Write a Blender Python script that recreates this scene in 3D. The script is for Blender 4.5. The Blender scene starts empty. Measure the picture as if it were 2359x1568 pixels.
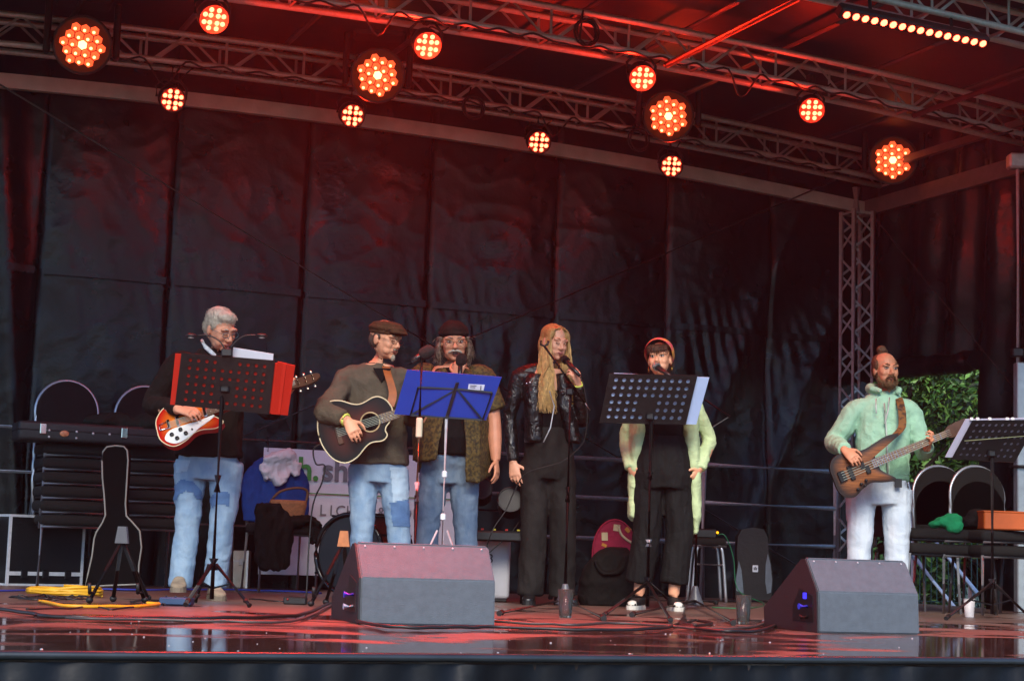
import bpy, bmesh, math, random
from mathutils import Vector as V, Matrix as M, noise
R = math.radians
random.seed(7)
scene = bpy.context.scene
COL = scene.collection

# ------------------------------------------------------------------ camera
PSI, PITCH, ROLL, FPX, CAMZ = R(23.0), R(6.76), R(1.8), 4100.0, 0.34
C = V((0, 0, CAMZ))                       # stage floor is z = 0, ground z = -1.2
FH = V((math.sin(PSI), math.cos(PSI), 0))
FW = FH * math.cos(PITCH) + V((0, 0, math.sin(PITCH)))
R0 = FW.cross(V((0, 0, 1))).normalized(); U0 = R0.cross(FW)
RT = R0 * math.cos(ROLL) + U0 * math.sin(ROLL)
UP = U0 * math.cos(ROLL) - R0 * math.sin(ROLL)
RH = V((math.cos(PSI), -math.sin(PSI), 0))   # horizontal right seen from the audience
Z = V((0, 0, 1))
cd = bpy.data.cameras.new('camera'); cam = bpy.data.objects.new('camera', cd); COL.objects.link(cam)
cd.sensor_width = 36; cd.lens = FPX / 2359 * 36; cd.clip_start = 0.1; cd.clip_end = 400
cam.matrix_world = M(((RT.x, UP.x, -FW.x, C.x), (RT.y, UP.y, -FW.y, C.y), (RT.z, UP.z, -FW.z, C.z), (0, 0, 0, 1)))
scene.camera = cam

# ------------------------------------------------------------------ world, sun, exposure
SUN_EL, SUN_AZ = R(38), R(204)            # low overcast light from behind the photographer
w = bpy.data.worlds.new('World'); scene.world = w; w.use_nodes = True
nt = w.node_tree; nt.nodes.clear()
sky = nt.nodes.new('ShaderNodeTexSky'); sky.sky_type = 'NISHITA'; sky.sun_disc = False
sky.sun_elevation = SUN_EL; sky.sun_rotation = SUN_AZ; sky.dust_density = .6; sky.air_density = 1.3; sky.ozone_density = 3.0
bg = nt.nodes.new('ShaderNodeBackground'); bg.inputs[1].default_value = 0.05
wo = nt.nodes.new('ShaderNodeOutputWorld')
tint = nt.nodes.new('ShaderNodeMixRGB'); tint.blend_type = 'MULTIPLY'; tint.inputs[0].default_value = 1; tint.inputs[2].default_value = (.66, .90, 1.28, 1)
nt.links.new(sky.outputs[0], tint.inputs[1]); nt.links.new(tint.outputs[0], bg.inputs[0]); nt.links.new(bg.outputs[0], wo.inputs[0])
sl = bpy.data.lights.new('sun', 'SUN'); sl.energy = 1.5; sl.angle = R(28); sl.color = (1, .90, .77)
sun = bpy.data.objects.new('sun', sl); COL.objects.link(sun)
sdir = V((math.sin(SUN_AZ) * math.cos(SUN_EL), math.cos(SUN_AZ) * math.cos(SUN_EL), math.sin(SUN_EL)))
sun.rotation_euler = sdir.to_track_quat('Z', 'Y').to_euler()
vs = scene.view_settings
vs.view_transform = 'Standard'; vs.look = 'None'; vs.gamma = 1; vs.use_curve_mapping = False
vs.exposure = 1.95
scene.render.engine = 'CYCLES'
cy = scene.cycles
cy.use_denoising = True; cy.max_bounces = 8; cy.diffuse_bounces = 3; cy.glossy_bounces = 3
cy.transmission_bounces = 6; cy.transparent_max_bounces = 12; cy.volume_bounces = 0
cy.sample_clamp_indirect = 4; cy.caustics_reflective = False; cy.caustics_refractive = False
try: cy.use_light_tree = True
except Exception: pass

# ------------------------------------------------------------------ pixel helpers (picture measured at 2359 x 1568)
def ray(x, y): return FW + RT * ((x - 1179.5) / FPX) + UP * ((784 - y) / FPX)
def H(x, y, hd):                           # point on the ray at horizontal depth hd
    r = ray(x, y); return C + r * (hd / r.dot(FH))
def FL(x, y, z=0.0):                       # where the ray meets height z
    r = ray(x, y); return C + r * ((z - C.z) / r.z)
def WY(x, y, Y):                           # where the ray meets the plane y = Y
    r = ray(x, y); return C + r * ((Y - C.y) / r.y)
def WX(x, y, X):
    r = ray(x, y); return C + r * ((X - C.x) / r.x)
def hd(p): return (p - C).dot(FH)

# ------------------------------------------------------------------ materials
def lin(c):
    if isinstance(c, str):
        c = [int(c[i:i + 2], 16) / 255 for i in (0, 2, 4)]
        c = [x / 12.92 if x <= .04045 else ((x + .055) / 1.055) ** 2.4 for x in c]
    return (c[0], c[1], c[2], 1)
MATS = {}
def pm(name, col, rough=.5, metal=0.0, var=.15, scale=14.0, bump=.0, bscale=120.0, spec=.5, emit=None, es=0.0,
       rvar=.0, sheen=0.0, coat=0.0, col2=None, vscale=None, trans=0.0, ior=1.45, stretch=None, thresh=None, alpha=1.0, fold=0.0, fscale=9.0):
    if name in MATS: return MATS[name]
    m = bpy.data.materials.new(name); m.use_nodes = True; MATS[name] = m
    n = m.node_tree.nodes; l = m.node_tree.links; b = n['Principled BSDF']
    c1 = lin(col); c2 = lin(col2) if col2 else tuple(max(0, x * (1 - var)) for x in c1[:3]) + (1,)
    tc = n.new('ShaderNodeTexCoord'); mp = n.new('ShaderNodeMapping'); l.new(tc.outputs['Object'], mp.inputs[0])
    if stretch: mp.inputs['Scale'].default_value = stretch
    nz = n.new('ShaderNodeTexNoise'); nz.inputs['Scale'].default_value = scale; nz.inputs['Detail'].default_value = 5
    l.new(mp.outputs[0], nz.inputs['Vector'])
    rp = n.new('ShaderNodeValToRGB'); t = thresh or (.32, .68)
    rp.color_ramp.elements[0].position = t[0]; rp.color_ramp.elements[1].position = t[1]
    if not col2:
        c1b = tuple(min(1, x * (1 + var * .6)) for x in c1[:3]) + (1,)
    else: c1b = c1
    rp.color_ramp.elements[0].color = c2; rp.color_ramp.elements[1].color = c1b
    l.new(nz.outputs[0], rp.inputs[0]); l.new(rp.outputs[0], b.inputs['Base Color'])
    b.inputs['Roughness'].default_value = rough; b.inputs['Metallic'].default_value = metal
    b.inputs['Specular IOR Level'].default_value = spec; b.inputs['IOR'].default_value = ior
    b.inputs['Sheen Weight'].default_value = sheen; b.inputs['Coat Weight'].default_value = coat
    b.inputs['Transmission Weight'].default_value = trans; b.inputs['Alpha'].default_value = alpha
    if rvar:
        mr = n.new('ShaderNodeMapRange'); mr.inputs[3].default_value = max(.02, rough - rvar); mr.inputs[4].default_value = min(1, rough + rvar)
        mr.inputs[1].default_value = .3; mr.inputs[2].default_value = .7
        l.new(nz.outputs[0], mr.inputs[0]); l.new(mr.outputs[0], b.inputs['Roughness'])
    if bump:
        nb = n.new('ShaderNodeTexNoise'); nb.inputs['Scale'].default_value = bscale; nb.inputs['Detail'].default_value = 4
        l.new(mp.outputs[0], nb.inputs['Vector'])
        bp = n.new('ShaderNodeBump'); bp.inputs['Strength'].default_value = bump; bp.inputs['Distance'].default_value = .01
        l.new(nb.outputs[0], bp.inputs['Height']); l.new(bp.outputs[0], b.inputs['Normal'])
    if fold:
        nf = n.new('ShaderNodeTexNoise'); nf.inputs['Scale'].default_value = fscale; nf.inputs['Detail'].default_value = 3; nf.inputs['Distortion'].default_value = 1.6
        l.new(tc.outputs['Object'], nf.inputs['Vector'])
        ab = n.new('ShaderNodeMath'); ab.operation = 'SUBTRACT'; ab.inputs[1].default_value = .5; l.new(nf.outputs[0], ab.inputs[0])
        a2 = n.new('ShaderNodeMath'); a2.operation = 'ABSOLUTE'; l.new(ab.outputs[0], a2.inputs[0])
        b2 = n.new('ShaderNodeBump'); b2.inputs['Strength'].default_value = fold; b2.inputs['Distance'].default_value = .05; b2.invert = True
        l.new(a2.outputs[0], b2.inputs['Height'])
        if bump: l.new(bp.outputs[0], b2.inputs['Normal'])
        l.new(b2.outputs[0], b.inputs['Normal'])
    if emit:
        b.inputs['Emission Color'].default_value = lin(emit); b.inputs['Emission Strength'].default_value = es
    return m

# ------------------------------------------------------------------ objects
ORG = {}
PW = {}          # world matrices of parts placed with inst()
def tag(o, label=None, cat=None, group=None, kind=None):
    if label: o['label'] = label
    if cat: o['category'] = cat
    if group: o['group'] = group
    if kind: o['kind'] = kind
    return o
def thing(name, base, label, cat, group=None):
    o = bpy.data.objects.new(name, None); COL.objects.link(o); o.location = base; o.empty_display_size = .1
    ORG[o.name] = V(base); return tag(o, label, cat, group)
def org(o): return ORG.get(o.name, V((0, 0, 0)))
def mesh_obj(name, me, parent=None, base=None, label=None, cat=None, group=None, kind=None):
    """me holds world coordinates; move them to the owner's frame"""
    o = bpy.data.objects.new(name, me); COL.objects.link(o)
    if parent is not None:
        b = org(parent); o.parent = parent
    else:
        if base is None:
            xs = [v.co for v in me.vertices]
            base = V((sum(v.x for v in xs) / len(xs), sum(v.y for v in xs) / len(xs), min(v.z for v in xs)))
        b = V(base); o.location = b
    ORG[o.name] = b
    me.transform(M.Translation(-b))
    return tag(o, label, cat, group, kind)
def inst(name, me, parent, mat4):
    """shared mesh data, mat4 in world space"""
    o = bpy.data.objects.new(name, me); COL.objects.link(o); o.parent = parent
    pw = PW.get(parent.name)
    o.matrix_parent_inverse = pw.inverted() if pw else M.Identity(4)
    if pw: o.matrix_basis = mat4
    else: o.matrix_local = M.Translation(-org(parent)) @ mat4
    ORG[o.name] = org(parent); PW[o.name] = mat4; return o

def frame(d, hint=None):
    d = d.normalized(); h = hint or (Z if abs(d.z) < .9 else V((1, 0, 0)))
    s = d.cross(h)
    if s.length < 1e-6: s = d.cross(V((0, 1, 0)))
    s.normalize(); return s, s.cross(d).normalized()

class MB:
    def __init__(s): s.v = []; s.f = []; s.sm = []
    def add(s, vs, fs, smooth=False):
        o = len(s.v); s.v += [tuple(p) for p in vs]; s.f += [tuple(i + o for i in f) for f in fs]; s.sm += [smooth] * len(fs); return s
    def box(s, c, sx, sy, sz, ax=None):
        """axes ax = (ux,uy,uz), full sizes"""
        ux, uy, uz = ax or (V((1, 0, 0)), V((0, 1, 0)), Z)
        c = V(c); P = []
        for k in (-1, 1):
            for j in (-1, 1):
                for i in (-1, 1): P.append(c + ux * (i * sx / 2) + uy * (j * sy / 2) + uz * (k * sz / 2))
        return s.add(P, [(0, 2, 3, 1), (4, 5, 7, 6), (0, 1, 5, 4), (2, 6, 7, 3), (0, 4, 6, 2), (1, 3, 7, 5)])
    def bbox(s, c, sx, sy, sz, bv=.01, ax=None, seg=1):
        """bevelled box"""
        bm = bmesh.new(); bmesh.ops.create_cube(bm, size=1)
        bmesh.ops.scale(bm, vec=(sx, sy, sz), verts=bm.verts)
        bmesh.ops.bevel(bm, geom=bm.edges[:], offset=bv, segments=seg, affect='EDGES', profile=.5)
        ux, uy, uz = ax or (V((1, 0, 0)), V((0, 1, 0)), Z); c = V(c)
        bm.verts.index_update()
        s.add([c + ux * v.co.x + uy * v.co.y + uz * v.co.z for v in bm.verts], [[v.index for v in f.verts] for f in bm.faces], seg > 1)
        bm.free(); return s
    def tube(s, pts, r, n=8, caps=True, smooth=True, hint=None):
        pts = [V(p) for p in pts]; rs = r if isinstance(r, (list, tuple)) else [r] * len(pts)
        P = []; F = []; prev = None
        for i, p in enumerate(pts):
            d = (pts[min(i + 1, len(pts) - 1)] - pts[max(i - 1, 0)])
            if d.length < 1e-9: d = V((0, 0, 1))
            d.normalize()
            if prev is None: a, b = frame(d, hint)
            else:
                a = prev - d * prev.dot(d)
                a = a.normalized() if a.length > 1e-6 else frame(d)[0]
                b = a.cross(d).normalized() * -1
                b = d.cross(a)
            prev = a
            for k in range(n):
                t = 2 * math.pi * k / n; P.append(p + a * (rs[i] * math.cos(t)) + b * (rs[i] * math.sin(t)))
        for i in range(len(pts) - 1):
            for k in range(n):
                k2 = (k + 1) % n; F.append((i * n + k, i * n + k2, (i + 1) * n + k2, (i + 1) * n + k))
        s.add(P, F, smooth)
        if caps:
            o = len(s.v) - len(P); s.f.append(tuple(o + k for k in range(n))[::-1]); s.sm.append(False)
            s.f.append(tuple(o + (len(pts) - 1) * n + k for k in range(n))); s.sm.append(False)
        return s
    def cyl(s, a, b, r, r2=None, n=10): return s.tube([a, b], [r, r if r2 is None else r2], n)
    def rings(s, rg, n=16, caps=True, smooth=True, power=2.0):
        """rg: (center, a_vec, b_vec) elliptical / superelliptical sections"""
        P = []; F = []
        for c, a, b in rg:
            for k in range(n):
                t = 2 * math.pi * k / n; ct, st = math.cos(t), math.sin(t)
                if power != 2.0:
                    ct = math.copysign(abs(ct) ** (2 / power), ct); st = math.copysign(abs(st) ** (2 / power), st)
                P.append(V(c) + V(a) * ct + V(b) * st)
        for i in range(len(rg) - 1):
            for k in range(n):
                k2 = (k + 1) % n; F.append((i * n + k, i * n + k2, (i + 1) * n + k2, (i + 1) * n + k))
        if caps:
            F.append(tuple(range(n))[::-1]); F.append(tuple((len(rg) - 1) * n + k for k in range(n)))
        return s.add(P, F, smooth)
    def ball(s, c, r, ax=None, n=12, m=8, smooth=True):
        rx, ry, rz = r if isinstance(r, (tuple, list)) else (r, r, r)
        ux, uy, uz = ax or (V((1, 0, 0)), V((0, 1, 0)), Z); c = V(c); P = [c - uz * rz]; F = []
        for j in range(1, m):
            ph = -math.pi / 2 + math.pi * j / m
            for k in range(n):
                t = 2 * math.pi * k / n
                P.append(c + ux * (rx * math.cos(ph) * math.cos(t)) + uy * (ry * math.cos(ph) * math.sin(t)) + uz * (rz * math.sin(ph)))
        P.append(c + uz * rz); L = len(P) - 1
        for k in range(n):
            F.append((0, 1 + (k + 1) % n, 1 + k)); F.append((L, L - n + k, L - n + (k + 1) % n))
        for j in range(m - 2):
            for k in range(n):
                a = 1 + j * n + k; b2 = 1 + j * n + (k + 1) % n; F.append((a, b2, b2 + n, a + n))
        return s.add(P, F, smooth)
    def prism(s, poly, o, ua, ub, un, t0, t1, smooth=False):
        """2D polygon (a,b) extruded along un from t0 to t1"""
        n = len(poly); o = V(o)
        P = [o + ua * a + ub * b + un * t0 for a, b in poly] + [o + ua * a + ub * b + un * t1 for a, b in poly]
        F = [tuple(range(n))[::-1], tuple(range(n, 2 * n))] + [(k, (k + 1) % n, n + (k + 1) % n, n + k) for k in range(n)]
        s.add(P, F, False)
        return s
    def lathe(s, prof, o, axis=Z, n=16, smooth=True, caps=True):
        a, b = frame(axis); axis = axis.normalized()
        return s.rings([(V(o) + axis * h, a * max(r, 1e-4), b * max(r, 1e-4)) for r, h in prof], n, caps, smooth)
    def mesh(s, name='m', mat=None):
        me = bpy.data.meshes.new(name); me.from_pydata(s.v, [], s.f); 
        me.polygons.foreach_set('use_smooth', s.sm)
        if mat: me.materials.append(mat)
        me.update(); return me
    def build(s, name, mat, parent=None, fixn=True, **k):
        me = s.mesh(name, mat)
        if fixn:
            bm = bmesh.new(); bm.from_mesh(me); bmesh.ops.recalc_face_normals(bm, faces=bm.faces); bm.to_mesh(me); bm.free()
        return mesh_obj(name, me, parent, **k)

def align(a, b, r):
    """matrix that puts the unit cylinder (z 0..1, radius 1) between a and b"""
    a, b = V(a), V(b); d = b - a; s, u = frame(d); L = d.length; d = d.normalized()
    return M(((s.x * r, u.x * r, d.x * L, a.x), (s.y * r, u.y * r, d.y * L, a.y), (s.z * r, u.z * r, d.z * L, a.z), (0, 0, 0, 1)))
_ucyl = {}
def ucyl(mat, n=6):
    k = (mat.name, n)
    if k not in _ucyl: _ucyl[k] = MB().cyl((0, 0, 0), (0, 0, 1), 1, n=n).mesh('rod', mat)
    return _ucyl[k]
def rod(name, a, b, r, mat, parent, n=6): return inst(name, ucyl(mat, n), parent, align(a, b, r))
def bez(p0, p1, p2, p3, n=12):
    return [V(p0) * (1 - t) ** 3 + V(p1) * 3 * t * (1 - t) ** 2 + V(p2) * 3 * t * t * (1 - t) + V(p3) * t ** 3 for t in [i / n for i in range(n + 1)]]
def smooth_path(pts, n=6):
    """Catmull-Rom through the points"""
    pts = [V(p) for p in pts]; out = []
    for i in range(len(pts) - 1):
        p0, p1, p2, p3 = pts[max(i - 1, 0)], pts[i], pts[i + 1], pts[min(i + 2, len(pts) - 1)]
        for k in range(n):
            t = k / n
            out.append(.5 * ((2 * p1) + (p2 - p0) * t + (2 * p0 - 5 * p1 + 4 * p2 - p3) * t * t + (3 * p1 - p0 - 3 * p2 + p3) * t ** 3))
    out.append(pts[-1]); return out
def text_mesh(body, size, mat, ext=.001, font_bold=False, sx=1.0):
    cu = bpy.data.curves.new('t', 'FONT'); cu.body = body; cu.size = size; cu.extrude = ext; cu.align_x = 'LEFT'; cu.resolution_u = 3
    if font_bold: cu.offset = size * .025
    o = bpy.data.objects.new('t', cu); COL.objects.link(o)
    bpy.context.view_layer.update()
    me = bpy.data.meshes.new_from_object(o.evaluated_get(bpy.context.evaluated_depsgraph_get()))
    bpy.data.objects.remove(o); bpy.data.curves.remove(cu)
    me.materials.clear(); me.materials.append(mat); return me
def place_text(name, me, parent, o, ua, ub):
    """world placement: text x along ua, y along ub"""
    un = ua.cross(ub).normalized()
    me.transform(M(((ua.x, ub.x, un.x, o.x), (ua.y, ub.y, un.y, o.y), (ua.z, ub.z, un.z, o.z), (0, 0, 0, 1))))
    return mesh_obj(name, me, parent)
# ================================================================== SETTING
WALL_Y, SIDE_X, EDGE_Y, LEFT_X = 13.6, 9.25, 5.56, -1.0
def arch(X): return -.0078 * (X - 4.0) ** 2
def nz(x, y, z=0.0): return noise.noise(V((x, y, z)))
def fbm(x, y, z=0.0, o=4): return noise.fractal(V((x, y, z)), 1.0, 2.0, o)

gm = pm('grass_ground', '2b3a1c', rough=.95, var=.5, scale=3, bump=.6, bscale=30)
MB().add([(-150, -150, -1.2), (170, -150, -1.2), (170, 170, -1.2), (-150, 170, -1.2)], [(0, 1, 2, 3)]).build('ground', gm, kind='structure', base=(0, 0, -1.2))

def floor_mat():
    m = bpy.data.materials.new('wet_plywood'); m.use_nodes = True
    n = m.node_tree.nodes; l = m.node_tree.links; b = n['Principled BSDF']
    tc = n.new('ShaderNodeTexCoord')
    def tex(sc, det, stretch=(1, 1, 1), dist=0):
        mp = n.new('ShaderNodeMapping'); mp.inputs['Scale'].default_value = stretch; l.new(tc.outputs['Object'], mp.inputs[0])
        t = n.new('ShaderNodeTexNoise'); t.inputs['Scale'].default_value = sc; t.inputs['Detail'].default_value = det
        t.inputs['Distortion'].default_value = dist; l.new(mp.outputs[0], t.inputs['Vector']); return t.outputs[0]
    grain = tex(9, 6, (1, 6, 1)); blot = tex(1.4, 5); wet = tex(1.5, 9, (.8, 1.0, 1), 1.0); fine = tex(60, 3)
    rp = n.new('ShaderNodeValToRGB'); l.new(grain, rp.inputs[0])
    rp.color_ramp.elements[0].position = .3; rp.color_ramp.elements[1].position = .72
    rp.color_ramp.elements[0].color = lin('54403a'); rp.color_ramp.elements[1].color = lin('84695c')
    mx = n.new('ShaderNodeMixRGB'); mx.blend_type = 'MULTIPLY'; mx.inputs[0].default_value = .6
    r2 = n.new('ShaderNodeValToRGB'); r2.color_ramp.elements[0].position = .35; r2.color_ramp.elements[1].position = .65
    r2.color_ramp.elements[0].color = (.45, .42, .42, 1); r2.color_ramp.elements[1].color = (1, 1, 1, 1)
    l.new(blot, r2.inputs[0]); l.new(rp.outputs[0], mx.inputs[1]); l.new(r2.outputs[0], mx.inputs[2])
    # water: more of it towards the open front of the stage
    sp = n.new('ShaderNodeSeparateXYZ'); l.new(tc.outputs['Object'], sp.inputs[0])
    fr = n.new('ShaderNodeMapRange'); l.new(sp.outputs[1], fr.inputs[0])
    fr.inputs[1].default_value = EDGE_Y; fr.inputs[2].default_value = EDGE_Y + 4.2; fr.inputs[3].default_value = .22; fr.inputs[4].default_value = -.05
    ad = n.new('ShaderNodeMath'); l.new(wet, ad.inputs[0]); l.new(fr.outputs[0], ad.inputs[1])
    pd = n.new('ShaderNodeMapRange'); pd.interpolation_type = 'SMOOTHSTEP'; l.new(ad.outputs[0], pd.inputs[0])
    pd.inputs[1].default_value = .50; pd.inputs[2].default_value = .66
    rg = n.new('ShaderNodeMapRange'); l.new(pd.outputs[0], rg.inputs[0]); rg.inputs[3].default_value = .40; rg.inputs[4].default_value = .06
    l.new(rg.outputs[0], b.inputs['Roughness'])
    dk = n.new('ShaderNodeMixRGB'); dk.blend_type = 'MULTIPLY'; l.new(pd.outputs[0], dk.inputs[0]); l.new(mx.outputs[0], dk.inputs[1]); dk.inputs[2].default_value = (.38, .36, .36, 1)
    l.new(dk.outputs[0], b.inputs['Base Color'])
    bp = n.new('ShaderNodeBump'); bp.inputs['Strength'].default_value = .25; bp.inputs['Distance'].default_value = .004
    inv = n.new('ShaderNodeMath'); inv.operation = 'SUBTRACT'; inv.inputs[0].default_value = 1; l.new(pd.outputs[0], inv.inputs[1])
    hh = n.new('ShaderNodeMath'); hh.operation = 'MULTIPLY'; l.new(fine, hh.inputs[0]); l.new(inv.outputs[0], hh.inputs[1])
    l.new(hh.outputs[0], bp.inputs['Height']); l.new(bp.outputs[0], b.inputs['Normal'])
    return m
FLOORM = floor_mat()
deck = MB().box(((LEFT_X + SIDE_X + .3) / 2, (EDGE_Y + .02 + WALL_Y + .3) / 2, -.06), SIDE_X + .3 - LEFT_X, WALL_Y + .28 - EDGE_Y, .12)\
    .build('stage_floor', FLOORM, kind='structure', base=(0, 0, 0))
alu = pm('aluminium', 'd3d6da', rough=.36, metal=.3, var=.12, scale=30, rvar=.08)
alu_d = pm('dull_aluminium', 'b6b9be', rough=.42, metal=.3, var=.2, scale=20, rvar=.1)
blackmet = pm('black_metal', '0d0d0f', rough=.42, metal=0, var=.3, scale=40, spec=.4)
blackpl = pm('black_plastic', '0c0c0d', rough=.5, var=.3, scale=60, bump=.1, bscale=300)
# rounded front edge profile of the deck
edgem = pm('edge_rubber', '22272d', rough=.35, var=.3, scale=6, spec=.6)
MB().tube([(X, EDGE_Y - .005 + .004 * nz(X * .8, 3), -.014) for X in [LEFT_X + i * .25 for i in range(43)]], .014, 10)\
    .build('stage_edge_trim', edgem, label='dark rounded edge trim running along the front of the stage', cat='edge trim')

# ---- black tarpaulin: back wall, side wall, skirt, roof
def tarp_mat(name, col, rough, bs=18):
    return pm(name, col, rough=rough, var=.35, scale=2.2, bump=.3, bscale=bs, spec=.27, rvar=.08)
TARP = tarp_mat('black_tarpaulin', '08090b', .3)
TARP2 = tarp_mat('black_skirt', '0a0d12', .40, 10)
HEM = 2.33
def relief(X, z):
    d = .010 * fbm(X * 1.1, z * .6, 1.3, 3)
    # crumples: ridged
    r1 = 1 - abs(nz(X * 2.1 + .6 * nz(z, X), z * 2.6, 5)) * 2.2
    d += .005 * max(0, r1) ** 5
    r2 = 1 - abs(nz(X * 5.5 + 1.2 * nz(z * 2, X), z * 3.1, 9)) * 2.4
    d += .0045 * max(0, r2) ** 3
    # gathers hanging from and standing over the stitched hem
    a = z - HEM
    env = math.exp(-(a / .55) ** 2) if a < 0 else math.exp(-(a / .22) ** 2)
    gt = math.sin(2 * math.pi * (X + .16 * nz(X * 1.3, 2) + a * .22) / .115 + 4 * nz(X * 1.7, z * 1.2))
    d += env * .007 * max(0, .35 + 1.6 * nz(X * 1.1, 7, z * .3)) * gt
    # long drapes under the hem
    if a < .1:
        dr = math.sin(2 * math.pi * (X + .10 * z + .3 * nz(X * .9, z * .3, 3)) / .30 + 3.5 * nz(X * .9, z * .6))
        d += .006 * min(1, (.1 - a) / .5) * dr * (.4 + abs(nz(X * .8, 3, z * .5)) * 2)
    if X < 2.4:
        u = X + .10 * (z - 1.6)
        d += .07 * math.exp(-((u - 1.72) / .10) ** 2) - .04 * math.exp(-((u - 1.95) / .10) ** 2)
    # strong slanted pulls towards the right hand corner
    if X > 6.3:
        k = min(1, (X - 6.3) / 1.0)
        u = X - .42 * (z - 1.2)
        d += k * .055 * (math.exp(-((u - 7.55) / .13) ** 2) + .7 * math.exp(-((u - 8.35) / .10) ** 2) - .5 * math.exp(-((u - 7.95) / .2) ** 2))
    return d
def tarp_panel(parent, x0, x1, z0, z1, Y, mat, step=.028, name='tarp_panel', inset=0):
    nx = max(6, int((x1 - x0) / step)); nzz = max(6, int((z1 - z0) / step)); P = []; F = []
    for j in range(nzz + 1):
        for i in range(nx + 1):
            u = i / nx; X = x0 + (x1 - x0) * u; z = z0 + (z1 - z0) * j / nzz
            e = min(u, 1 - u) * (x1 - x0)
            d = relief(X, z) + .03 * math.sin(math.pi * u)
            # each panel folds back into the seam
            d -= .035 * math.exp(-(e / .016) ** 2)
            P.append((X + .012 * nz(z * 1.3, 5), Y - d, z))
    for j in range(nzz):
        for i in range(nx):
            a = j * (nx + 1) + i; F.append((a, a + 1, a + nx + 2, a + nx + 1))
    b = MB(); b.add(P, F, True); return b.build(name, mat, parent, fixn=False)
seam_px = [(90, 600), (392, 600), (700, 640), (987, 660), (1278, 680), (1535, 700), (1772, 720)]
seams = [WY(x, y, WALL_Y).x for x, y in seam_px]
seams = [LEFT_X, -.1, seams[0] - 1.05] + seams + [SIDE_X]
wall = thing('tarpaulin_wall', (4, WALL_Y, 0), 'crumpled black tarpaulin closing the back of the stage', 'tarpaulin')
for a, b in zip(seams[:-1], seams[1:]):
    tarp_panel(wall, a - .004, b + .004, 0, 4.32 + min(arch(a), arch(b)), WALL_Y, TARP)
MB().box(((LEFT_X + SIDE_X) / 2, WALL_Y + .13, 2.1), SIDE_X - LEFT_X + .3, .02, 4.2).build('added_backing_sheet', TARP, wall)  # unseen sheet added behind the panels to block sky at the seams
# stitched hem band across the panels
hem = MB()
for a, b in zip(seams[:-1], seams[1:]):
    n = 24; P = []; F = []
    for i in range(n + 1):
        X = a + .03 + (b - a - .06) * i / n; d = relief(X, HEM) * .6 + .03 * math.sin(math.pi * i / n) + .03
        P += [(X, WALL_Y - d, HEM - .028), (X, WALL_Y - d, HEM + .028)]
    F = [(2 * i, 2 * i + 2, 2 * i + 3, 2 * i + 1) for i in range(n)]
    hem.add(P, F, True)
hem.build('hem_band', TARP, wall, fixn=False)

# right side wall with the raised opening
op_edge = WX(2262, 1000, SIDE_X).y; op_top = WX(2200, 828, SIDE_X).z
side = thing('side_tarpaulin', (SIDE_X, 9, 0), 'black tarpaulin on the right side of the stage, raised to leave an opening', 'tarpaulin')
def side_panel(y0, y1, z0, z1, drop=None):
    ny = int((y1 - y0) / .05); nn = int((z1 - z0) / .05); P = []; F = []
    for j in range(nn + 1):
        for i in range(ny + 1):
            y = y0 + (y1 - y0) * i / ny; z = z0 + (z1 - z0) * j / nn
            if drop: z = z0 + drop * nz(y * 1.6, 4) * (1 - j / nn) + (z1 - z0) * j / nn
            d = .05 * math.sin(2 * math.pi * (y + .15 * z + .2 * nz(y, z * .4)) / .5) + .04 * fbm(y * 1.3, z, 2)
            P.append((SIDE_X - d, y, z))
    for j in range(nn):
        for i in range(ny):
            a = j * (ny + 1) + i; F.append((a, a + 1, a + ny + 2, a + ny + 1))
    MB().add(P, F, True).build('tarp_panel', TARP, side, fixn=False)
side_panel(8.2, op_edge, 0, 4.08)
side_panel(op_edge, WALL_Y + .1, op_top, 4.08, .12)
rl = MB()
rl.tube([(SIDE_X - .05 + .02 * nz(y, 1), y, op_top - .03 + .09 * nz(y * 1.6, 4)) for y in [op_edge + (WALL_Y - op_edge) * i / 20 for i in range(21)]], [.09 + .03 * nz(i * .7, 2) for i in range(21)], 8)
rl.build('rolled_flap', TARP, side)

# front skirt
sk = MB(); P = []; F = []; nx, nn = 340, 24
for j in range(nn + 1):
    for i in range(nx + 1):
        X = LEFT_X + 10.5 * i / nx; t = j / nn; z = -.035 - 1.165 * t
        d = .012 * math.sin(2 * math.pi * (X + .08 * nz(X, 1)) / .16) * math.exp(-t / .09) + (.02 + .05 * t) * max(0, 1 - 2.3 * abs(nz(X * 1.7 + 1.4 * t, t * 2.2 + X * .5, 4))) ** 2
        d += .03 * t * nz(X * 1.2, t * 1.5, 8)
        P.append((X, EDGE_Y + .01 - d, z))
for j in range(nn):
    for i in range(nx):
        a = j * (nx + 1) + i; F.append((a, a + 1, a + nx + 2, a + nx + 1))
sk.add(P, F, True).build('stage_skirt', TARP2, fixn=False, label='black plastic skirt hanging below the front edge of the stage', cat='skirt')

# roof skin and roof structure
ROOF = pm('roof_membrane', '1d1a1c', rough=.55, var=.3, scale=2, bump=.3, bscale=6)
ROOF_Y = 7.3
ZT = 3.93                                       # lower chord height at the crown
rf = MB(); P = []; F = []; nx, ny = 30, 12
for j in range(ny + 1):
    for i in range(nx + 1):
        X = LEFT_X - .1 + 10.45 * i / nx; Y = ROOF_Y + (13.8 - ROOF_Y) * j / ny
        P.append((X, Y, ZT + .36 + arch(X) + .012 * math.sin(i * 2.1) + .02 * nz(X, Y)))
for j in range(ny):
    for i in range(nx):
        a = j * (nx + 1) + i; F.append((a, a + 1, a + nx + 2, a + nx + 1))
rf.add(P, F, True).build('roof_membrane', ROOF, fixn=False, label='dark roof membrane stretched over the stage trusses', cat='roof')

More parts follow.
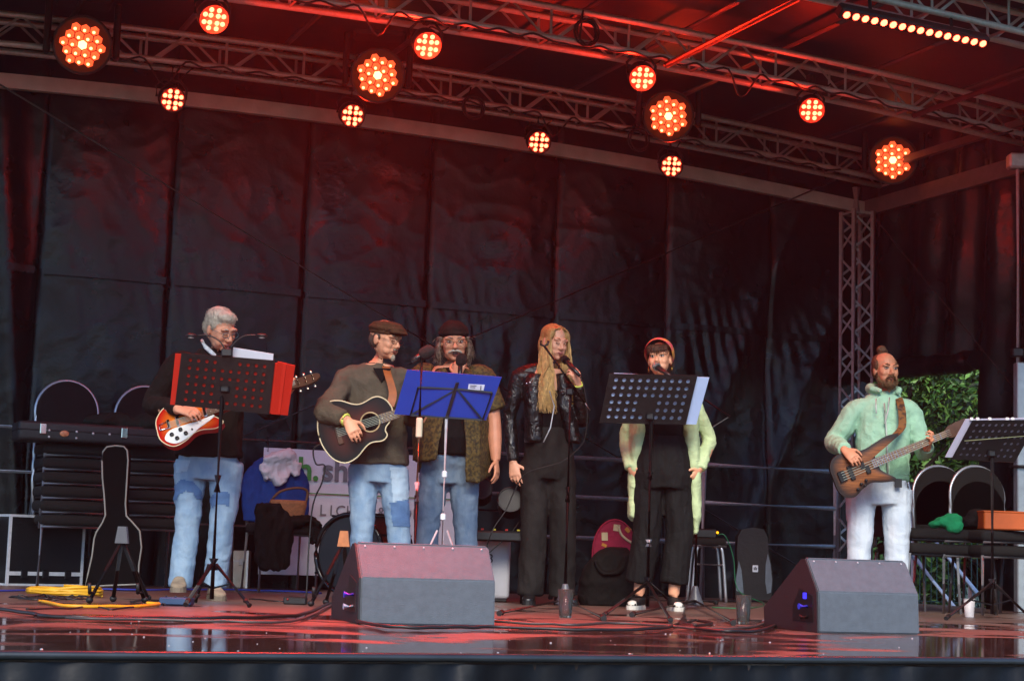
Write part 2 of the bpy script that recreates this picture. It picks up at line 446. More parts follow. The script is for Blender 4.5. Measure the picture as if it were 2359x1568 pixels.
def truss(Y, label, x0=LEFT_X, x1=SIDE_X - .05, s=.22, r=.024):
    t = thing('roof_truss', (4, Y, ZT), label, 'truss', 'roof trusses over the stage')
    bay = .61; n = int((x1 - x0) / bay); xs = [x1 - bay * k for k in range(n + 1)]
    def pt(X, j, k): return V((X, Y + (j - .5) * s, ZT + arch(X) + k * s))
    for j in (0, 1):
        for k in (0, 1):
            MB().tube([pt(x0 + (x1 - x0) * q / 24, j, k) for q in range(25)], r, 8).build('chord', alu, t)
    for X in xs:
        for j in (0, 1): rod('upright', pt(X, j, 0), pt(X, j, 1), .011, alu_d, t)
        rod('cross_bar', pt(X, 0, 0), pt(X, 1, 0), .011, alu_d, t)
    for X in xs[:-1]:
        for j in (0, 1):
            rod('brace', pt(X - .05, j, 0), pt(X - bay / 2, j, 1), .010, alu_d, t)
            rod('brace', pt(X - bay / 2, j, 1), pt(X - bay + .05, j, 0), .010, alu_d, t)
    return t
TR_Y = [13.15, 11.2, 9.3]
truss(TR_Y[0], 'aluminium roof truss nearest the back tarpaulin, above the pale eaves beam')
truss(TR_Y[1], 'aluminium roof truss in the middle, carrying the upper row of small lamps')
truss(TR_Y[2], 'aluminium roof truss at the top right corner, above the light bar')

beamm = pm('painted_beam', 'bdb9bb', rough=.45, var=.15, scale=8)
bm_ = MB(); n = 24
sec = [(-.03, -.055), (.03, -.055), (.03, .055), (-.03, .055)]
for q in range(n):
    Xa, Xb = LEFT_X + (SIDE_X - LEFT_X) * q / n, LEFT_X + (SIDE_X - LEFT_X) * (q + 1) / n
    P = [(Xa, WALL_Y - .12 + a, ZT - .17 + arch(Xa) + b) for a, b in sec] + [(Xb, WALL_Y - .12 + a, ZT - .17 + arch(Xb) + b) for a, b in sec]
    bm_.add(P, [(k, (k + 1) % 4, 4 + (k + 1) % 4, 4 + k) for k in range(4)])
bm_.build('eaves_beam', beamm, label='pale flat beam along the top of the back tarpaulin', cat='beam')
zc = ZT + arch(SIDE_X)
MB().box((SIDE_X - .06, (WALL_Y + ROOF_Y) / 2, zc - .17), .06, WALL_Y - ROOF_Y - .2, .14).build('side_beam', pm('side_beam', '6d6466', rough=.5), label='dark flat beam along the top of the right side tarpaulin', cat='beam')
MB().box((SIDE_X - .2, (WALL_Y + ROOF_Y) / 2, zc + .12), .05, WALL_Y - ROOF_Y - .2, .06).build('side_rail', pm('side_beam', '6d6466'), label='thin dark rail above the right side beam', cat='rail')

purm = pm('purlin', '5a5557', rough=.4, metal=.6, var=.2)
k = 0
for X in [SIDE_X - .75 - .82 * i for i in range(12)]:
    o = MB().cyl((X, WALL_Y - .1, ZT + .262 + arch(X)), (X, ROOF_Y + .05, ZT + .262 + arch(X)), .022, n=8)
    o.build('roof_purlin', purm, label='dark tube running front to back on top of the roof trusses', cat='tube', group='roof purlins')
for X, lb in ((5.85, 'lower tie tube crossing under the middle truss near the light bar, left of two'), (8.0, 'lower tie tube crossing under the middle truss below the light bar, right of two')):
    MB().cyl((X, 11.1, ZT - .05 + arch(X)), (X, ROOF_Y + .3, ZT - .05 + arch(X)), .024, n=8).build('roof_tie', purm, label=lb, cat='tube')

# corner column
colb = WY(1968, 1300, WALL_Y - .3); colb.z = 0
ct = thing('truss_column', colb, 'square aluminium truss column in the right rear corner behind the bass player', 'column')
s = .2; ctop = WY(1968, 487, WALL_Y - .3).z
def cp(i, j, z): return colb + V(((i - .5) * s, (j - .5) * s, z))
for i in (0, 1):
    for j in (0, 1):
        MB().cyl(cp(i, j, 0), cp(i, j, ctop), .024, n=10).build('chord', alu, ct)
nb = 9; hz = ctop / nb
for q in range(nb):
    for (a, b) in (((0, 0), (1, 0)), ((1, 0), (1, 1)), ((1, 1), (0, 1)), ((0, 1), (0, 0))):
        z0, z1, z2 = q * hz + .04, (q + .5) * hz, (q + 1) * hz - .04
        rod('brace', cp(*a, z0), cp(*b, z1), .011, alu_d, ct); rod('brace', cp(*b, z1), cp(*a, z2), .011, alu_d, ct)
for (a, b) in (((0, 0), (1, 0)), ((1, 0), (1, 1)), ((1, 1), (0, 1)), ((0, 1), (0, 0))):
    rod('brace', cp(*a, ctop - .02), cp(*b, ctop - .02), .012, alu_d, ct)
MB().cyl(colb + V((-.08, -.1, ctop - .02)), colb + V((-.08, -.1, zc - .05)), .035, n=12).build('head_pole', alu_d, ct)

# right support tower at the picture's edge
tb = WX(2347, 1300, SIDE_X - .25); tb.z = 0
tw = thing('roof_support_tower', tb, 'pale steel lifting tower with thin pole at the right edge', 'tower')
zt = lambda y: WX(2347, y, SIDE_X - .25).z
ax = (RH, FH, Z)
MB().bbox(tb + Z * (zt(835) / 2) + RH * .03, .11, .11, zt(835), .008, ax).build('sleeve', pm('tower_paint', '9aa3a8', rough=.35, metal=.4, var=.15), tw)
MB().cyl(tb + Z * (zt(835) - .02), tb + Z * zt(380), .017, n=10).build('pole', alu, tw)
MB().bbox(tb + Z * zt(812) + RH * -.01, .09, .09, .07, .01, ax).build('clamp', blackmet, tw)
MB().bbox(tb + Z * zt(372), .16, .12, .12, .015, ax).build('head_bracket', alu_d, tw)
MB().tube([tb + Z * zt(1075) + RH * .02 + (RH * math.cos(a) + FH * math.sin(a)) * .085 for a in [i * math.pi / 8 for i in range(17)]], .012, 6).build('strap', blackpl, tw)

# bracing cables in front of the tarpaulin
wirem = pm('wire_rope', '6b6a68', rough=.5, metal=.5)
def wire(a, b, lab, r=.008): MB().cyl(a, b, r, n=6).build('bracing_cable', wirem, label=lab, cat='cable')
Yw = WALL_Y - .2
a = WY(1925, 415, Yw); b = WY(562, 1003, Yw); b2 = a + (b - a) * (a.z / (a.z - b.z)) * .97
wire(a, b2, 'thin bracing cable rising from lower left to the upper right corner of the tarpaulin')
a = WY(0, 195, Yw); b = WY(1848, 1309, Yw)
a2 = b + (a - b) * 1.12
wire(a2, a + (b - a) * 1.03, 'thin bracing cable falling from upper left to lower right across the tarpaulin')
a = WX(2010, 497, SIDE_X - .15); b = WX(2359, 922, SIDE_X - .15)
wire(a, a + (b - a) * ((a.z - .02) / (a.z - b.z)), 'thin bracing cable slanting down the right side tarpaulin')

# railing at the back of the stage
Yr = WALL_Y - .42
rails = [(LEFT_X + .4, WY(1592, 1065, Yr).x), (WY(1622, 1070, Yr).x, WY(1925, 1085, Yr).x)]
for (x0, x1), lab in zip(rails, ('three-bar aluminium railing behind the singers, along the tarpaulin', 'three-bar aluminium railing panel between the headband singer and the corner column')):
    rg = thing('railing', ((x0 + x1) / 2, Yr, 0), lab, 'railing')
    for z in (1.12, .80, .47): MB().cyl((x0, Yr, z), (x1, Yr, z), .021, n=10).build('rail_bar', alu, rg)
    posts = [x0, x1] if x1 - x0 < 3 else [x1 - 1.95 * q for q in range(4)]
    for X in posts: MB().cyl((X, Yr, 0), (X, Yr, 1.14), .024, n=10).build('post', alu, rg)

# ================================================================== OUTSIDE, SEEN THROUGH THE OPENING
leafm = [pm('leaf_a', '335a20', rough=.55, var=.5, scale=3, spec=.4), pm('leaf_b', '182f13', rough=.55, var=.5, scale=3), pm('leaf_c', '658f3e', rough=.5, var=.4, scale=3)]
bark = pm('bark', '2c241c', rough=.9, var=.4, scale=20, bump=.6, bscale=40)
def bush(base, hgt, rx, ry, label, nleaf, seed, big=1.0):
    rnd = random.Random(seed)
    t = thing('deciduous_tree', base, label, 'tree', 'trees beyond the fence'); base = V(base)
    tr = MB(); top = base + V((0, 0, hgt * .75))
    tr.tube([base, base + V((.1, .05, hgt * .3)), base + V((-.1, .1, hgt * .55)), top], [.16, .12, .08, .03], 8)
    clumps = []
    for q in range(46):
        a = rnd.uniform(0, 6.28); rr = math.sqrt(rnd.random()); zz = rnd.uniform(.16, .98)
        sh = math.sin(math.pi * min(1, zz * .85 + .12)) ** .6
        c = base + V((rx * rr * sh * math.cos(a), ry * rr * sh * math.sin(a), hgt * zz)); clumps.append((c, rnd.uniform(.25, .55) * (1 if big == 1 else 1.7)))
        if q % 2 == 0:
            st = base + V((0, 0, hgt * max(.15, zz * .6))); tr.tube([st, (st + c) / 2 + V((0, 0, .15)), c], [.05, .03, .008], 5)
    tr.build('trunk', bark, t)
    bs = [MB(), MB(), MB()]
    for q in range(nleaf):
        c, cr = clumps[rnd.randrange(len(clumps))]
        d = V((rnd.gauss(0, 1), rnd.gauss(0, 1), rnd.gauss(0, .8))).normalized() * cr * (rnd.random() ** .45)
        p = c + d; n = (d.normalized() + V((rnd.gauss(0, .6), rnd.gauss(0, .6), rnd.gauss(.5, .5)))).normalized()
        a, b = frame(n, V((rnd.gauss(0, 1), rnd.gauss(0, 1), rnd.gauss(0, 1)))); L = rnd.uniform(.028, .06) * big; W = L * .55
        k = 0 if rnd.random() < .5 else (1 if rnd.random() < .6 else 2)
        bs[k].add([p - a * L, p + b * W * .8 + n * .01, p + a * L, p - b * W * .8 + n * .01, p], [(0, 1, 4), (1, 2, 4), (2, 3, 4), (3, 0, 4)], False)
    for b, m in zip(bs, leafm): b.build('crown', m, t, fixn=False)
c0 = WX(2170, 1000, 13.5)
bush((10.9, 15.7, -1.2), 4.6, 1.2, 1.3, 'leafy green tree at the left end of the opening, close behind the bass player', 13000, 2)
bush((14.9, 21.5, -1.2), 9.0, 2.6, 2.6, 'far dark tree furthest to the left beyond the fence', 12000, 14, 4.0)
bush((12.3, 15.0, -1.2), 4.4, 1.5, 1.4, 'leafy green tree second from the left in the opening', 15000, 3)
bush((13.6, 14.2, -1.2), 4.8, 1.7, 1.5, 'bright leafy green tree in the middle of the side opening', 15000, 4)
bush((15.0, 13.2, -1.2), 5.2, 1.7, 1.6, 'leafy tree at the right of the side opening', 15000, 5)
bush((17.5, 18.0, -1.2), 8.0, 2.8, 2.2, 'darker tall tree standing behind the other trees', 12000, 6, 3.4)
bush((14.5, 18.5, -1.2), 8.0, 2.6, 2.2, 'dark shaded tree at the back, between the nearer trees', 12000, 8, 3.4)
bush((20.0, 15.5, -1.2), 8.0, 2.6, 2.4, 'dark tall tree furthest to the right beyond the fence', 12000, 9, 3.4)
bush((16.0, 22.5, -1.2), 9.0, 3.6, 3.0, 'far dark tree filling the gaps at the left', 12000, 10, 4.6)
bush((21.5, 20.5, -1.2), 9.0, 3.8, 3.0, 'far dark tree filling the gaps in the middle', 12000, 11, 4.6)
bush((25.0, 17.0, -1.2), 9.0, 3.8, 3.2, 'far dark tree filling the gaps at the right', 12000, 12, 4.6)
fm = pm('fence_green', '3b5a5c', rough=.45, metal=.3, var=.2)
fa, fb = V((10.2, 14.2, -1.2)), V((12.6, 10.6, -1.2))
fc = thing('mesh_fence', (fa + fb) / 2, 'grey green welded mesh fence outside the side opening', 'fence')
fz = WX(2160, 1136, 11.3).z + 1.2
L = (fb - fa).length; nbar = int(L / .055)
rod('rail', fa + Z * fz, fb + Z * fz, .022, fm, fc)
for q in range(nbar + 1):
    p = fa + (fb - fa) * (q / nbar); rod('bar', p + Z * .1, p + Z * fz, .0045, fm, fc, n=4)
for zz in (.2, .55, .9, 1.2):
    rod('cross_wire', fa + Z * zz, fb + Z * zz, .005, fm, fc, n=4)
for q in (0, .5, 1): rod('post', fa + (fb - fa) * q, fa + (fb - fa) * q + Z * fz, .03, fm, fc, n=8)

# stair handrail falling away outside the opening
hr = thing('stair_handrail', WX(2160, 1420, 9.6), 'sloping aluminium stair handrail seen through the side opening', 'handrail')
Xh = 9.62
for (p, q) in (((2088, 1162), (2252, 1368)), ((2095, 1268), (2206, 1409))):
    MB().cyl(WX(*p, Xh), WX(*q, Xh), .024, n=10).build('rail_bar', alu, hr)
for x, y0 in ((2104, 1184), (2236, 1350)):
    p = WX(x, y0, Xh); MB().cyl(p, V((p.x, p.y, -1.2)), .022, n=10).build('post', alu, hr)
# ================================================================== STAGE LAMPS
REDC = (1.0, .022, .006)
lens_hot = pm('lens_hot', (1, .085, .03), emit=(1, .052, .022), es=6.5, var=0)
lens_warm = pm('lens_warm', (1, .1, .03), emit=(1, .10, .028), es=.42, var=0)
lens_core = pm('lens_core', (1, .3, .1), emit=(1, .28, .09), es=2.4, var=0)
lampb = pm('lamp_housing', '121213', rough=.45, var=.3)
def spot(name, p, aim, watts, parent, size=1.0, rad=.05, blend=.6):
    l = bpy.data.lights.new(name, 'SPOT'); l.energy = watts; l.color = REDC; l.spot_size = size; l.spot_blend = blend; l.shadow_soft_size = rad
    o = bpy.data.objects.new(name, l); COL.objects.link(o); o.parent = parent
    o.location = V(p) - org(parent); o.rotation_euler = (V(p) - V(aim)).to_track_quat('Z', 'Y').to_euler(); return o
_dome = MB().lathe([(1, 0), (.92, .25), (.7, .48), (.35, .62), (.02, .66)], (0, 0, 0), Z, 10, caps=False)
DOME = _dome.mesh('lens', lens_hot)
def par(px, Y, label, tz, watts=9, allround=False):
    p = WY(*px, Y)                                     # centre of the lens face
    aim = V((p.x * .55 + 1.2, 6.6, .9)); d = (aim - p).normalized(); a, b = frame(d)
    t = thing('par_lamp', p, label, 'stage lamp', 'small red LED lamps hung from the trusses')
    r = .085
    MB().lathe([(.07, -.15), (.085, -.14), (r + .012, -.10), (r + .014, .012), (r + .006, .012), (r, -.004), (.001, -.004)], p, d, 20).build('housing', lampb, t)
    pos = [(.024 * i, .024 * j) for i in (-1, 1) for j in (-1, 1)] + [(.066 * math.cos(k * math.pi / 4 + .39), .066 * math.sin(k * math.pi / 4 + .39)) for k in range(8)]
    for i, j in pos:
        c = p + a * i + b * j
        m4 = M(((a.x, b.x, d.x, c.x), (a.y, b.y, d.y, c.y), (a.z, b.z, d.z, c.z), (0, 0, 0, 1))) @ M.Scale(.0165, 4)
        inst('lens', DOME, t, m4)
    side = V((1, 0, 0)); q = p - d * .07
    top = V((q.x, q.y, tz))
    yk = [q + side * -.11, q + side * -.115 + Z * .08, V((q.x - .06, q.y, q.z + .14)), V((q.x + .06, q.y, q.z + .14)), q + side * .115 + Z * .08, q + side * .11]
    MB().tube(yk, .011, 6).build('yoke', lampb, t)
    MB().cyl(V((q.x, q.y, q.z + .13)), V((q.x, q.y, max(tz, q.z + .16))), .014, n=8).build('hanger', lampb, t)
    MB().bbox(V((q.x, q.y, max(tz, q.z + .16))), .05, .07, .07, .01).build('clamp', lampb, t)
    if allround:
        pl = bpy.data.lights.new('red_glow', 'POINT'); pl.energy = watts * .45; pl.color = REDC; pl.shadow_soft_size = .05
        po = bpy.data.objects.new('red_glow', pl); COL.objects.link(po); po.parent = t; po.location = d * .10
    if True: spot('red_beam', p + d * .05, aim, watts, t, R(150), .05, 1.0)
    cb = [q - d * .08, q - d * .12 + Z * .08 + side * .05, V((q.x + .12, q.y, tz - .06)), V((q.x + .2, q.y, tz + .01))]
    MB().tube(smooth_path(cb, 5), .006, 5).build('power_cable', lampb, t)
    return t
t0 = TR_Y[0] - .11
low = ['small red lamp hanging first from the left under the rear truss', 'small red lamp hanging second from the left under the rear truss',
       'small red lamp hanging third from the left under the rear truss', 'small red lamp hanging fourth under the rear truss, below a large lamp']
for px, lb in zip(((398, 230), (812, 267), (1242, 328), (1547, 383)), low): par(px, t0, lb, ZT - .0)
t1 = TR_Y[1] - .11
hi = ['small bright red lamp at the top left, glowing above the rear truss', 'small bright red lamp right of the second large lamp, near the top',
      'small bright red lamp right of the picture middle on the middle truss', 'small bright red lamp furthest right on the middle truss']
for px, lb, wt in zip(((493, 45), (985, 105), (1480, 180), (1870, 254)), hi, (26, 24, 14, 10)): par(px, t1, lb, ZT + .0, wt, True)

# large moving heads with nineteen hexagonal cells
hexm = MB().lathe([(1, 0), (.93, .16), (.66, .36), (.3, .46), (.02, .48)], (0, 0, 0), Z, 6, smooth=False, caps=False)
HEX = hexm.mesh('cell', lens_warm); HEXC = hexm.mesh('cell', lens_core)
def mover(px, Y, label, rz):
    p = WY(*px, Y); tgt = V((1.0, 2.0, .8)); d = (tgt - p).normalized(); a, b = frame(d)
    a2 = a * math.cos(rz) + b * math.sin(rz); b2 = b * math.cos(rz) - a * math.sin(rz)
    t = thing('moving_head_lamp', p, label, 'stage lamp', 'large red moving head lamps')
    MB().lathe([(.10, -.26), (.17, -.22), (.205, -.12), (.215, .0), (.205, .02), (.19, .012), (.185, -.012), (.001, -.012)], p, d, 28).build('head', lampb, t)
    MB().tube([p + d * .012 + (a * math.cos(k * .2618) + b * math.sin(k * .2618)) * .207 for k in range(25)], .006, 6).build('rim', pm('lamp_rim', '3a3638', rough=.3), t)
    cells = [(0, 0)]
    for q in range(-2, 3):
        for r_ in range(-2, 3):
            if (q or r_) and abs(q + r_) <= 2: cells.append((q, r_))
    g = .0385
    for q, r_ in cells:
        x = g * math.sqrt(3) * (q + r_ / 2); y = g * 1.5 * r_
        c = p + a2 * x + b2 * y + d * .0
        ax_, bx_ = a2 * math.cos(R(30)) + b2 * math.sin(R(30)), b2 * math.cos(R(30)) - a2 * math.sin(R(30))
        m4 = M(((a2.x, b2.x, d.x, c.x), (a2.y, b2.y, d.y, c.y), (a2.z, b2.z, d.z, c.z), (0, 0, 0, 1))) @ M.Scale(g * .90, 4)
        cell = inst('lens_cell', HEXC if (q, r_) == (0, 0) else HEX, t, m4)
        c2 = c + d * .013 - Z * .012 + a * .006
        inst('led_die', HEXC, cell, M.Translation(c2) @ (M(((a2.x, b2.x, d.x, 0), (a2.y, b2.y, d.y, 0), (a2.z, b2.z, d.z, 0), (0, 0, 0, 1))) @ M.Scale(g * .30, 4)))
    sd = d.cross(Z).normalized(); q = p - d * .10
    for s_ in (-1, 1):
        MB().bbox(q + sd * (s_ * .245) + Z * .12, .05, .09, .42, .015, (sd, Z.cross(sd), Z)).build('arm', lampb, t)
    MB().bbox(q + Z * .36, .40, .26, .13, .02, (sd, Z.cross(sd), Z)).build('base', lampb, t)
    MB().bbox(q + Z * .44, .06, .12, .06, .01, (sd, Z.cross(sd), Z)).build('clamp', lampb, t)
    spot('red_beam', p + d * .06, p + d * 3, 4, t, R(50), .15)
ml = ['large red honeycomb lamp at the far left', 'large red honeycomb lamp second from the left', 'large red honeycomb lamp third from the left', 'large red honeycomb lamp at the far right by the corner']
for px, lb, rz in zip(((190, 104), (870, 174), (1540, 268), (2057, 369)), ml, (.1, .32, .42, .5)): mover(px, TR_Y[0] - .42, lb, rz)

# LED bars with sixteen lenses: one in view, its twin on the left just above the picture
def led_bar(pa, pb, label, watts=16, at=None):
  dr = (pb - pa).normalized()
  aim = at or V(((pa.x + pb.x) / 2 - 2.5, 6, .5)); d = (aim - (pa + pb) / 2); d = (d - dr * d.dot(dr)).normalized(); u = d.cross(dr)
  lb = thing('led_bar', (pa + pb) / 2, label, 'stage lamp')
  cn = (pa + pb) / 2 - d * .05; Lb = (pb - pa).length + .09
  MB().bbox(cn, Lb, .08, .085, .012, (dr, d, u)).build('housing', lampb, lb)
  for k in range(16):
      c = pa + (pb - pa) * (k / 15) - d * .012
      m4 = M(((dr.x, u.x, d.x, c.x), (dr.y, u.y, d.y, c.y), (dr.z, u.z, d.z, c.z), (0, 0, 0, 1))) @ M.Scale(.024, 4)
      inst('lens', DOME, lb, m4)
  for k in (.2, .8):
      p = pa + (pb - pa) * k - d * .08; rod('bracket', p, V((p.x, TR_Y[2] - .11, ZT + arch(p.x))), .014, lampb, lb)
  al = bpy.data.lights.new('red_bar_light', 'AREA'); al.shape = 'RECTANGLE'; al.size = Lb; al.size_y = .05; al.energy = watts; al.color = REDC; al.spread = R(80)
  ao = bpy.data.objects.new('red_bar_light', al); COL.objects.link(ao); ao.parent = lb
  mm = M(((dr.x, u.x, -d.x, 0), (dr.y, u.y, -d.y, 0), (dr.z, u.z, -d.z, 0), (0, 0, 0, 1)))
  if mm.determinant() < 0: mm = M(((-dr.x, u.x, -d.x, 0), (-dr.y, u.y, -d.y, 0), (-dr.z, u.z, -d.z, 0), (0, 0, 0, 1)))
  ao.matrix_local = M.Translation((pa + pb) / 2 + d * .02 - org(lb)) @ mm

led_bar(WY(1952, 37, 9.12), WY(2266, 103, 9.12), 'long red light bar with a row of sixteen bright lenses, upper right')
led_bar(WY(560, -75, 9.12), WY(880, -45, 9.12), 'long red light bar hanging above the top left, glowing through the smoke', 30, V((1.2, 7.6, 0)))
# cable runs tied along the trusses
rnd = random.Random(4)
for Y, xa, xb, nm in ((TR_Y[0] - .13, 1.9, 8.6, 'loose black power cable looped along the rear truss'), (TR_Y[1] - .13, 3.0, 8.9, 'loose black power cable looped along the middle truss')):
    pts = []; n = 46
    for i in range(n + 1):
        X = xa + (xb - xa) * i / n; dip = .03 + .05 * abs(nz(i * .37, Y)) + (.16 if i % 11 == 5 else 0)
        pts.append((X + .05 * nz(i * 1.3, 2), Y - .02 * rnd.random(), ZT + arch(X) - dip * (1 if i % 2 else .2)))
    MB().tube(smooth_path(pts, 4), .008, 5).build('power_cable', lampb, label=nm, cat='cable')
def coil(px, Y, lab):
    c = WY(*px, Y); pts = [c + V((.085 * math.cos(t) + .01 * math.sin(t * .31), -.02 * math.sin(t * .2), .09 * math.sin(t) * (1 + .1 * math.sin(t * .4)))) for t in [i * .45 for i in range(62)]]
    pts += [pts[-1] + V((.03, 0, .1)), V((pts[-1].x, Y, ZT + arch(c.x)))]
    MB().tube(pts, .007, 5).build('cable_coil', lampb, label=lab, cat='cable')
coil((1090, 247), TR_Y[0] - .15, 'coiled black cable hanging from the rear truss above the bearded singer')
coil((1470, 322), TR_Y[0] - .15, 'coiled black cable hanging from the rear truss left of the third large lamp')
coil((1350, 75), TR_Y[1] - .15, 'tangle of black cable on the middle truss near the top')

# air: thin stage smoke and drizzle
HAZE_D = 0.0013
hm = bpy.data.materials.new('haze_air'); hm.use_nodes = True; hn = hm.node_tree.nodes; hn.clear()
pv = hn.new('ShaderNodeVolumePrincipled'); pv.inputs['Color'].default_value = (.9, .9, .9, 1); pv.inputs['Density'].default_value = HAZE_D; pv.inputs['Anisotropy'].default_value = .7
mo = hn.new('ShaderNodeOutputMaterial'); hm.node_tree.links.new(pv.outputs[0], mo.inputs['Volume'])
MB().box((6, 6, 3.4), 60, 60, 11.2).build('haze', hm, kind='stuff', base=(6, 6, -2.2))
# ================================================================== PEOPLE
def remesh(mb, voxel, smooth=3, fac=.5, wr=None):
    """union of closed pieces into one continuous skin, softened; wr(p, n) -> offset along the normal"""
    me = mb.mesh('tmp'); o = bpy.data.objects.new('tmp', me); COL.objects.link(o)
    m = o.modifiers.new('r', 'REMESH'); m.mode = 'VOXEL'; m.voxel_size = voxel
    if smooth:
        s = o.modifiers.new('s', 'SMOOTH'); s.factor = fac; s.iterations = smooth
    bpy.context.view_layer.update()
    out = bpy.data.meshes.new_from_object(o.evaluated_get(bpy.context.evaluated_depsgraph_get()))
    bpy.data.objects.remove(o); bpy.data.meshes.remove(me)
    if wr:
        ns = [v.normal.copy() for v in out.vertices]
        for v, n in zip(out.vertices, ns): v.co += n * wr(v.co, n)
    out.polygons.foreach_set('use_smooth', [True] * len(out.polygons)); out.update()
    return out
def put(name, me, mat, parent, label=None):
    me.materials.clear(); me.materials.append(mat); o = mesh_obj(name, me, parent)
    if label: o['label'] = label
    return o

def skinm(name, col): return pm(name, col, rough=.5, var=.12, scale=18, bump=.06, bscale=220, spec=.45)
def clothm(name, col, var=.2, rough=.85, bump=.25, bs=260, **k): return pm(name, col, rough=rough, var=var, bump=bump, bscale=bs, spec=.2, fold=k.pop('fold', .3), fscale=k.pop('fscale', 7.0), **k)
def denim(name, dark, light, sc=5.0, th=(.3, .7)):
    return pm(name, light, rough=.85, col2=dark, scale=sc, bump=.3, bscale=420, thresh=th, spec=.2, fold=.15, fscale=9.0, stretch=(1.3, 1.3, .6))

class Head:
    """local frame: s = to the picture-right ear of a head facing us, f = facing, u = up; c = eye level centre"""
    def __init__(h, c, f, u=Z, k=1.0, w=1.0):
        h.c = V(c); h.f = V(f).normalized(); uu = V(u); uu = (uu - h.f * uu.dot(h.f)).normalized(); h.u = uu; h.s = h.u.cross(h.f).normalized(); h.k = k; h.w = w
    def p(h, s, f, u): return h.c + (h.s * (s * h.w) + h.f * f + h.u * u) * h.k
    def ball(h, mb, c, r, n=14, m=10): mb.ball(h.p(*c), (r[0] * h.k * h.w, r[1] * h.k, r[2] * h.k), (h.s, h.f, h.u), n, m)
    def skull(h, mb, jaw=1.0, nose=1.0):
        b = h.ball
        b(mb, (0, -.016, .034), (.074, .094, .084), 18, 12)
        b(mb, (0, .022, -.02), (.066, .070, .090), 16, 12)
        for q in (-1, 1): b(mb, (q * .036, .045, -.012), (.030, .036, .046)); b(mb, (q * .032, .052, -.06), (.026, .03, .03))
        b(mb, (0, .03, -.078), (.052 * jaw, .052, .036), 14, 10)
        b(mb, (0, .066, -.098), (.022 * jaw, .02, .018))
        b(mb, (0, .075, -.066), (.028, .018, .022))
        for q in (-1, 1):
            b(mb, (q * .036, .066, -.028), (.024, .022, .026)); b(mb, (q * .03, .078, .022), (.03, .014, .012))
            b(mb, (q * .0745, -.008, -.008), (.009, .020, .033)); b(mb, (q * .011, .098, -.038), (.010, .012, .009))
        mb.tube([h.p(0, .084, .014), h.p(0, .098, -.008), h.p(0, .112 * (.96 + .04 * nose), -.034), h.p(0, .098, -.046)], [.008 * h.k, .010 * h.k, .0135 * h.k * nose, .008 * h.k], 8)
    def face(h, parent, lip, brow, eye='open', iris='33261d', lashes=True, mouth=0.0, br=1.0):
        eb = MB(); ib = MB()
        for q in (-1, 1):
            if eye == 'open':
                h.ball(eb, (q * .031, .0845, .003), (.014, .009, .0065), 10, 8); h.ball(ib, (q * .031, .0905, .003), (.0065, .005, .006), 8, 6)
            else:
                eb.tube([h.p(q * .017, .0925, -.001), h.p(q * .031, .0965, -.0055), h.p(q * .045, .087, -.001)], .0028 * h.k, 5)
        if eye == 'open':
            put('eyes', eb.mesh(), pm('eye_white', 'c9bfb6', rough=.25, var=.05), parent); put('irises', ib.mesh(), pm('iris_' + iris, iris, rough=.15), parent)
            lb = MB()
            for q in (-1, 1): lb.tube([h.p(q * .016, .0925, .006), h.p(q * .031, .0955, .0105), h.p(q * .047, .085, .004)], .0026 * h.k, 5)
            put('lashes', lb.mesh(), pm('lash', '2a1c16', rough=.7), parent)
        else: put('closed_lids', eb.mesh(), pm('lash', '2a1c16', rough=.7), parent)
        bb = MB()
        for q in (-1, 1): bb.tube([h.p(q * .014, .0925, .022), h.p(q * .03, .0955, .030), h.p(q * .05, .080, .024)], [.0035 * h.k * br, .0042 * h.k * br, .002 * h.k * br], 6)
        put('eyebrows', bb.mesh(), pm('brow_' + brow, brow, rough=.9), parent)
        lm = MB(); g = mouth * .5
        lm.tube([h.p(-.024, .083, -.0685), h.p(-.010, .0955, -.065 + g), h.p(0, .096, -.0665 + g), h.p(.010, .0955, -.065 + g), h.p(.024, .083, -.0685)], [.002 * h.k, .0045 * h.k, .004 * h.k, .0045 * h.k, .002 * h.k], 6)
        lm.tube([h.p(-.022, .083, -.070), h.p(0, .094, -.075 - g), h.p(.022, .083, -.070)], [.002 * h.k, .0058 * h.k, .002 * h.k], 6)
        put('lips', lm.mesh(), pm('lip_' + lip, lip, rough=.4, var=.1), parent)
        if mouth > .004:
            mo = MB(); h.ball(mo, (0, .088, -.070), (.017, .008, mouth * .55)); put('open_mouth', mo.mesh(), pm('mouth_dark', '2a0d0b', rough=.5), parent)
    def glasses(h, parent, m, rx=.024, ry=.017, drop=-.004):
        t = thing_part('glasses', parent)
        g = MB()
        for q in (-1, 1):
            g.tube([h.p(q * .032 + rx * math.cos(a), .106 - .35 * abs(q * .032 + rx * math.cos(a)) ** 1.5, drop + ry * math.sin(a)) for a in [i * math.pi / 8 for i in range(17)]], .0016 * h.k, 5)
            g.tube([h.p(q * .056, .094, drop + .006), h.p(q * .074, .06, drop + .01), h.p(q * .080, -.005, drop + .006)], .0017 * h.k, 5)
        g.tube([h.p(-.009, .104, drop + .003), h.p(0, .110, drop + .006), h.p(.009, .104, drop + .003)], .0016 * h.k, 5)
        put('glasses', g.mesh(), m, parent)
def thing_part(n, p): return p

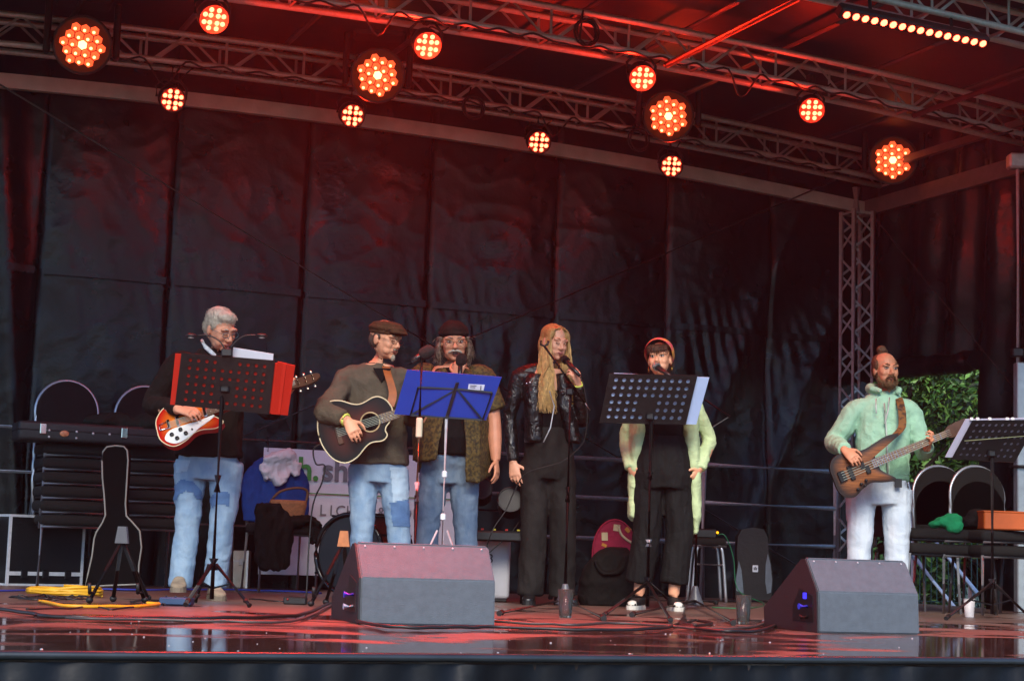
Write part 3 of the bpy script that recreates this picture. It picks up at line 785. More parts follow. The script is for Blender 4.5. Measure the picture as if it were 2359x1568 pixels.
def hand(mb, w, d, n, thumb, curl=.5, k=1.0, spread=1.0, curls=None):
    """w wrist, d towards the knuckles, n out of the back of the hand, thumb = +1/-1 side along d x n"""
    d = V(d).normalized(); n = V(n); n = (n - d * n.dot(d)).normalized(); s = d.cross(n) * thumb
    w = V(w)
    mb.rings([(w - d * .015 * k, s * .026 * k, n * .019 * k), (w + d * .02 * k, s * .033 * k, n * .017 * k), (w + d * .06 * k, s * .041 * k, n * .016 * k), (w + d * .09 * k, s * .039 * k, n * .013 * k)], 12)
    Ls = [.074, .083, .077, .060]
    for i in range(4):
        off = (1.5 - i) * .0225 * spread
        p = w + d * (.086 - .004 * abs(i - 1.2)) * k + s * off * k; q = d.copy(); cc = (curls[i] if curls else curl)
        pts = [p - d * .02 * k, p]; L = Ls[i] * k
        for seg, fr in enumerate((.45, .31, .24)):
            ang = cc * (.75, 1.15, .8)[seg]
            q = (q * math.cos(ang) - n * math.sin(ang) * 1.0); 
            q.normalize(); nn = n
            pts.append(pts[-1] + q * L * fr); n2 = s.cross(q); 
            if n2.dot(n) < -1e9: pass
            # rotate the bending axis with the finger
            n = n
        # recompute with a proper rotation about s
        pts = [p - d * .02 * k, p]; ang = 0
        for seg, fr in enumerate((.45, .31, .24)):
            ang += cc * (.75, 1.15, .8)[seg]
            pts.append(pts[-1] + (d * math.cos(ang) - n * math.sin(ang)) * L * fr)
        mb.tube(pts, [.0090 * k, .0090 * k, .0082 * k, .0073 * k, .0055 * k], 8)
    b = w + d * .022 * k + s * .026 * k
    t1 = b + (d * .55 + s * .75 - n * .25).normalized() * .042 * k; t2 = t1 + (d * .85 + s * .30 - n * (.25 + .5 * curl)).normalized() * .032 * k; t3 = t2 + (d * .9 - s * .05 - n * (.3 + .5 * curl)).normalized() * .026 * k
    mb.tube([b - s * .012 * k, b, t1, t2, t3], [.013 * k, .013 * k, .0105 * k, .0092 * k, .0065 * k], 8)

def limb(mb, pts, rs, n=12): mb.tube(smooth_path(pts, 4), [r for r in interp(rs, 4)], n)
def interp(rs, n):
    out = []
    for i in range(len(rs) - 1):
        for k in range(n): out.append(rs[i] + (rs[i + 1] - rs[i]) * k / n)
    return out + [rs[-1]]
def torso(mb, secs, n=20, power=2.4):
    """secs: (centre, half width vector, half depth vector)"""
    mb.rings(secs, n, True, True, power)
def ball_at(mb, p, r): mb.ball(p, r, None, 12, 8)
def shoe(parent, ankle, toe_dir, mat, solem, L=.28, wd=.05, hgt=.075, name='shoe'):
    """ankle above z = 0; shoe on the floor"""
    td = V((toe_dir.x, toe_dir.y, 0)).normalized(); sd = td.cross(Z); zf = ankle[1]
    heel = V((ankle[0].x, ankle[0].y, zf)) - td * .07
    secs = []
    for t, w_, h_ in ((0, .030, .055), (.08, .036, .075), (.3, .037, hgt), (.5, .041, hgt * .86), (.7, .048, hgt * .62), (.88, .043, hgt * .5), (.97, .028, hgt * .4), (1.0, .012, hgt * .3)):
        secs.append((heel + td * (L * t) + Z * (.016 + h_ / 2), sd * w_ * (wd / .05), Z * (h_ / 2)))
    b = MB(); b.rings(secs, 14, True, True, 2.6); me = remesh(b, .006, 2)
    o = put(name, me, mat, parent)
    s2 = MB(); P = []
    pr = [(.0, .024), (.05, .036), (.3, .038), (.5, .042), (.7, .049), (.88, .045), (.97, .031), (1.01, .012)]
    poly = [(L * t, w_ * wd / .05) for t, w_ in pr] + [(L * t, -w_ * wd / .05) for t, w_ in reversed(pr)]
    s2.prism(poly, heel, td, sd, Z, 0.0, .026); s2.build('sole', solem, o)
    return o
def wrinkle(amp, sc=9.0, seed=0, stretch=(1, 1, 1)):
    def f(p, n):
        q = V((p.x * sc * stretch[0] + seed, p.y * sc * stretch[1], p.z * sc * stretch[2]))
        r = 1 - abs(noise.noise(q)) * 2.2
        r2 = 1 - abs(noise.noise(q * 2.3 + V((3, 1, 2)))) * 2.2
        return amp * (max(-.6, r) * .7 + max(-.6, r2) * .35 - .35)
    return f

def strands(parent, src, mat, n, L, r, flow, seed=1, up=None, keep=None, jit=.35, name='hair_strands'):
    '''fine tapered hairs rooted on the vertices of src (an object of the same parent), combed along flow(point, normal)'''
    rnd = random.Random(seed); me = src.data; o = org(src); vs_ = me.vertices; mb = MB(); N = len(vs_)
    for k in range(n):
        v = vs_[rnd.randrange(N)]; p = v.co + o; nn = v.normal
        if keep and not keep(p): continue
        f = flow(p, nn); f = (f - nn * f.dot(nn) * .85); 
        if f.length < 1e-4: continue
        f = (f.normalized() + nn * rnd.uniform(.05, .3) + V((rnd.gauss(0, jit), rnd.gauss(0, jit), rnd.gauss(0, jit))) * .5).normalized()
        ll = L * rnd.uniform(.6, 1.2); sag = nn * (-.12 * ll)
        mb.tube([p - nn * .001, p + f * ll * .5 + sag * .2, p + f * ll + sag], [r, r * .8, r * .2], 3, caps=False)
    mb_me = mb.mesh('strands', mat); ob_ = mesh_obj(name, mb_me, parent); ob_['kind'] = 'stuff'; return ob_
def proj(p):
    v = V(p) - C; z_ = v.dot(FW); return 1179.5 + FPX * v.dot(RT) / z_, 784 - FPX * v.dot(UP) / z_
def inside(x, y, poly):
    r = False; n = len(poly)
    for i in range(n):
        (x1, y1), (x2, y2) = poly[i], poly[i - 1]
        if (y1 > y) != (y2 > y) and x < (x2 - x1) * (y - y1) / (y2 - y1) + x1: r = not r
    return r
def sewn(parent, src, poly, mat, name, off=.003):
    '''a piece of cloth sewn on: copies the garment's own surface inside a picture outline, lifted off a little'''
    me = src.data; o = org(src); keep = []
    for f in me.polygons:
        c = f.center + o
        if f.normal.dot(FH) < .15 and inside(*proj(c), poly): keep.append(f)
    if not keep: return None
    idx = {}; P = []; F = []
    for f in keep:
        q_ = []
        for i in f.vertices:
            if i not in idx:
                idx[i] = len(P); v = me.vertices[i]; P.append(v.co + o + v.normal * off)
            q_.append(idx[i])
        F.append(q_)
    m = MB(); m.add(P, F, True); ob_ = m.build(name, mat, parent, fixn=False); return ob_
# shared geometry of a figure: joints given in the picture, depth given from the plane through the feet
class Fig:
    def __init__(g, D): g.D = D
    def q(g, x, y, off=0.0): return H(x, y, g.D + off)

JEAN1 = denim('denim_patched', '6c88a2', '8ba1b2', 12.0, (.3, .7)); JEAN2 = denim('denim_blue', '64809b', '869cae', 12.0, (.3, .7))
JEAN3 = denim('denim_worn', '536a84', '788a9b', 12.0, (.3, .7)); JEAN6 = denim('denim_pale', 'b0bdc8', 'c9d0d5', 10.0, (.3, .7))
BLKC = clothm('black_cloth', '0d0d0e'); BLKJ = denim('black_denim', '151413', '2a2725', 8.0, (.3, .75))
white_rub = pm('white_rubber', 'c9c4b8', rough=.5, var=.1); blackrub = pm('black_rubber', '151515', rough=.6)
greysuede = pm('beige_suede', '8a7a66', rough=.9, var=.3, bump=.3, bscale=300); blackleather_shoe = pm('black_shoe', '19191a', rough=.35, var=.2)

def legs(mb, g, hipL, hipR, kneeL, kneeR, ankL, ankR, r0=.098, r1=.072, r2=.06, pel=None, flare=None):
    r3 = flare or r2
    for h_, k_, a_ in ((hipL, kneeL, ankL), (hipR, kneeR, ankR)):
        mid = (h_ + k_) / 2; m2 = (k_ + a_) / 2
        limb(mb, [h_ + Z * .03, h_, mid, k_, m2, a_], [r0 * .95, r0, (r0 + r1) / 2 * 1.02, r1, (r1 + r3) / 2, r3], 14)

def person(name, base, label): return thing(name, base, label, 'person')

# ------------------------------------------------------------------ 1: white haired guitarist behind the left music stand
def man1():
    D = hd(FL(460, 1380)); g = Fig(D); q = g.q; b = FL(455, 1378)
    t = person('person', b, 'white-haired person with glasses in dark jacket and patched jeans playing the red-orange guitar')
    fd = (-FH * .9 + RH * .35).normalized()
    sk = skinm('skin_a', 'cd9072')
    hc = q(508, 757, -.06); hf = (RH * .72 - FH * .62 - Z * .42).normalized()
    h = Head(hc, hf, Z + fd * .25, 1.04)
    shL, shR = q(408, 842, .0), q(566, 850, -.02); elL, elR = q(352, 930, -.02), q(622, 948, -.08)
    wrL, wrR = q(412, 943, -.40), q(655, 912, -.30)
    hpL, hpR = q(440, 1075, .02), q(522, 1078, .02); knL, knR = q(432, 1205, -.03), q(512, 1210, -.02); anL, anR = q(415, 1352, -.02), q(494, 1350, .02)
    neck = q(492, 830, .02)
    body = MB(); h.skull(body)
    body.tube([h.p(0, -.02, -.06), neck], [.056, .062], 12)
    torso(body, [(q(487, 832, .02), RH * .10, FH * .07), (q(486, 862, .02), RH * .17, FH * .09), (q(484, 930, .02), RH * .16, FH * .10), (q(481, 1010, .02), RH * .15, FH * .10), (q(480, 1075, .02), RH * .16, FH * .11)])
    for s_, e_, w_ in ((shL, elL, wrL), (shR, elR, wrR)): limb(body, [s_, e_, w_], [.052, .042, .028], 10)
    legs(body, g, hpL, hpR, knL, knR, anL, anR, .085, .06, .045)
    hand(body, wrL, (q(468, 953, -.47) - wrL), (Z * .75 - FH * .6), -1, .55)
    hand(body, wrR, (q(672, 892, -.30) - wrR), (-FH * .2 + RH * .9), 1, .9)
    put('body', remesh(body, .0052, 2), sk, t)
    h.face(t, 'a05a50', 'b9b0a2', eye='shut')
    h.glasses(t, pm('teal_frame', '3f6a72', rough=.3, metal=.4))
    hair = MB(); h.ball(hair, (0, -.024, .046), (.080, .096, .078), 20, 14); h.ball(hair, (0, -.06, .0), (.073, .056, .068), 16, 12); h.ball(hair, (0, .032, .080), (.062, .048, .034), 14, 10)
    for s_ in (-1, 1): h.ball(hair, (s_ * .066, -.02, .03), (.014, .05, .04))
    wh = pm('white_hair', 'bdb4a2', rough=.7, var=.25, scale=60, bump=.7, bscale=160)
    ho = put('hair', remesh(hair, .0055, 2, wr=None), wh, t)
    strands(t, ho, wh, 2200, .022, .0013, lambda p, n: (h.f * .5 - h.u * .8 + (p - h.c) * 2), 3)
    # dark zip jacket
    jm = clothm('dark_fleece', '16120f', .25, .9, .4, 200)
    j = MB()
    torso(j, [(q(489, 805, .03), RH * .085, FH * .085), (q(487, 835, .02), RH * .13, FH * .10), (q(486, 860, .01), RH * .19, FH * .12), (q(485, 920, .0), RH * .2, FH * .135), (q(482, 1000, .0), RH * .195, FH * .135), (q(480, 1052, .0), RH * .205, FH * .14)], 24)
    for s_, e_, w_ in ((shL, elL, wrL), (shR, elR, wrR)):
        limb(j, [s_ + (q(486, 850) - s_) * .35, s_, (s_ + e_) / 2, e_, (e_ + w_) / 2, w_ - (w_ - e_).normalized() * .02], [.085, .078, .068, .062, .052, .043], 12)
    put('jacket', remesh(j, .0095, 3, wr=wrinkle(.012, 7, 1)), jm, t)
    cl = MB(); cl.tube([h.p(.058, -.07, -.10), h.p(.072, .0, -.115), h.p(.05, .06, -.14), q(497, 845, -.13)], [.012, .014, .013, .006], 8)
    cl.tube([h.p(-.058, -.07, -.10), h.p(-.075, .0, -.115), h.p(-.05, .06, -.14), q(497, 845, -.13)], [.012, .014, .013, .006], 8)
    put('shirt_collar', cl.mesh(), clothm('pale_shirt', 'b7bcc0', .25, scale=60), t)
    p = MB(); legs(p, g, hpL, hpR, knL, knR, anL, anR, .102, .075, .070)
    torso(p, [(q(480, 1030, .0), RH * .165, FH * .12), (q(480, 1075, .02), RH * .185, FH * .13), (q(481, 1105, .02), RH * .165, FH * .12)])
    jn = put('jeans', remesh(p, .0095, 3, wr=wrinkle(.008, 6.5, 5, (1, 1, 1.3))), JEAN1, t)
    pd_ = denim('denim_patch', '47638a', '567396', 12.0)
    arc_ = [(396, 1150), (400, 1120), (418, 1104), (445, 1108), (462, 1128), (466, 1150), (452, 1150), (444, 1135), (428, 1130), (412, 1140), (408, 1152)]
    sewn(t, jn, arc_, pd_, 'sewn_patch', .004); sewn(t, jn, [(482, 1150), (500, 1130), (530, 1135), (526, 1165), (505, 1160), (490, 1168)], pd_, 'sewn_patch', .004)
    sewn(t, jn, [(404, 1058), (440, 1058), (432, 1084), (408, 1088)], denim('denim_light', '8fa6b8', '9fb2c0', 12.0), 'pocket', .004)
    shoe(t, (FL(412, 1352, .07), .045), (FL(396, 1386) - FL(420, 1356)), greysuede, pm('tan_sole', '6d6152', rough=.7), .28)
    shoe(t, (V((anR.x, anR.y, 0)), .0), (RH * .35 - FH), greysuede, pm('tan_sole', '6d6152', rough=.7), .28)
    return t

# ------------------------------------------------------------------ 2: flat cap guitarist
def man2():
    D = hd(FL(868, 1392)); g = Fig(D); q = g.q; b = FL(868, 1392)
    t = person('person', b, 'person in a brown flat cap and grey-brown sweater playing the dark acoustic guitar')
    sk = skinm('skin_b', 'd09270')
    h = Head(q(887, 782, -.03), (RH * .80 - FH * .58 - Z * .14), Z, 1.0)
    shL, shR = q(800, 874, .02), q(930, 878, .06); elL, elR = q(748, 948, -.24), q(950, 955, .0)
    wrL, wrR = q(800, 968, -.33), q(965, 948, -.30)
    hpL, hpR = q(838, 1085, .03), q(905, 1085, .03); knL, knR = q(835, 1215, .0), q(918, 1215, .02)
    anL = H(828, 1362, D + .02); anR = H(922, 1364, D + .03)
    body = MB(); h.skull(body, .88)
    body.tube([h.p(0, -.015, -.06), q(868, 842, .02)], [.052, .058], 12)
    torso(body, [(q(868, 840, .03), RH * .10, FH * .07), (q(865, 872, .03), RH * .16, FH * .09), (q(865, 940, .03), RH * .14, FH * .095), (q(870, 1020, .03), RH * .135, FH * .09), (q(872, 1080, .03), RH * .15, FH * .10)])
    for s_, e_, w_ in ((shL, elL, wrL), (shR, elR, wrR)): limb(body, [s_, e_, w_], [.05, .04, .028], 10)
    legs(body, g, hpL, hpR, knL, knR, anL, anR, .08, .055, .042)
    hand(body, wrL, (q(822, 1004, -.37) - wrL), (-FH * .9 + Z * .35), -1, .5, curls=[.75, .55, .5, .45])
    hand(body, wrR, (q(985, 936, -.32) - wrR), (RH * .6 - Z * .4), 1, .9)
    put('body', remesh(body, .0052, 2), sk, t)
    h.face(t, '8f5248', '8c7b66', eye='shut')
    h.glasses(t, pm('thin_dark_frame', '3a2c26', rough=.3, metal=.6), .022, .016, -.006)
    bd = MB(); h.ball(bd, (0, .083, -.105), (.014, .014, .022)); bd.tube([h.p(-.03, .082, -.062), h.p(-.012, .098, -.053), h.p(.012, .098, -.053), h.p(.03, .082, -.062)], [.003, .006, .006, .003], 6)
    put('goatee', remesh(bd, .004, 1, wr=wrinkle(.002, 120, 3)), pm('grey_hair', '968a78', rough=.9, var=.4, scale=90, bump=.6, bscale=200), t)
    hr = MB(); h.ball(hr, (0, -.055, -.005), (.072, .052, .062)); [h.ball(hr, (s_ * .068, -.01, .012), (.010, .032, .03)) for s_ in (-1, 1)]
    put('hair', remesh(hr, .006, 2), pm('short_grey_hair', '4a3a30', rough=.8, var=.3, scale=80, bump=.5), t)
    cp = MB()
    cap = [(0, -.012, .040, .084, .106, .022), (0, -.005, .066, .092, .118, .034), (0, .004, .088, .082, .108, .026)]
    for s_, f_, u_, a_, b_, c_ in cap: h.ball(cp, (s_, f_, u_), (a_, b_, c_), 22, 12)
    h.ball(cp, (0, .098, .050), (.066, .055, .014), 18, 10); h.ball(cp, (0, .075, .066), (.070, .06, .022), 18, 10)
    put('flat_cap', remesh(cp, .006, 3, wr=wrinkle(.003, 26, 4)), clothm('brown_wool', '4b3222', .35, .95, .5, 200), t)
    j = MB(); sw = clothm('grey_brown_knit', '524a3e', .18, .95, .45, 190)
    torso(j, [(q(866, 838, .05), RH * .085, FH * .08), (q(866, 854, .04), RH * .15, FH * .10), (q(864, 876, .03), RH * .195, FH * .12), (q(864, 940, .02), RH * .185, FH * .13), (q(868, 1010, .02), RH * .18, FH * .13), (q(873, 1070, .02), RH * .18, FH * .13)], 24)
    for s_, e_, w_ in ((shL, elL, wrL), (shR, elR, wrR)):
        limb(j, [s_ + (q(866, 866) - s_) * .4, s_, (s_ + e_) / 2, e_, (e_ + w_) / 2, w_ - (w_ - e_).normalized() * .03], [.075, .075, .068, .066, .056, .044], 12)
    put('sweater', remesh(j, .0095, 3, wr=wrinkle(.014, 6.5, 11)), sw, t)
    ts = MB(); ts.prism([(-.055, 0), (.055, 0), (0, -.085)], q(880, 848, -.095), RH, Z, -FH, -.01, .008); ts.build('black_undershirt', BLKC, t)
    p = MB(); legs(p, g, hpL, hpR, knL, knR, anL, anR, .098, .070, .066)
    torso(p, [(q(872, 1045, .02), RH * .15, FH * .11), (q(872, 1085, .03), RH * .17, FH * .12), (q(872, 1112, .03), RH * .15, FH * .11)])
    jn = put('jeans', remesh(p, .0095, 3, wr=wrinkle(.008, 6.5, 15, (1, 1, 1.3))), JEAN2, t)
    sewn(t, jn, [(898, 1158), (941, 1150), (944, 1212), (906, 1212)], denim('denim_patch', '47638a', '567396', 12.0), 'sewn_patch', .004); sewn(t, jn, [(898, 1075), (938, 1075), (941, 1148), (906, 1156)], denim('denim_light', '8fa6b8', '9fb2c0', 12.0), 'sewn_patch', .003)
    # darker repair patch on the right knee
    shoe(t, (V((anL.x, anL.y, 0)), 0.0), -FH + RH * -.2, blackleather_shoe, blackrub); shoe(t, (V((anR.x, anR.y, 0)), 0.0), -FH + RH * .2, blackleather_shoe, blackrub)
    wb = MB(); d_ = (wrL - elL).normalized(); a_, b_ = frame(d_); c_ = wrL - d_ * .012
    wb.tube([c_ + (a_ * math.cos(k * .5236) + b_ * math.sin(k * .5236)) * .034 for k in range(13)], .007, 6)
    put('wristband', wb.mesh(), pm('neon_band', 'c8d860', rough=.5), t)
    return t

# ------------------------------------------------------------------ 3: singer with beanie
def man3():
    D = hd(FL(1050, 1390)) + .12; g = Fig(D); q = g.q; b = V((q(1045, 1300).x, q(1045, 1300).y, 0))
    t = person('person', b, 'person with grey moustache and dark beanie singing into a foam-covered hand microphone')
    sk = skinm('skin_c', 'cb8868')
    h = Head(q(1046, 787, -.03), (RH * .10 - FH * .98 - Z * .12), Z + RH * -.05, 1.08, 1.06)
    shL, shR = q(967, 868, .03), q(1112, 872, .03); elL, elR = q(985, 965, -.10), q(1138, 968, .02)
    wrL, wrR = q(1052, 868, -.22), q(1142, 1060, -.03)
    hpL, hpR = q(1003, 1090, .03), q(1068, 1090, .03); knL, knR = q(985, 1212, .0), q(1072, 1212, .0)
    zf = b.z; anL = V((q(975, 1340).x, q(975, 1340).y, .08)); anR = V((q(1078, 1340).x, q(1078, 1340).y, .08))
    body = MB(); h.skull(body, 1.12, 1.15)
    body.tube([h.p(0, -.01, -.06), q(1040, 848, .02)], [.066, .072], 12)
    torso(body, [(q(1040, 845, .03), RH * .11, FH * .08), (q(1040, 875, .03), RH * .18, FH * .10), (q(1038, 950, .02), RH * .17, FH * .13), (q(1036, 1030, .01), RH * .17, FH * .15), (q(1036, 1085, .03), RH * .165, FH * .12)])
    limb(body, [shL, elL, wrL], [.052, .044, .03], 10); limb(body, [shR, q(1130, 930, .03), elR, (elR + wrR) / 2, wrR], [.056, .052, .045, .046, .030], 12)
    legs(body, g, hpL, hpR, knL, knR, anL, anR, .085, .06, .045)
    hand(body, wrL, (q(1058, 842, -.22) - wrL), (RH * -.3 - FH * .9), -1, 1.05)
    hand(body, wrR, (q(1146, 1100, -.06) - wrR), (RH * .9 - FH * .3), 1, .35)
    put('body', remesh(body, .0052, 2), sk, t)
    h.face(t, '7d3d35', 'a39a8c', eye='open', mouth=.016)
    h.glasses(t, pm('gold_frame', '8a7355', rough=.25, metal=.9), .024, .016, -.008)
    ms = MB(); ms.tube([h.p(-.046, .07, -.076), h.p(-.030, .086, -.058), h.p(-.008, .100, -.051), h.p(.008, .100, -.051), h.p(.030, .086, -.058), h.p(.046, .07, -.076)], [.004, .008, .009, .009, .008, .004], 8)
    put('moustache', remesh(ms, .004, 1, wr=wrinkle(.0025, 110, 3)), pm('white_moustache', 'c4b8a4', rough=.9, var=.3, scale=90, bump=.5), t)
    hr = MB()
    for s_ in (-1, 1):
        for k in range(7):
            x0 = s_ * (.074 + .004 * (k % 3)); f0 = .02 - .018 * k
            hr.tube([h.p(x0, f0, .03), h.p(x0 + s_ * .012, f0 - .01, -.03 - .006 * k), h.p(x0 + s_ * (.010 + .006 * math.sin(k * 2)), f0 - .02, -.075 - .012 * (k % 4)), h.p(x0 + s_ * .002, f0 - .03, -.11 - .010 * (k % 3))], [.012, .014, .012, .004], 7)
    h.ball(hr, (0, -.055, -.03), (.075, .055, .07))
    gh_ = pm('long_grey_hair', '8b7a68', rough=.75, var=.4, scale=70, bump=.7, bscale=150)
    ho = put('hair', remesh(hr, .006, 1, wr=wrinkle(.003, 70, 6)), gh_, t)
    strands(t, ho, gh_, 900, .06, .0015, lambda p, n: -h.u, 9, jit=.5)
    bn = MB(); h.ball(bn, (0, -.022, .056), (.086, .104, .066), 22, 14); h.ball(bn, (0, -.014, .050), (.089, .106, .022), 22, 10)
    h.ball(bn, (0, -.05, .088), (.066, .062, .045), 18, 12)
    put('beanie', remesh(bn, .006, 2, wr=wrinkle(.003, 40, 9)), clothm('dark_knit', '241d1a', .4, .95, .6, 140), t)
    ts = MB()
    torso(ts, [(q(1040, 850, .02), RH * .10, FH * .09), (q(1040, 876, .02), RH * .17, FH * .115), (q(1038, 950, .0), RH * .175, FH * .15), (q(1036, 1010, -.02), RH * .18, FH * .175), (q(1036, 1048, -.01), RH * .175, FH * .155)])
    put('t_shirt', remesh(ts, .0095, 3, wr=wrinkle(.008, 7, 2)), BLKC, t)
    # open patterned shirt: shell with a gap at the front
    sm = pm('olive_brown_print', '5c4a22', rough=.8, col2='342a17', scale=55, thresh=(.42, .58), bump=.25, bscale=200)
    sh = MB()
    def flap(pts, thick):
        """pts rows of points left to right, front sheet with thickness"""
        n = len(pts[0]); P = []; F = []
        for off in (0, thick):
            for r_ in pts: P += [p_ + FH * off for p_ in r_]
        m_ = len(pts); N = n * m_
        for i in range(m_ - 1):
            for k in range(n - 1):
                a = i * n + k; F.append((a, a + 1, a + n + 1, a + n)); F.append((N + a, N + a + n, N + a + n + 1, N + a + 1))
        for i in range(m_ - 1):
            F.append((i * n, (i + 1) * n, N + (i + 1) * n, N + i * n)); a = i * n + n - 1; F.append((a, N + a, N + a + n, a + n))
        for k in range(n - 1):
            F.append((k, N + k, N + k + 1, k + 1)); a = (m_ - 1) * n + k; F.append((a, a + 1, N + a + 1, N + a))
        sh.add(P, F)
    flap([[q(1010, 850, -.06), q(1025, 846, -.10), q(1032, 862, -.13)], [q(955, 880, .0), q(990, 880, -.12), q(1030, 890, -.17)], [q(950, 960, .02), q(985, 960, -.15), q(1020, 970, -.21)], [q(950, 1030, .04), q(975, 1035, -.16), q(1008, 1040, -.235)], [q(950, 1062, .04), q(972, 1064, -.16), q(1004, 1058, -.23)]], .03)
    flap([[q(1060, 850, -.10), q(1070, 848, -.08), q(1085, 852, -.05)], [q(1062, 890, -.17), q(1100, 885, -.11), q(1125, 885, .0)], [q(1070, 965, -.21), q(1105, 960, -.15), q(1130, 960, .02)], [q(1074, 1040, -.235), q(1105, 1040, -.16), q(1133, 1040, .04)], [q(1072, 1110, -.20), q(1105, 1112, -.15), q(1130, 1095, .04)]], .03)
    torso(sh, [(q(1040, 846, .08), RH * .11, FH * .05), (q(1040, 868, .07), RH * .19, FH * .08), (q(1040, 950, .10), RH * .215, FH * .07), (q(1040, 1090, .11), RH * .22, FH * .07)])
    limb(sh, [shL + RH * .07, shL, (shL + elL) / 2, elL - (elL - shL).normalized() * .02], [.085, .086, .078, .074], 12)
    e2 = q(1140, 945, .03); limb(sh, [shR - RH * .07, shR, q(1128, 915, .03), e2], [.085, .086, .078, .078], 12)
    put('open_shirt', remesh(sh, .010, 2, wr=wrinkle(.008, 9, 7)), sm, t)
    p = MB(); legs(p, g, hpL, hpR, knL, knR, anL, anR, .104, .076, .070)
    torso(p, [(q(1036, 1050, .01), RH * .17, FH * .15), (q(1036, 1085, .03), RH * .185, FH * .13), (q(1036, 1115, .03), RH * .165, FH * .12)])
    put('jeans', remesh(p, .0095, 3, wr=wrinkle(.009, 6.5, 25, (1, 1, 1.3))), JEAN3, t)
    shoe(t, (V((anL.x, anL.y, 0)), 0.0), -FH + RH * -.2, blackleather_shoe, blackrub); shoe(t, (V((anR.x, anR.y, 0)), 0.0), -FH + RH * .2, blackleather_shoe, blackrub)
    return t

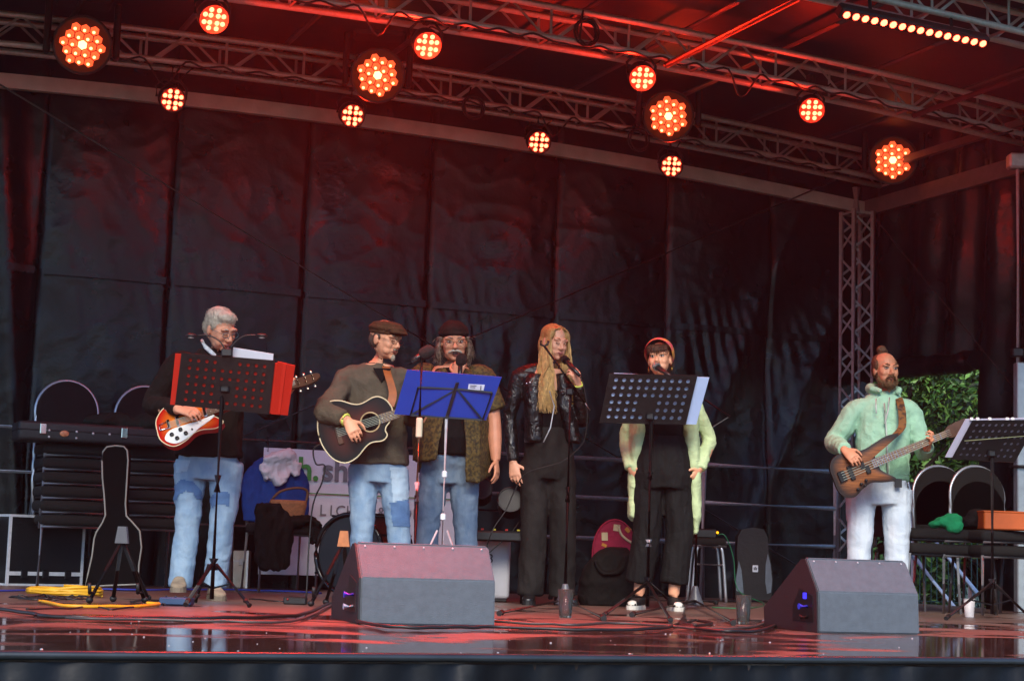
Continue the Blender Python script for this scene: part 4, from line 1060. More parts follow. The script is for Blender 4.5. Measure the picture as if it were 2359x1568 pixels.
# ------------------------------------------------------------------ 4: long haired singer in leather jacket
def woman4():
    D = hd(FL(1268, 1393)); g = Fig(D); q = g.q; b = FL(1268, 1393)
    t = person('person', b, 'person with long wavy blonde hair and black leather jacket holding a microphone to the mouth')
    sk = skinm('skin_d', 'dd9f80')
    h = Head(q(1277, 788, -.02), (RH * .52 - FH * .83 - Z * .16), Z + RH * .05, .98, .98)
    shL, shR = q(1196, 868, .02), q(1322, 872, .04); elL, elR = q(1174, 965, .04), q(1341, 968, .02)
    wrL, wrR = q(1182, 1066, -.02), q(1332, 884, -.16)
    hpL, hpR = q(1232, 1075, .02), q(1292, 1075, .02); knL, knR = q(1230, 1212, .0), q(1297, 1212, .02)
    anL = V((q(1222, 1350).x, q(1222, 1350).y, .09)); anR = V((q(1296, 1352, .05).x, q(1296, 1352, .05).y, .09))
    body = MB(); h.skull(body, .85, .8)
    body.tube([h.p(0, -.015, -.06), q(1262, 856, .02)], [.047, .052], 12)
    torso(body, [(q(1261, 850, .02), RH * .09, FH * .06), (q(1260, 880, .02), RH * .15, FH * .085), (q(1260, 935, .01), RH * .135, FH * .10), (q(1262, 985, .02), RH * .11, FH * .08), (q(1263, 1060, .02), RH * .15, FH * .105)])
    limb(body, [shL, elL, wrL], [.045, .036, .025], 10); limb(body, [shR, elR, wrR], [.045, .036, .025], 10)
    legs(body, g, hpL, hpR, knL, knR, anL, anR, .08, .055, .04)
    hand(body, wrL, (q(1188, 1105, -.05) - wrL), (-FH * .9 - RH * .35), -1, .28, curls=[.25, .3, .5, .6])
    hand(body, wrR, (q(1320, 846, -.22) - wrR), (RH * .75 - FH * .6), 1, 1.0)
    put('body', remesh(body, .0052, 2), sk, t)
    h.face(t, 'b0605c', '9a7450', eye='shut', br=.55)
    # hair: scalp volume and long waves
    hm_ = pm('blonde_hair', 'c39a5e', rough=.5, col2='93703f', scale=26, stretch=(6, 6, 1), thresh=(.3, .7), bump=.6, bscale=120)
    hb = MB(); h.ball(hb, (0, -.03, .048), (.084, .096, .078), 20, 14); h.ball(hb, (0, -.055, -.02), (.088, .062, .11), 18, 12)
    for s_ in (-1, 1): h.ball(hb, (s_ * .062, .018, .052), (.026, .055, .045))
    rnd = random.Random(12); hs_ = MB()
    def lock(mbx, k, rad, nseg=11):
        s_ = -1 if k % 2 else 1; u_ = rnd.random()
        f0 = .058 - .135 * u_; x0 = s_ * (.062 + .022 * math.sin(math.pi * min(1, u_ + .25)))
        L = rnd.uniform(.33, .48); amp = rnd.uniform(.005, .014); ph = rnd.uniform(0, 6.28) * .6 + 2 * s_
        end_s = s_ * rnd.uniform(.03, .17); fp = max(-.09, min(.062, f0 * 1.15 + .012))
        pts = [h.p(.012 * s_ + .01, fp * .9, .116 - 4.5 * (fp - .0) ** 2), h.p(x0 * .62, fp, .104 - 4.0 * fp ** 2)]
        for i in range(nseg + 1):
            v = i / nseg; wob = amp * math.sin(v * 13 + ph) * min(1, v * 3)
            base_ = h.p(x0 * (1 - .12 * v) + (end_s - x0) * v ** 1.4 + wob, f0 * (1 - v) + (.085 - .05 * u_) * v ** .8 * (1 if u_ < .55 else -.2) + wob * .5, .058 * (1 - v * 3 if v < .33 else 0))
            pts.append(base_ - Z * L * v ** 1.05)
        nseg += 2
        mbx.tube(pts, [rad * (.5 + .7 * math.sin(math.pi * min(.95, .12 + i / nseg * .86))) for i in range(nseg + 1)], 5 if rad > .008 else 4, caps=rad > .008)
    for k in range(22): lock(hb, k, .007)
    for k in range(1500): lock(hs_, k, .0015)
    ho = put('hair', remesh(hb, .0055, 1, wr=wrinkle(.0025, 55, 2, (1, 1, .25))), hm_, t)
    hs2 = put('hair_strands', hs_.mesh(), pm('blonde_strand', 'd0a869', rough=.45, var=.35, scale=40), t); hs2['kind'] = 'stuff'
    jm = pm('black_leather', '141414', rough=.34, var=.3, scale=12, bump=.2, bscale=60, spec=.6, rvar=.08, fold=.5, fscale=12.0)
    j = MB()
    def half(sgn):
        xo = 1230 if sgn < 0 else 1298
        w_ = .075 if sgn < 0 else .06
        torso(j, [(q(xo + sgn * -6, 862, .01), RH * w_ * .7, FH * .09), (q(xo, 885, .01), RH * w_, FH * .115), (q(xo, 935, .0), RH * w_ * .9, FH * .125), (q(xo + (2 if sgn < 0 else 16), 985, .01), RH * w_ * .85, FH * .12), (q(xo + (2 if sgn < 0 else 24), 1019, .01), RH * w_ * .9, FH * .125)], 16)
    half(-1); half(1)
    torso(j, [(q(1261, 862, .07), RH * .12, FH * .05), (q(1261, 890, .07), RH * .17, FH * .06), (q(1261, 960, .07), RH * .15, FH * .06), (q(1263, 1019, .08), RH * .155, FH * .06)])
    for s_, e_, w_ in ((shL, elL, wrL), (shR, elR, wrR)):
        limb(j, [s_ + (q(1261, 872) - s_) * .3, s_, (s_ + e_) / 2, e_, (e_ + w_) / 2, w_ - (w_ - e_).normalized() * .015], [.058, .058, .052, .048, .043, .038], 12)
    for n_, s_ in ((q(1243, 853, .03), shL), (q(1283, 854, .04), shR)): limb(j, [n_, (n_ + s_) / 2 + Z * .008, s_], [.05, .056, .058], 10)
    ljo = put('leather_jacket', remesh(j, .0085, 2, wr=wrinkle(.007, 11, 31)), jm, t)
    sewn(t, ljo, [(1210, 958), (1238, 954), (1240, 968), (1212, 974)], jm, 'pocket_flap', .006); sewn(t, ljo, [(1205, 1008), (1255, 1008), (1255, 1022), (1205, 1022)], jm, 'waist_band', .005)
    zp = MB(); zp.tube([q(1266, 900, -.14), q(1277, 935, -.15), q(1268, 985, -.15), q(1252, 1018, -.15)], .004, 6); put('zip', zp.mesh(), alu, t)
    MB().prism([(0, 0), (.035, .005), (.05, -.10), (.02, -.13)], q(1222, 905, -.14), RH, Z, -FH, 0, .008).build('lapel', jm, t); MB().prism([(0, 0), (.03, 0), (.03, -.14), (0, -.10)], q(1301, 905, -.13), RH, Z, -FH, 0, .008).build('lapel', jm, t)
    st = MB()
    for x, y in ((1213, 883), (1221, 881)): st.ball(q(x, y, -.145), .008, None, 8, 6)
    put('studs', st.mesh(), pm('chrome', 'dcdcdc', rough=.15, metal=1, var=.02), t)
    tp = MB(); torso(tp, [(q(1264, 900, .0), RH * .10, FH * .09), (q(1264, 935, .0), RH * .12, FH * .105), (q(1266, 990, .02), RH * .115, FH * .085)]); put('black_top', remesh(tp, .009, 2), BLKC, t)
    p = MB(); legs(p, g, hpL, hpR, knL, knR, anL + Z * -.03, anR + Z * -.03, .10, .085, .085, flare=.088)
    torso(p, [(q(1264, 985, .02), RH * .125, FH * .095), (q(1264, 1020, .02), RH * .155, FH * .115), (q(1263, 1070, .02), RH * .175, FH * .125), (q(1263, 1105, .02), RH * .155, FH * .11)])
    put('trousers', remesh(p, .0095, 3, wr=wrinkle(.010, 8, 35, (1, 1, .7))), BLKJ, t)
    shoe(t, (V((anL.x, anL.y, 0)), 0.0), -FH + RH * -.1, blackleather_shoe, blackrub, .25, .046); shoe(t, (V((anR.x, anR.y, 0)), 0.0), -FH + RH * .5, blackleather_shoe, blackrub, .25, .046)
    wb = MB(); d_ = (wrR - elR).normalized(); a_, b_ = frame(d_); c_ = wrR - d_ * .005
    wb.tube([c_ + (a_ * math.cos(k * .5236) + b_ * math.sin(k * .5236)) * .030 for k in range(13)], .007, 6)
    put('wristband', wb.mesh(), pm('neon_band', 'c8d860', rough=.5), t)
    return t

# ------------------------------------------------------------------ 5: singer with headband
def woman5():
    D = hd(FL(1512, 1404)); g = Fig(D); q = g.q; b = FL(1512, 1404)
    t = person('person', b, 'person with colourful headband, pale green jacket and black trousers singing behind a music stand')
    sk = skinm('skin_e', 'da9874')
    h = Head(q(1520, 828, -.02), (RH * -.28 - FH * .94 - Z * -.12), Z + RH * -.08, .98, .98)
    shL, shR = q(1464, 908, .02), q(1588, 908, .02); elL, elR = q(1442, 1010, .10), q(1634, 1010, .10)
    wrL, wrR = q(1452, 1078, -.02), q(1612, 1080, -.02)
    hpL, hpR = q(1494, 1100, .02), q(1558, 1100, .02); knL, knR = q(1490, 1225, .0), q(1566, 1225, .0)
    anL = V((q(1472, 1360, .02).x, q(1472, 1360, .02).y, .10)); anR = V((q(1552, 1360, .0).x, q(1552, 1360, .0).y, .10))
    body = MB(); h.skull(body, .9, 1.05)
    body.tube([h.p(0, -.015, -.06), q(1525, 890, .02)], [.047, .052], 12)
    torso(body, [(q(1525, 885, .02), RH * .09, FH * .06), (q(1526, 912, .02), RH * .15, FH * .085), (q(1526, 965, .0), RH * .135, FH * .10), (q(1526, 1010, .02), RH * .115, FH * .085), (q(1526, 1085, .02), RH * .155, FH * .105)])
    limb(body, [shL, elL, wrL], [.045, .036, .025], 10); limb(body, [shR, elR, wrR], [.045, .036, .025], 10)
    legs(body, g, hpL, hpR, knL, knR, anL, anR, .08, .055, .036)
    for a_ in (anL, anR): body.cyl(a_, V((a_.x, a_.y, .05)), .036, .034, 10)
    hand(body, wrL, (q(1470, 1105, -.04) - wrL), (RH * -.8 - FH * .5), -1, .4, .92); hand(body, wrR, (q(1595, 1105, -.04) - wrR), (RH * .8 - FH * .5), 1, .4, .92)
    put('body', remesh(body, .0052, 2), sk, t)
    h.face(t, '9c4f48', '5a3a28', eye='open', mouth=.012, br=.7)
    hb = MB(); h.ball(hb, (0, -.03, .045), (.080, .090, .072), 20, 14); h.ball(hb, (0, -.062, -.01), (.076, .05, .08)); 
    for k in range(15):
        s_ = (k - 7) / 7 * .055; hb.tube([h.p(s_, .04, .09), h.p(s_ * 1.1, .082, .068), h.p(s_ * 1.15, .092 - abs(s_) * .35, .036)], [.010, .010, .003], 6)
    h.ball(hb, (0, -.10, .045), (.055, .045, .05))
    bh_ = pm('brown_hair', '4c2e1c', rough=.6, var=.4, scale=60, bump=.6, bscale=150)
    ho = put('hair', remesh(hb, .0055, 1, wr=wrinkle(.003, 70, 6)), bh_, t)
    strands(t, ho, bh_, 1100, .05, .0015, lambda p, n: h.f * .5 - h.u, 7, jit=.25)
    bd = MB(); n = 28
    hbm = pm('printed_headband', 'c2455a', rough=.75, col2='c98a3c', scale=26, thresh=(.46, .54))
    sec = []
    for k in range(n + 1):
        a_ = math.pi * 2 * k / n
        c_ = h.p(.0, -.026 + .02, .045); rad_s, rad_u = .0895, .088
        # hoop tilted back over the crown
        pt = h.p(rad_s * math.cos(a_), .028 - .055 * (math.sin(a_) < 0) * abs(math.sin(a_)) - .018 + .03 * math.sin(a_), .040 + rad_u * math.sin(a_) * (1 if math.sin(a_) > 0 else .9))
        sec.append(pt)
    axf = (h.f * .92 - h.u * .35).normalized()
    P = []; F = []
    for k, pt in enumerate(sec):
        o_ = (pt - h.p(0, -.01, .03)).normalized(); wv = .042
        pt = pt + o_ * .006; P += [pt - axf * wv, pt + o_ * .007, pt + axf * wv]
    for k in range(n):
        for m_ in range(2): a = 3 * k + m_; F.append((a, a + 1, a + 4, a + 3))
    me = MB(); me.add(P, F, True); put('headband', me.mesh(), hbm, t)
    er = MB()
    for s_ in (-1, 1): er.tube([h.p(s_ * .080, -.004 + .012 * math.cos(a_), -.062 + .016 * math.sin(a_)) for a_ in [i * math.pi / 6 for i in range(13)]], .0022, 5)
    put('hoop_earrings', er.mesh(), pm('gold', 'c79a4a', rough=.25, metal=1), t)
    tp = MB(); torso(tp, [(q(1526, 905, .0), RH * .11, FH * .085), (q(1526, 935, -.01), RH * .14, FH * .11), (q(1526, 1005, .01), RH * .13, FH * .095)]); put('black_top', remesh(tp, .009, 2, wr=wrinkle(.006, 12, 5)), BLKC, t)
    gm_ = clothm('pale_green_cotton', 'b9c795', .12, .85, .3, 120)
    j = MB()
    for sg, xo in ((-1, 1473), (1, 1588)):
        torso(j, [(q(xo - sg * 12, 900, .02), RH * .045, FH * .085), (q(xo, 925, .02), RH * .060, FH * .105), (q(xo + sg * 4, 1000, .02), RH * .05, FH * .10), (q(xo + sg * 10, 1100, .04), RH * .045, FH * .09), (q(xo + sg * 14, 1190, .05), RH * .035, FH * .07), (q(xo + sg * 12, 1230 if sg > 0 else 1200, .06), RH * .015, FH * .04)], 14)
    torso(j, [(q(1526, 898, .08), RH * .12, FH * .04), (q(1526, 930, .08), RH * .17, FH * .05), (q(1528, 1010, .11), RH * .17, FH * .04), (q(1530, 1180, .13), RH * .19, FH * .03)])
    for s_, e_, w_ in ((shL, elL, wrL), (shR, elR, wrR)):
        limb(j, [s_ + (q(1526, 905) - s_) * .3, s_, (s_ + e_) / 2, e_, (e_ + w_) / 2, w_], [.052, .050, .046, .045, .042, .038], 12)
    put('jacket', remesh(j, .009, 2, wr=wrinkle(.009, 9, 41)), gm_, t)
    p = MB(); legs(p, g, hpL, hpR, knL, knR, V((anL.x, anL.y, .17)), V((anR.x, anR.y, .17)), .108, .086, .08, flare=.088)
    torso(p, [(q(1526, 1003, .02), RH * .135, FH * .10), (q(1526, 1045, .01), RH * .18, FH * .125), (q(1527, 1095, .01), RH * .195, FH * .135), (q(1527, 1125, .01), RH * .185, FH * .125)])
    put('wide_trousers', remesh(p, .0095, 3, wr=wrinkle(.011, 9, 45, (1.6, 1.6, .4))), clothm('black_crepe', '141312', .25, .8), t)
    cn = pm('black_canvas', '161617', rough=.6, var=.3)
    for a_, td in ((anL, -FH + RH * -.35), (anR, -FH + RH * .1)):
        o = shoe(t, (V((a_.x, a_.y, 0)), 0.0), td, cn, white_rub, .255, .046)
        tc_ = MB(); tdn = V((td.x, td.y, 0)).normalized(); tc_.ball(V((a_.x, a_.y, .033)) + tdn * .148, (.036, .040, .026), (tdn.cross(Z), tdn, Z)); put('toe_cap', tc_.mesh(), white_rub, o)
    return t

# ------------------------------------------------------------------ 6: bass player
def man6():
    D = hd(FL(2025, 1411)); g = Fig(D); q = g.q; b = FL(2025, 1411)
    t = person('person', b, 'bearded person with hair bun and mint green hoodie playing the brown bass guitar')
    sk = skinm('skin_f', 'c88664')
    h = Head(q(2040, 852, -.02), (RH * .22 - FH * .97 - Z * -.02), Z, 1.05)
    shL, shR = q(1972, 945, .02), q(2096, 947, .02); elL, elR = q(1922, 1018, .04), q(2126, 1035, -.02)
    wrL, wrR = q(1946, 1036, -.36), q(2136, 1030, -.30)
    hpL, hpR = q(1985, 1135, .02), q(2066, 1135, .02); knL, knR = q(1980, 1262, .0), q(2066, 1262, .0)
    anL = V((q(1976, 1380, .0).x, q(1976, 1380, .0).y, .08)); anR = V((q(2066, 1380, .0).x, q(2066, 1380, .0).y, .08))
    body = MB(); h.skull(body, 1.05)
    body.tube([h.p(0, -.01, -.06), q(2036, 922, .02)], [.06, .066], 12)
    torso(body, [(q(2036, 915, .02), RH * .10, FH * .07), (q(2036, 942, .02), RH * .18, FH * .095), (q(2034, 1010, .02), RH * .16, FH * .11), (q(2030, 1080, .02), RH * .15, FH * .10), (q(2026, 1130, .02), RH * .165, FH * .11)])
    limb(body, [shL, elL, wrL], [.05, .042, .028], 10); limb(body, [shR, elR, wrR], [.05, .042, .028], 10)
    legs(body, g, hpL, hpR, knL, knR, anL, anR, .09, .06, .045)
    hand(body, wrL, (q(1972, 1058, -.42) - wrL), (-FH * .75 + Z * .5 - RH * .2), -1, .5); hand(body, wrR, (q(2151, 1006, -.37) - wrR), (FH * .1 - Z * .55 + RH * .55), 1, .95)
    put('body', remesh(body, .0052, 2), sk, t)
    h.face(t, '9a5a4c', '6a4a30', eye='open')
    bm_ = pm('blond_beard', '6b4e32', rough=.85, var=.4, scale=70, bump=.8, bscale=140)
    bd = MB(); h.ball(bd, (0, .062, -.105), (.040, .038, .030), 14, 10); h.ball(bd, (0, .028, -.092), (.060, .045, .026), 14, 10)
    bd.tube([h.p(-.034, .080, -.075), h.p(-.022, .096, -.055), h.p(0, .102, -.051), h.p(.022, .096, -.055), h.p(.034, .080, -.075)], [.009, .007, .007, .007, .009], 8)
    for s_ in (-1, 1): bd.tube([h.p(s_ * .066, .01, -.02), h.p(s_ * .064, .03, -.07), h.p(s_ * .04, .055, -.1)], [.008, .014, .018], 8)
    bo = put('beard', remesh(bd, .005, 1, wr=wrinkle(.003, 90, 2)), bm_, t)
    strands(t, bo, bm_, 700, .022, .0014, lambda p, n: -h.u + h.f * .3, 8, jit=.4)
    hr = MB(); h.ball(hr, (0, -.045, .052), (.076, .078, .066), 18, 12); h.ball(hr, (0, -.055, 0), (.075, .058, .07)); h.ball(hr, (-.015, -.03, .138), (.034, .032, .030), 12, 8); h.ball(hr, (.012, -.045, .128), (.024, .024, .022), 12, 8)
    for s_ in (-1, 1): h.ball(hr, (s_ * .070, -.01, .03), (.013, .04, .045))
    put('hair_bun', remesh(hr, .0055, 1, wr=wrinkle(.004, 60, 8)), pm('sandy_hair', '5e3f28', rough=.7, var=.4, scale=70, bump=.6, bscale=140), t)
    hm2 = clothm('mint_fleece', '9cc4a6', .10, .9, .25, 150)
    j = MB()
    torso(j, [(q(2036, 903, .05), RH * .085, FH * .085), (q(2036, 920, .03), RH * .14, FH * .105), (q(2036, 946, .02), RH * .19, FH * .125), (q(2034, 1010, .01), RH * .185, FH * .135), (q(2032, 1070, .01), RH * .185, FH * .135), (q(2030, 1106, .01), RH * .185, FH * .13)], 24)
    for s_, e_, w_ in ((shL, elL, wrL), (shR, elR, wrR)):
        limb(j, [s_ + (q(2036, 940) - s_) * .35, s_, (s_ + e_) / 2, e_, (e_ + w_) / 2, w_ - (w_ - e_).normalized() * .02], [.075, .076, .070, .066, .056, .045], 12)
    # hood bunched round the neck
    j.tube([h.p(.06, .065, -.155), h.p(.095, .0, -.13), h.p(.07, -.085, -.12), h.p(0, -.125, -.12), h.p(-.07, -.085, -.12), h.p(-.095, .0, -.13), h.p(-.06, .065, -.155)], [.018, .026, .034, .038, .034, .026, .018], 10)
    hdo = put('hoodie', remesh(j, .0095, 3, wr=wrinkle(.014, 6.5, 51)), hm2, t)
    rib = clothm('mint_rib', '7fa98b', .15, .9, .5, 320)
    sewn(t, hdo, [(1990, 1093), (2110, 1097), (2110, 1112), (1990, 1108)], rib, 'hem_rib', .005); sewn(t, hdo, [(2052, 1058), (2088, 1052), (2094, 1092), (2050, 1096)], rib, 'pocket', .005)
    zp = MB(); zp.tube([q(2037, 928, -.135), q(2040, 960, -.145), q(2043, 1010, -.15), q(2046, 1104, -.145)], .006, 6); put('zip', zp.mesh(), pm('zip_tape', 'b9c4b8', rough=.5), t)
    dc = MB(); dc.tube([q(2018, 918, -.125), q(2018, 935, -.15), q(2019, 952, -.155)], .0045, 6); dc.tube([q(2049, 915, -.125), q(2046, 945, -.155), q(2038, 975, -.16)], .0045, 6); put('drawstrings', dc.mesh(), pm('white_cord', 'd5d5cf', rough=.8), t)
    p = MB(); legs(p, g, hpL, hpR, knL, knR, anL, anR, .108, .082, .077)
    torso(p, [(q(2028, 1095, .01), RH * .18, FH * .13), (q(2026, 1135, .02), RH * .20, FH * .135), (q(2026, 1162, .02), RH * .185, FH * .125)])
    put('jeans', remesh(p, .0095, 3, wr=wrinkle(.009, 6.0, 55, (1, 1, 1.2))), JEAN6, t)
    pk = MB(); pk.prism([(0, 0), (.045, 0), (.045, -.06), (0, -.06)], q(2062, 1102, -.14), RH, Z, -FH, 0, .012); pk.build('belt_pouch', blackpl, t)
    shoe(t, (V((anL.x, anL.y, 0)), 0.0), -FH + RH * -.2, blackleather_shoe, blackrub); shoe(t, (V((anR.x, anR.y, 0)), 0.0), -FH + RH * .2, blackleather_shoe, blackrub)
    return t
P1 = man1(); P2 = man2(); P3 = man3(); P4 = woman4(); P5 = woman5(); P6 = man6()
# ================================================================== INSTRUMENTS
chrome = pm('chrome', 'dcdcdc', rough=.15, metal=1, var=.02)
def burst(name, mid, edge, rad, c=(0, 0, 0), rough=.18, grain=False, inner=.25):
    """sunburst lacquer: colour runs from the centre line to the rim of the body"""
    m = bpy.data.materials.new(name); m.use_nodes = True; n = m.node_tree.nodes; l = m.node_tree.links; b = n['Principled BSDF']
    at = n.new('ShaderNodeAttribute'); at.attribute_name = 'rim'
    rp = n.new('ShaderNodeValToRGB'); rp.color_ramp.elements[0].position = inner; rp.color_ramp.elements[1].position = .92
    rp.color_ramp.elements[0].color = lin(mid); rp.color_ramp.elements[1].color = lin(edge)
    l.new(at.outputs['Fac'], rp.inputs[0]); l.new(rp.outputs[0], b.inputs['Base Color'])
    b.inputs['Roughness'].default_value = rough + .12; b.inputs['Specular IOR Level'].default_value = .35
    return m
def guitar_frame(pb, ph_, n_hint):
    """pb = body anchor, ph_ = head anchor (world); a along the neck, b up across, n out to the audience"""
    a = (ph_ - pb).normalized(); n = V(n_hint); n = (n - a * n.dot(a)).normalized(); b = n.cross(a).normalized()
    if b.z < 0: b = -b
    return a, b, n
def closed(pts): return pts
def outline(keys, n=5):
    k = [V((x, y, 0)) for x, y in keys]; m = len(k); out = []
    for i in range(m):
        p0, p1, p2, p3 = k[i - 1], k[i], k[(i + 1) % m], k[(i + 2) % m]
        for j in range(n):
            t = j / n; q = .5 * ((2 * p1) + (p2 - p0) * t + (2 * p0 - 5 * p1 + 4 * p2 - p3) * t * t + (3 * p1 - p0 - 3 * p2 + p3) * t ** 3); out.append((q.x, q.y))
    return out
def body_plate(name, poly, o, a, b, n, t0, t1, mat, parent, cx, bulge=.0):
    """front with concentric rings so the sunburst follows the rim"""
    mb = MB(); K = 9; N = len(poly); rim = []
    P = []
    for k in range(K + 1):
        s = k / K
        for (x, y) in poly:
            P.append(o + a * (cx[0] + (x - cx[0]) * s) + b * (cx[1] + (y - cx[1]) * s) + n * (t1 + bulge * (1 - s * s))); rim.append(s)
    F = []
    for k in range(K):
        for i in range(N): j = (i + 1) % N; F.append((k * N + i, k * N + j, (k + 1) * N + j, (k + 1) * N + i))
    base = len(P)
    for (x, y) in poly: P.append(o + a * x + b * y + n * t0); rim.append(1.0)
    for i in range(N): j = (i + 1) % N; F.append((K * N + i, K * N + j, base + j, base + i))
    F.append(tuple(base + i for i in range(N)))
    mb.add(P, F, False); me = mb.mesh(name, mat)
    at = me.attributes.new('rim', 'FLOAT', 'POINT')
    for i, v in enumerate(rim): at.data[i].value = v
    bm = bmesh.new(); bm.from_mesh(me); bmesh.ops.remove_doubles(bm, verts=bm.verts, dist=1e-5); bmesh.ops.recalc_face_normals(bm, faces=bm.faces); bm.to_mesh(me); bm.free()
    return mesh_obj(name, me, parent)
rosew = pm('rosewood', '4a2f20', rough=.45, var=.3, scale=30, stretch=(1, 1, 1)); ivory = pm('ivory_binding', 'cbbf9a', rough=.4, var=.1)
blackl = pm('black_lacquer', '101010', rough=.15, var=.1)
def neck(parent, o, a, b, n, x0, x1, w0, w1, t, frets, strings, sx, smat, fmat, nmat):
    mb = MB(); mb.prism([(x0, -w0 / 2), (x1, -w1 / 2), (x1, w1 / 2), (x0, w0 / 2)], o, a, b, n, t, t + .006); fb = mb.build('fingerboard', fmat, parent)
    mb = MB(); mb.prism([(x0 + .02, -w0 / 2 + .002), (x1, -w1 / 2 + .002), (x1, w1 / 2 - .002), (x0 + .02, w0 / 2 - .002)], o, a, b, n, t - .02, t - .0005); mb.build('neck', nmat, parent)
    Ls = x1 - sx
    for k in range(1, frets + 1):
        x = x1 - Ls * (1 - 2 ** (-k / 12))
        if x < x0: break
        w = w0 + (w1 - w0) * (x - x0) / (x1 - x0)
        rod('fret', o + a * x - b * w / 2 + n * (t + .0068), o + a * x + b * w / 2 + n * (t + .0068), .0014, chrome, fb, n=4)
        if k in (3, 5, 7, 9, 12, 15, 17, 19): 
            xm = x + Ls * 2 ** (-k / 12) * .028
            inst('inlay', INLAY, fb, M.Translation(o + a * xm + n * (t + .0066)))
    for k in range(strings):
        f = (k / (strings - 1) - .5); rod('string', o + a * sx + b * f * w0 * .86 + n * (t + .012), o + a * (x1 + .03) + b * f * w1 * .8 + n * (t + .010), .0011 if strings > 4 else .0016, smat, parent, n=4)
INLAY = MB().ball((0, 0, 0), .0042, None, 8, 6).mesh('inlay', pm('pearl', 'b9c4b0', rough=.25, var=.1))
steel = pm('string_steel', 'b0a893', rough=.3, metal=1)

# --- electric guitar, person 1
D1 = P1 and hd(FL(460, 1380))
ob = H(436, 972, D1 - .36); oh = H(705, 880, D1 - .33)
a, b, n = guitar_frame(ob, oh, -FH * .80 + Z * .60)
eg = thing('electric_guitar', ob, 'red and orange electric guitar with white pickguard held by the white-haired person', 'guitar')
GS = .92
poly = outline([(x * GS, y * GS) for x, y in ([(-.205, 0), (-.195, .09), (-.13, .165), (-.05, .16), (.02, .115), (.08, .112), (.155, .14), (.20, .105), (.175, .055), (.155, .03), (.155, -.03), (.18, -.06), (.21, -.11), (.16, -.142), (.08, -.118), (.02, -.118), (-.05, -.16), (-.13, -.168), (-.195, -.09)])], 4)
body_plate('body', poly, ob, a, b, n, -.02, .02, burst('fireglow', 'd9781e', 'a01208', 1), eg, (-.03, 0))
MB().tube([ob + a * x + b * y + n * .02 for x, y in poly + poly[:1]], .0035, 6).build('binding', ivory, eg)
pg = outline([(-.155, -.09), (-.10, -.145), (-.02, -.13), (.05, -.09), (.13, -.055), (.15, -.03), (.06, -.035), (-.03, -.03), (-.12, -.035)], 4)
MB().prism(pg, ob, a, b, n, .0215, .0255).build('pickguard', pm('white_plastic', 'd8dad6', rough=.3, var=.04), eg)
for i, (x, y) in enumerate(((-.11, -.075), (-.055, -.06), (-.085, -.115), (-.03, -.10), (.01, -.085))):
    MB().lathe([(.013, 0), (.012, .012), (.009, .015), (.001, .015)] if i < 4 else [(.006, 0), (.004, .01), (.001, .01)], ob + a * x + b * y + n * .0255, n, 14).build('knob', blackl, eg)
for x in (-.06, .04, .105): MB().bbox(ob + a * x + b * .012 + n * .027, .022, .075, .014, .004, (a, b, n)).build('pickup', chrome, eg)
MB().bbox(ob + a * -.115 + b * .012 + n * .028, .016, .07, .012, .003, (a, b, n)).build('bridge', chrome, eg)
tp = MB(); tp.tube([ob + a * -.115 + b * .04 + n * .026, ob + a * -.17 + b * .03 + n * .026, ob + a * -.17 + b * -.01 + n * .026, ob + a * -.115 + b * -.015 + n * .026], .005, 6); tp.build('tailpiece', chrome, eg)
LN = (oh - ob).length - .09
neck(eg, ob, a, b, n, .10, LN, .052, .042, .022, 21, 6, -.115, steel, rosew, pm('maple_red', '6d2417', rough=.3))
hp = outline([(LN, -.021), (LN + .03, -.03), (LN + .10, -.038), (LN + .165, -.02), (LN + .18, .01), (LN + .15, .03), (LN + .06, .034), (LN, .021)], 3)
hs = MB().prism(hp, ob, a, b, n, .004, .018).build('headstock', pm('headstock_brown', '3c2c20', rough=.35), eg)
for k in range(6):
    s_ = -1 if k % 2 else 1; x = LN + .045 + .045 * (k // 2); pe = ob + a * x + b * (s_ * .036) + n * .01
    mb = MB(); mb.ball(pe + b * (s_ * .022), (.009, .012, .006), (a, b, n), 8, 6); mb.cyl(pe - b * (s_ * .005), pe + b * (s_ * .02), .003); mb.cyl(ob + a * x + b * (s_ * .016) + n * .018, ob + a * x + b * (s_ * .016) + n * .03, .005); mb.build('tuning_peg', pm('chrome_warm', 'd8cdb0', rough=.2, metal=1), hs)

# --- acoustic guitar, person 2
D2 = hd(FL(868, 1392)); so = H(853, 972, D2 - .27); ah = H(1000, 926, D2 - .29)
a, b, n = guitar_frame(so, ah, -FH * .98 - Z * .03)
ag = thing('acoustic_guitar', so, 'dark sunburst acoustic guitar with cutaway and cream binding', 'guitar')
o = so - a * .335
AS = .94
key_up = [(0, 0), (.008, .07), (.04, .145), (.09, .19), (.14, .2), (.20, .182), (.255, .145), (.30, .128), (.345, .132), (.39, .143), (.43, .138), (.465, .11), (.485, .07), (.49, .028)]
key_lo = [(.455, -.032), (.425, -.055), (.41, -.08), (.415, -.105), (.40, -.125), (.37, -.135), (.33, -.127), (.295, -.127), (.255, -.145), (.20, -.182), (.14, -.2), (.09, -.19), (.04, -.145), (.008, -.07)]
poly = outline([(.335 + (x - .335) * AS, y * AS) for x, y in key_up + key_lo], 3)
body_plate('soundboard', poly, o, a, b, n, -.008, .0, burst('tobacco_burst', '451507', '060303', 1, inner=.35), ag, (.2, 0))
MB().prism(poly, o, a, b, n, -.095, -.0085).build('sides', pm('dark_mahogany', '451a10', rough=.25, var=.3, scale=12, coat=.3), ag)
MB().tube([o + a * x + b * y + n * .0 for x, y in poly + poly[:1]], .0042, 6).build('binding', ivory, ag)
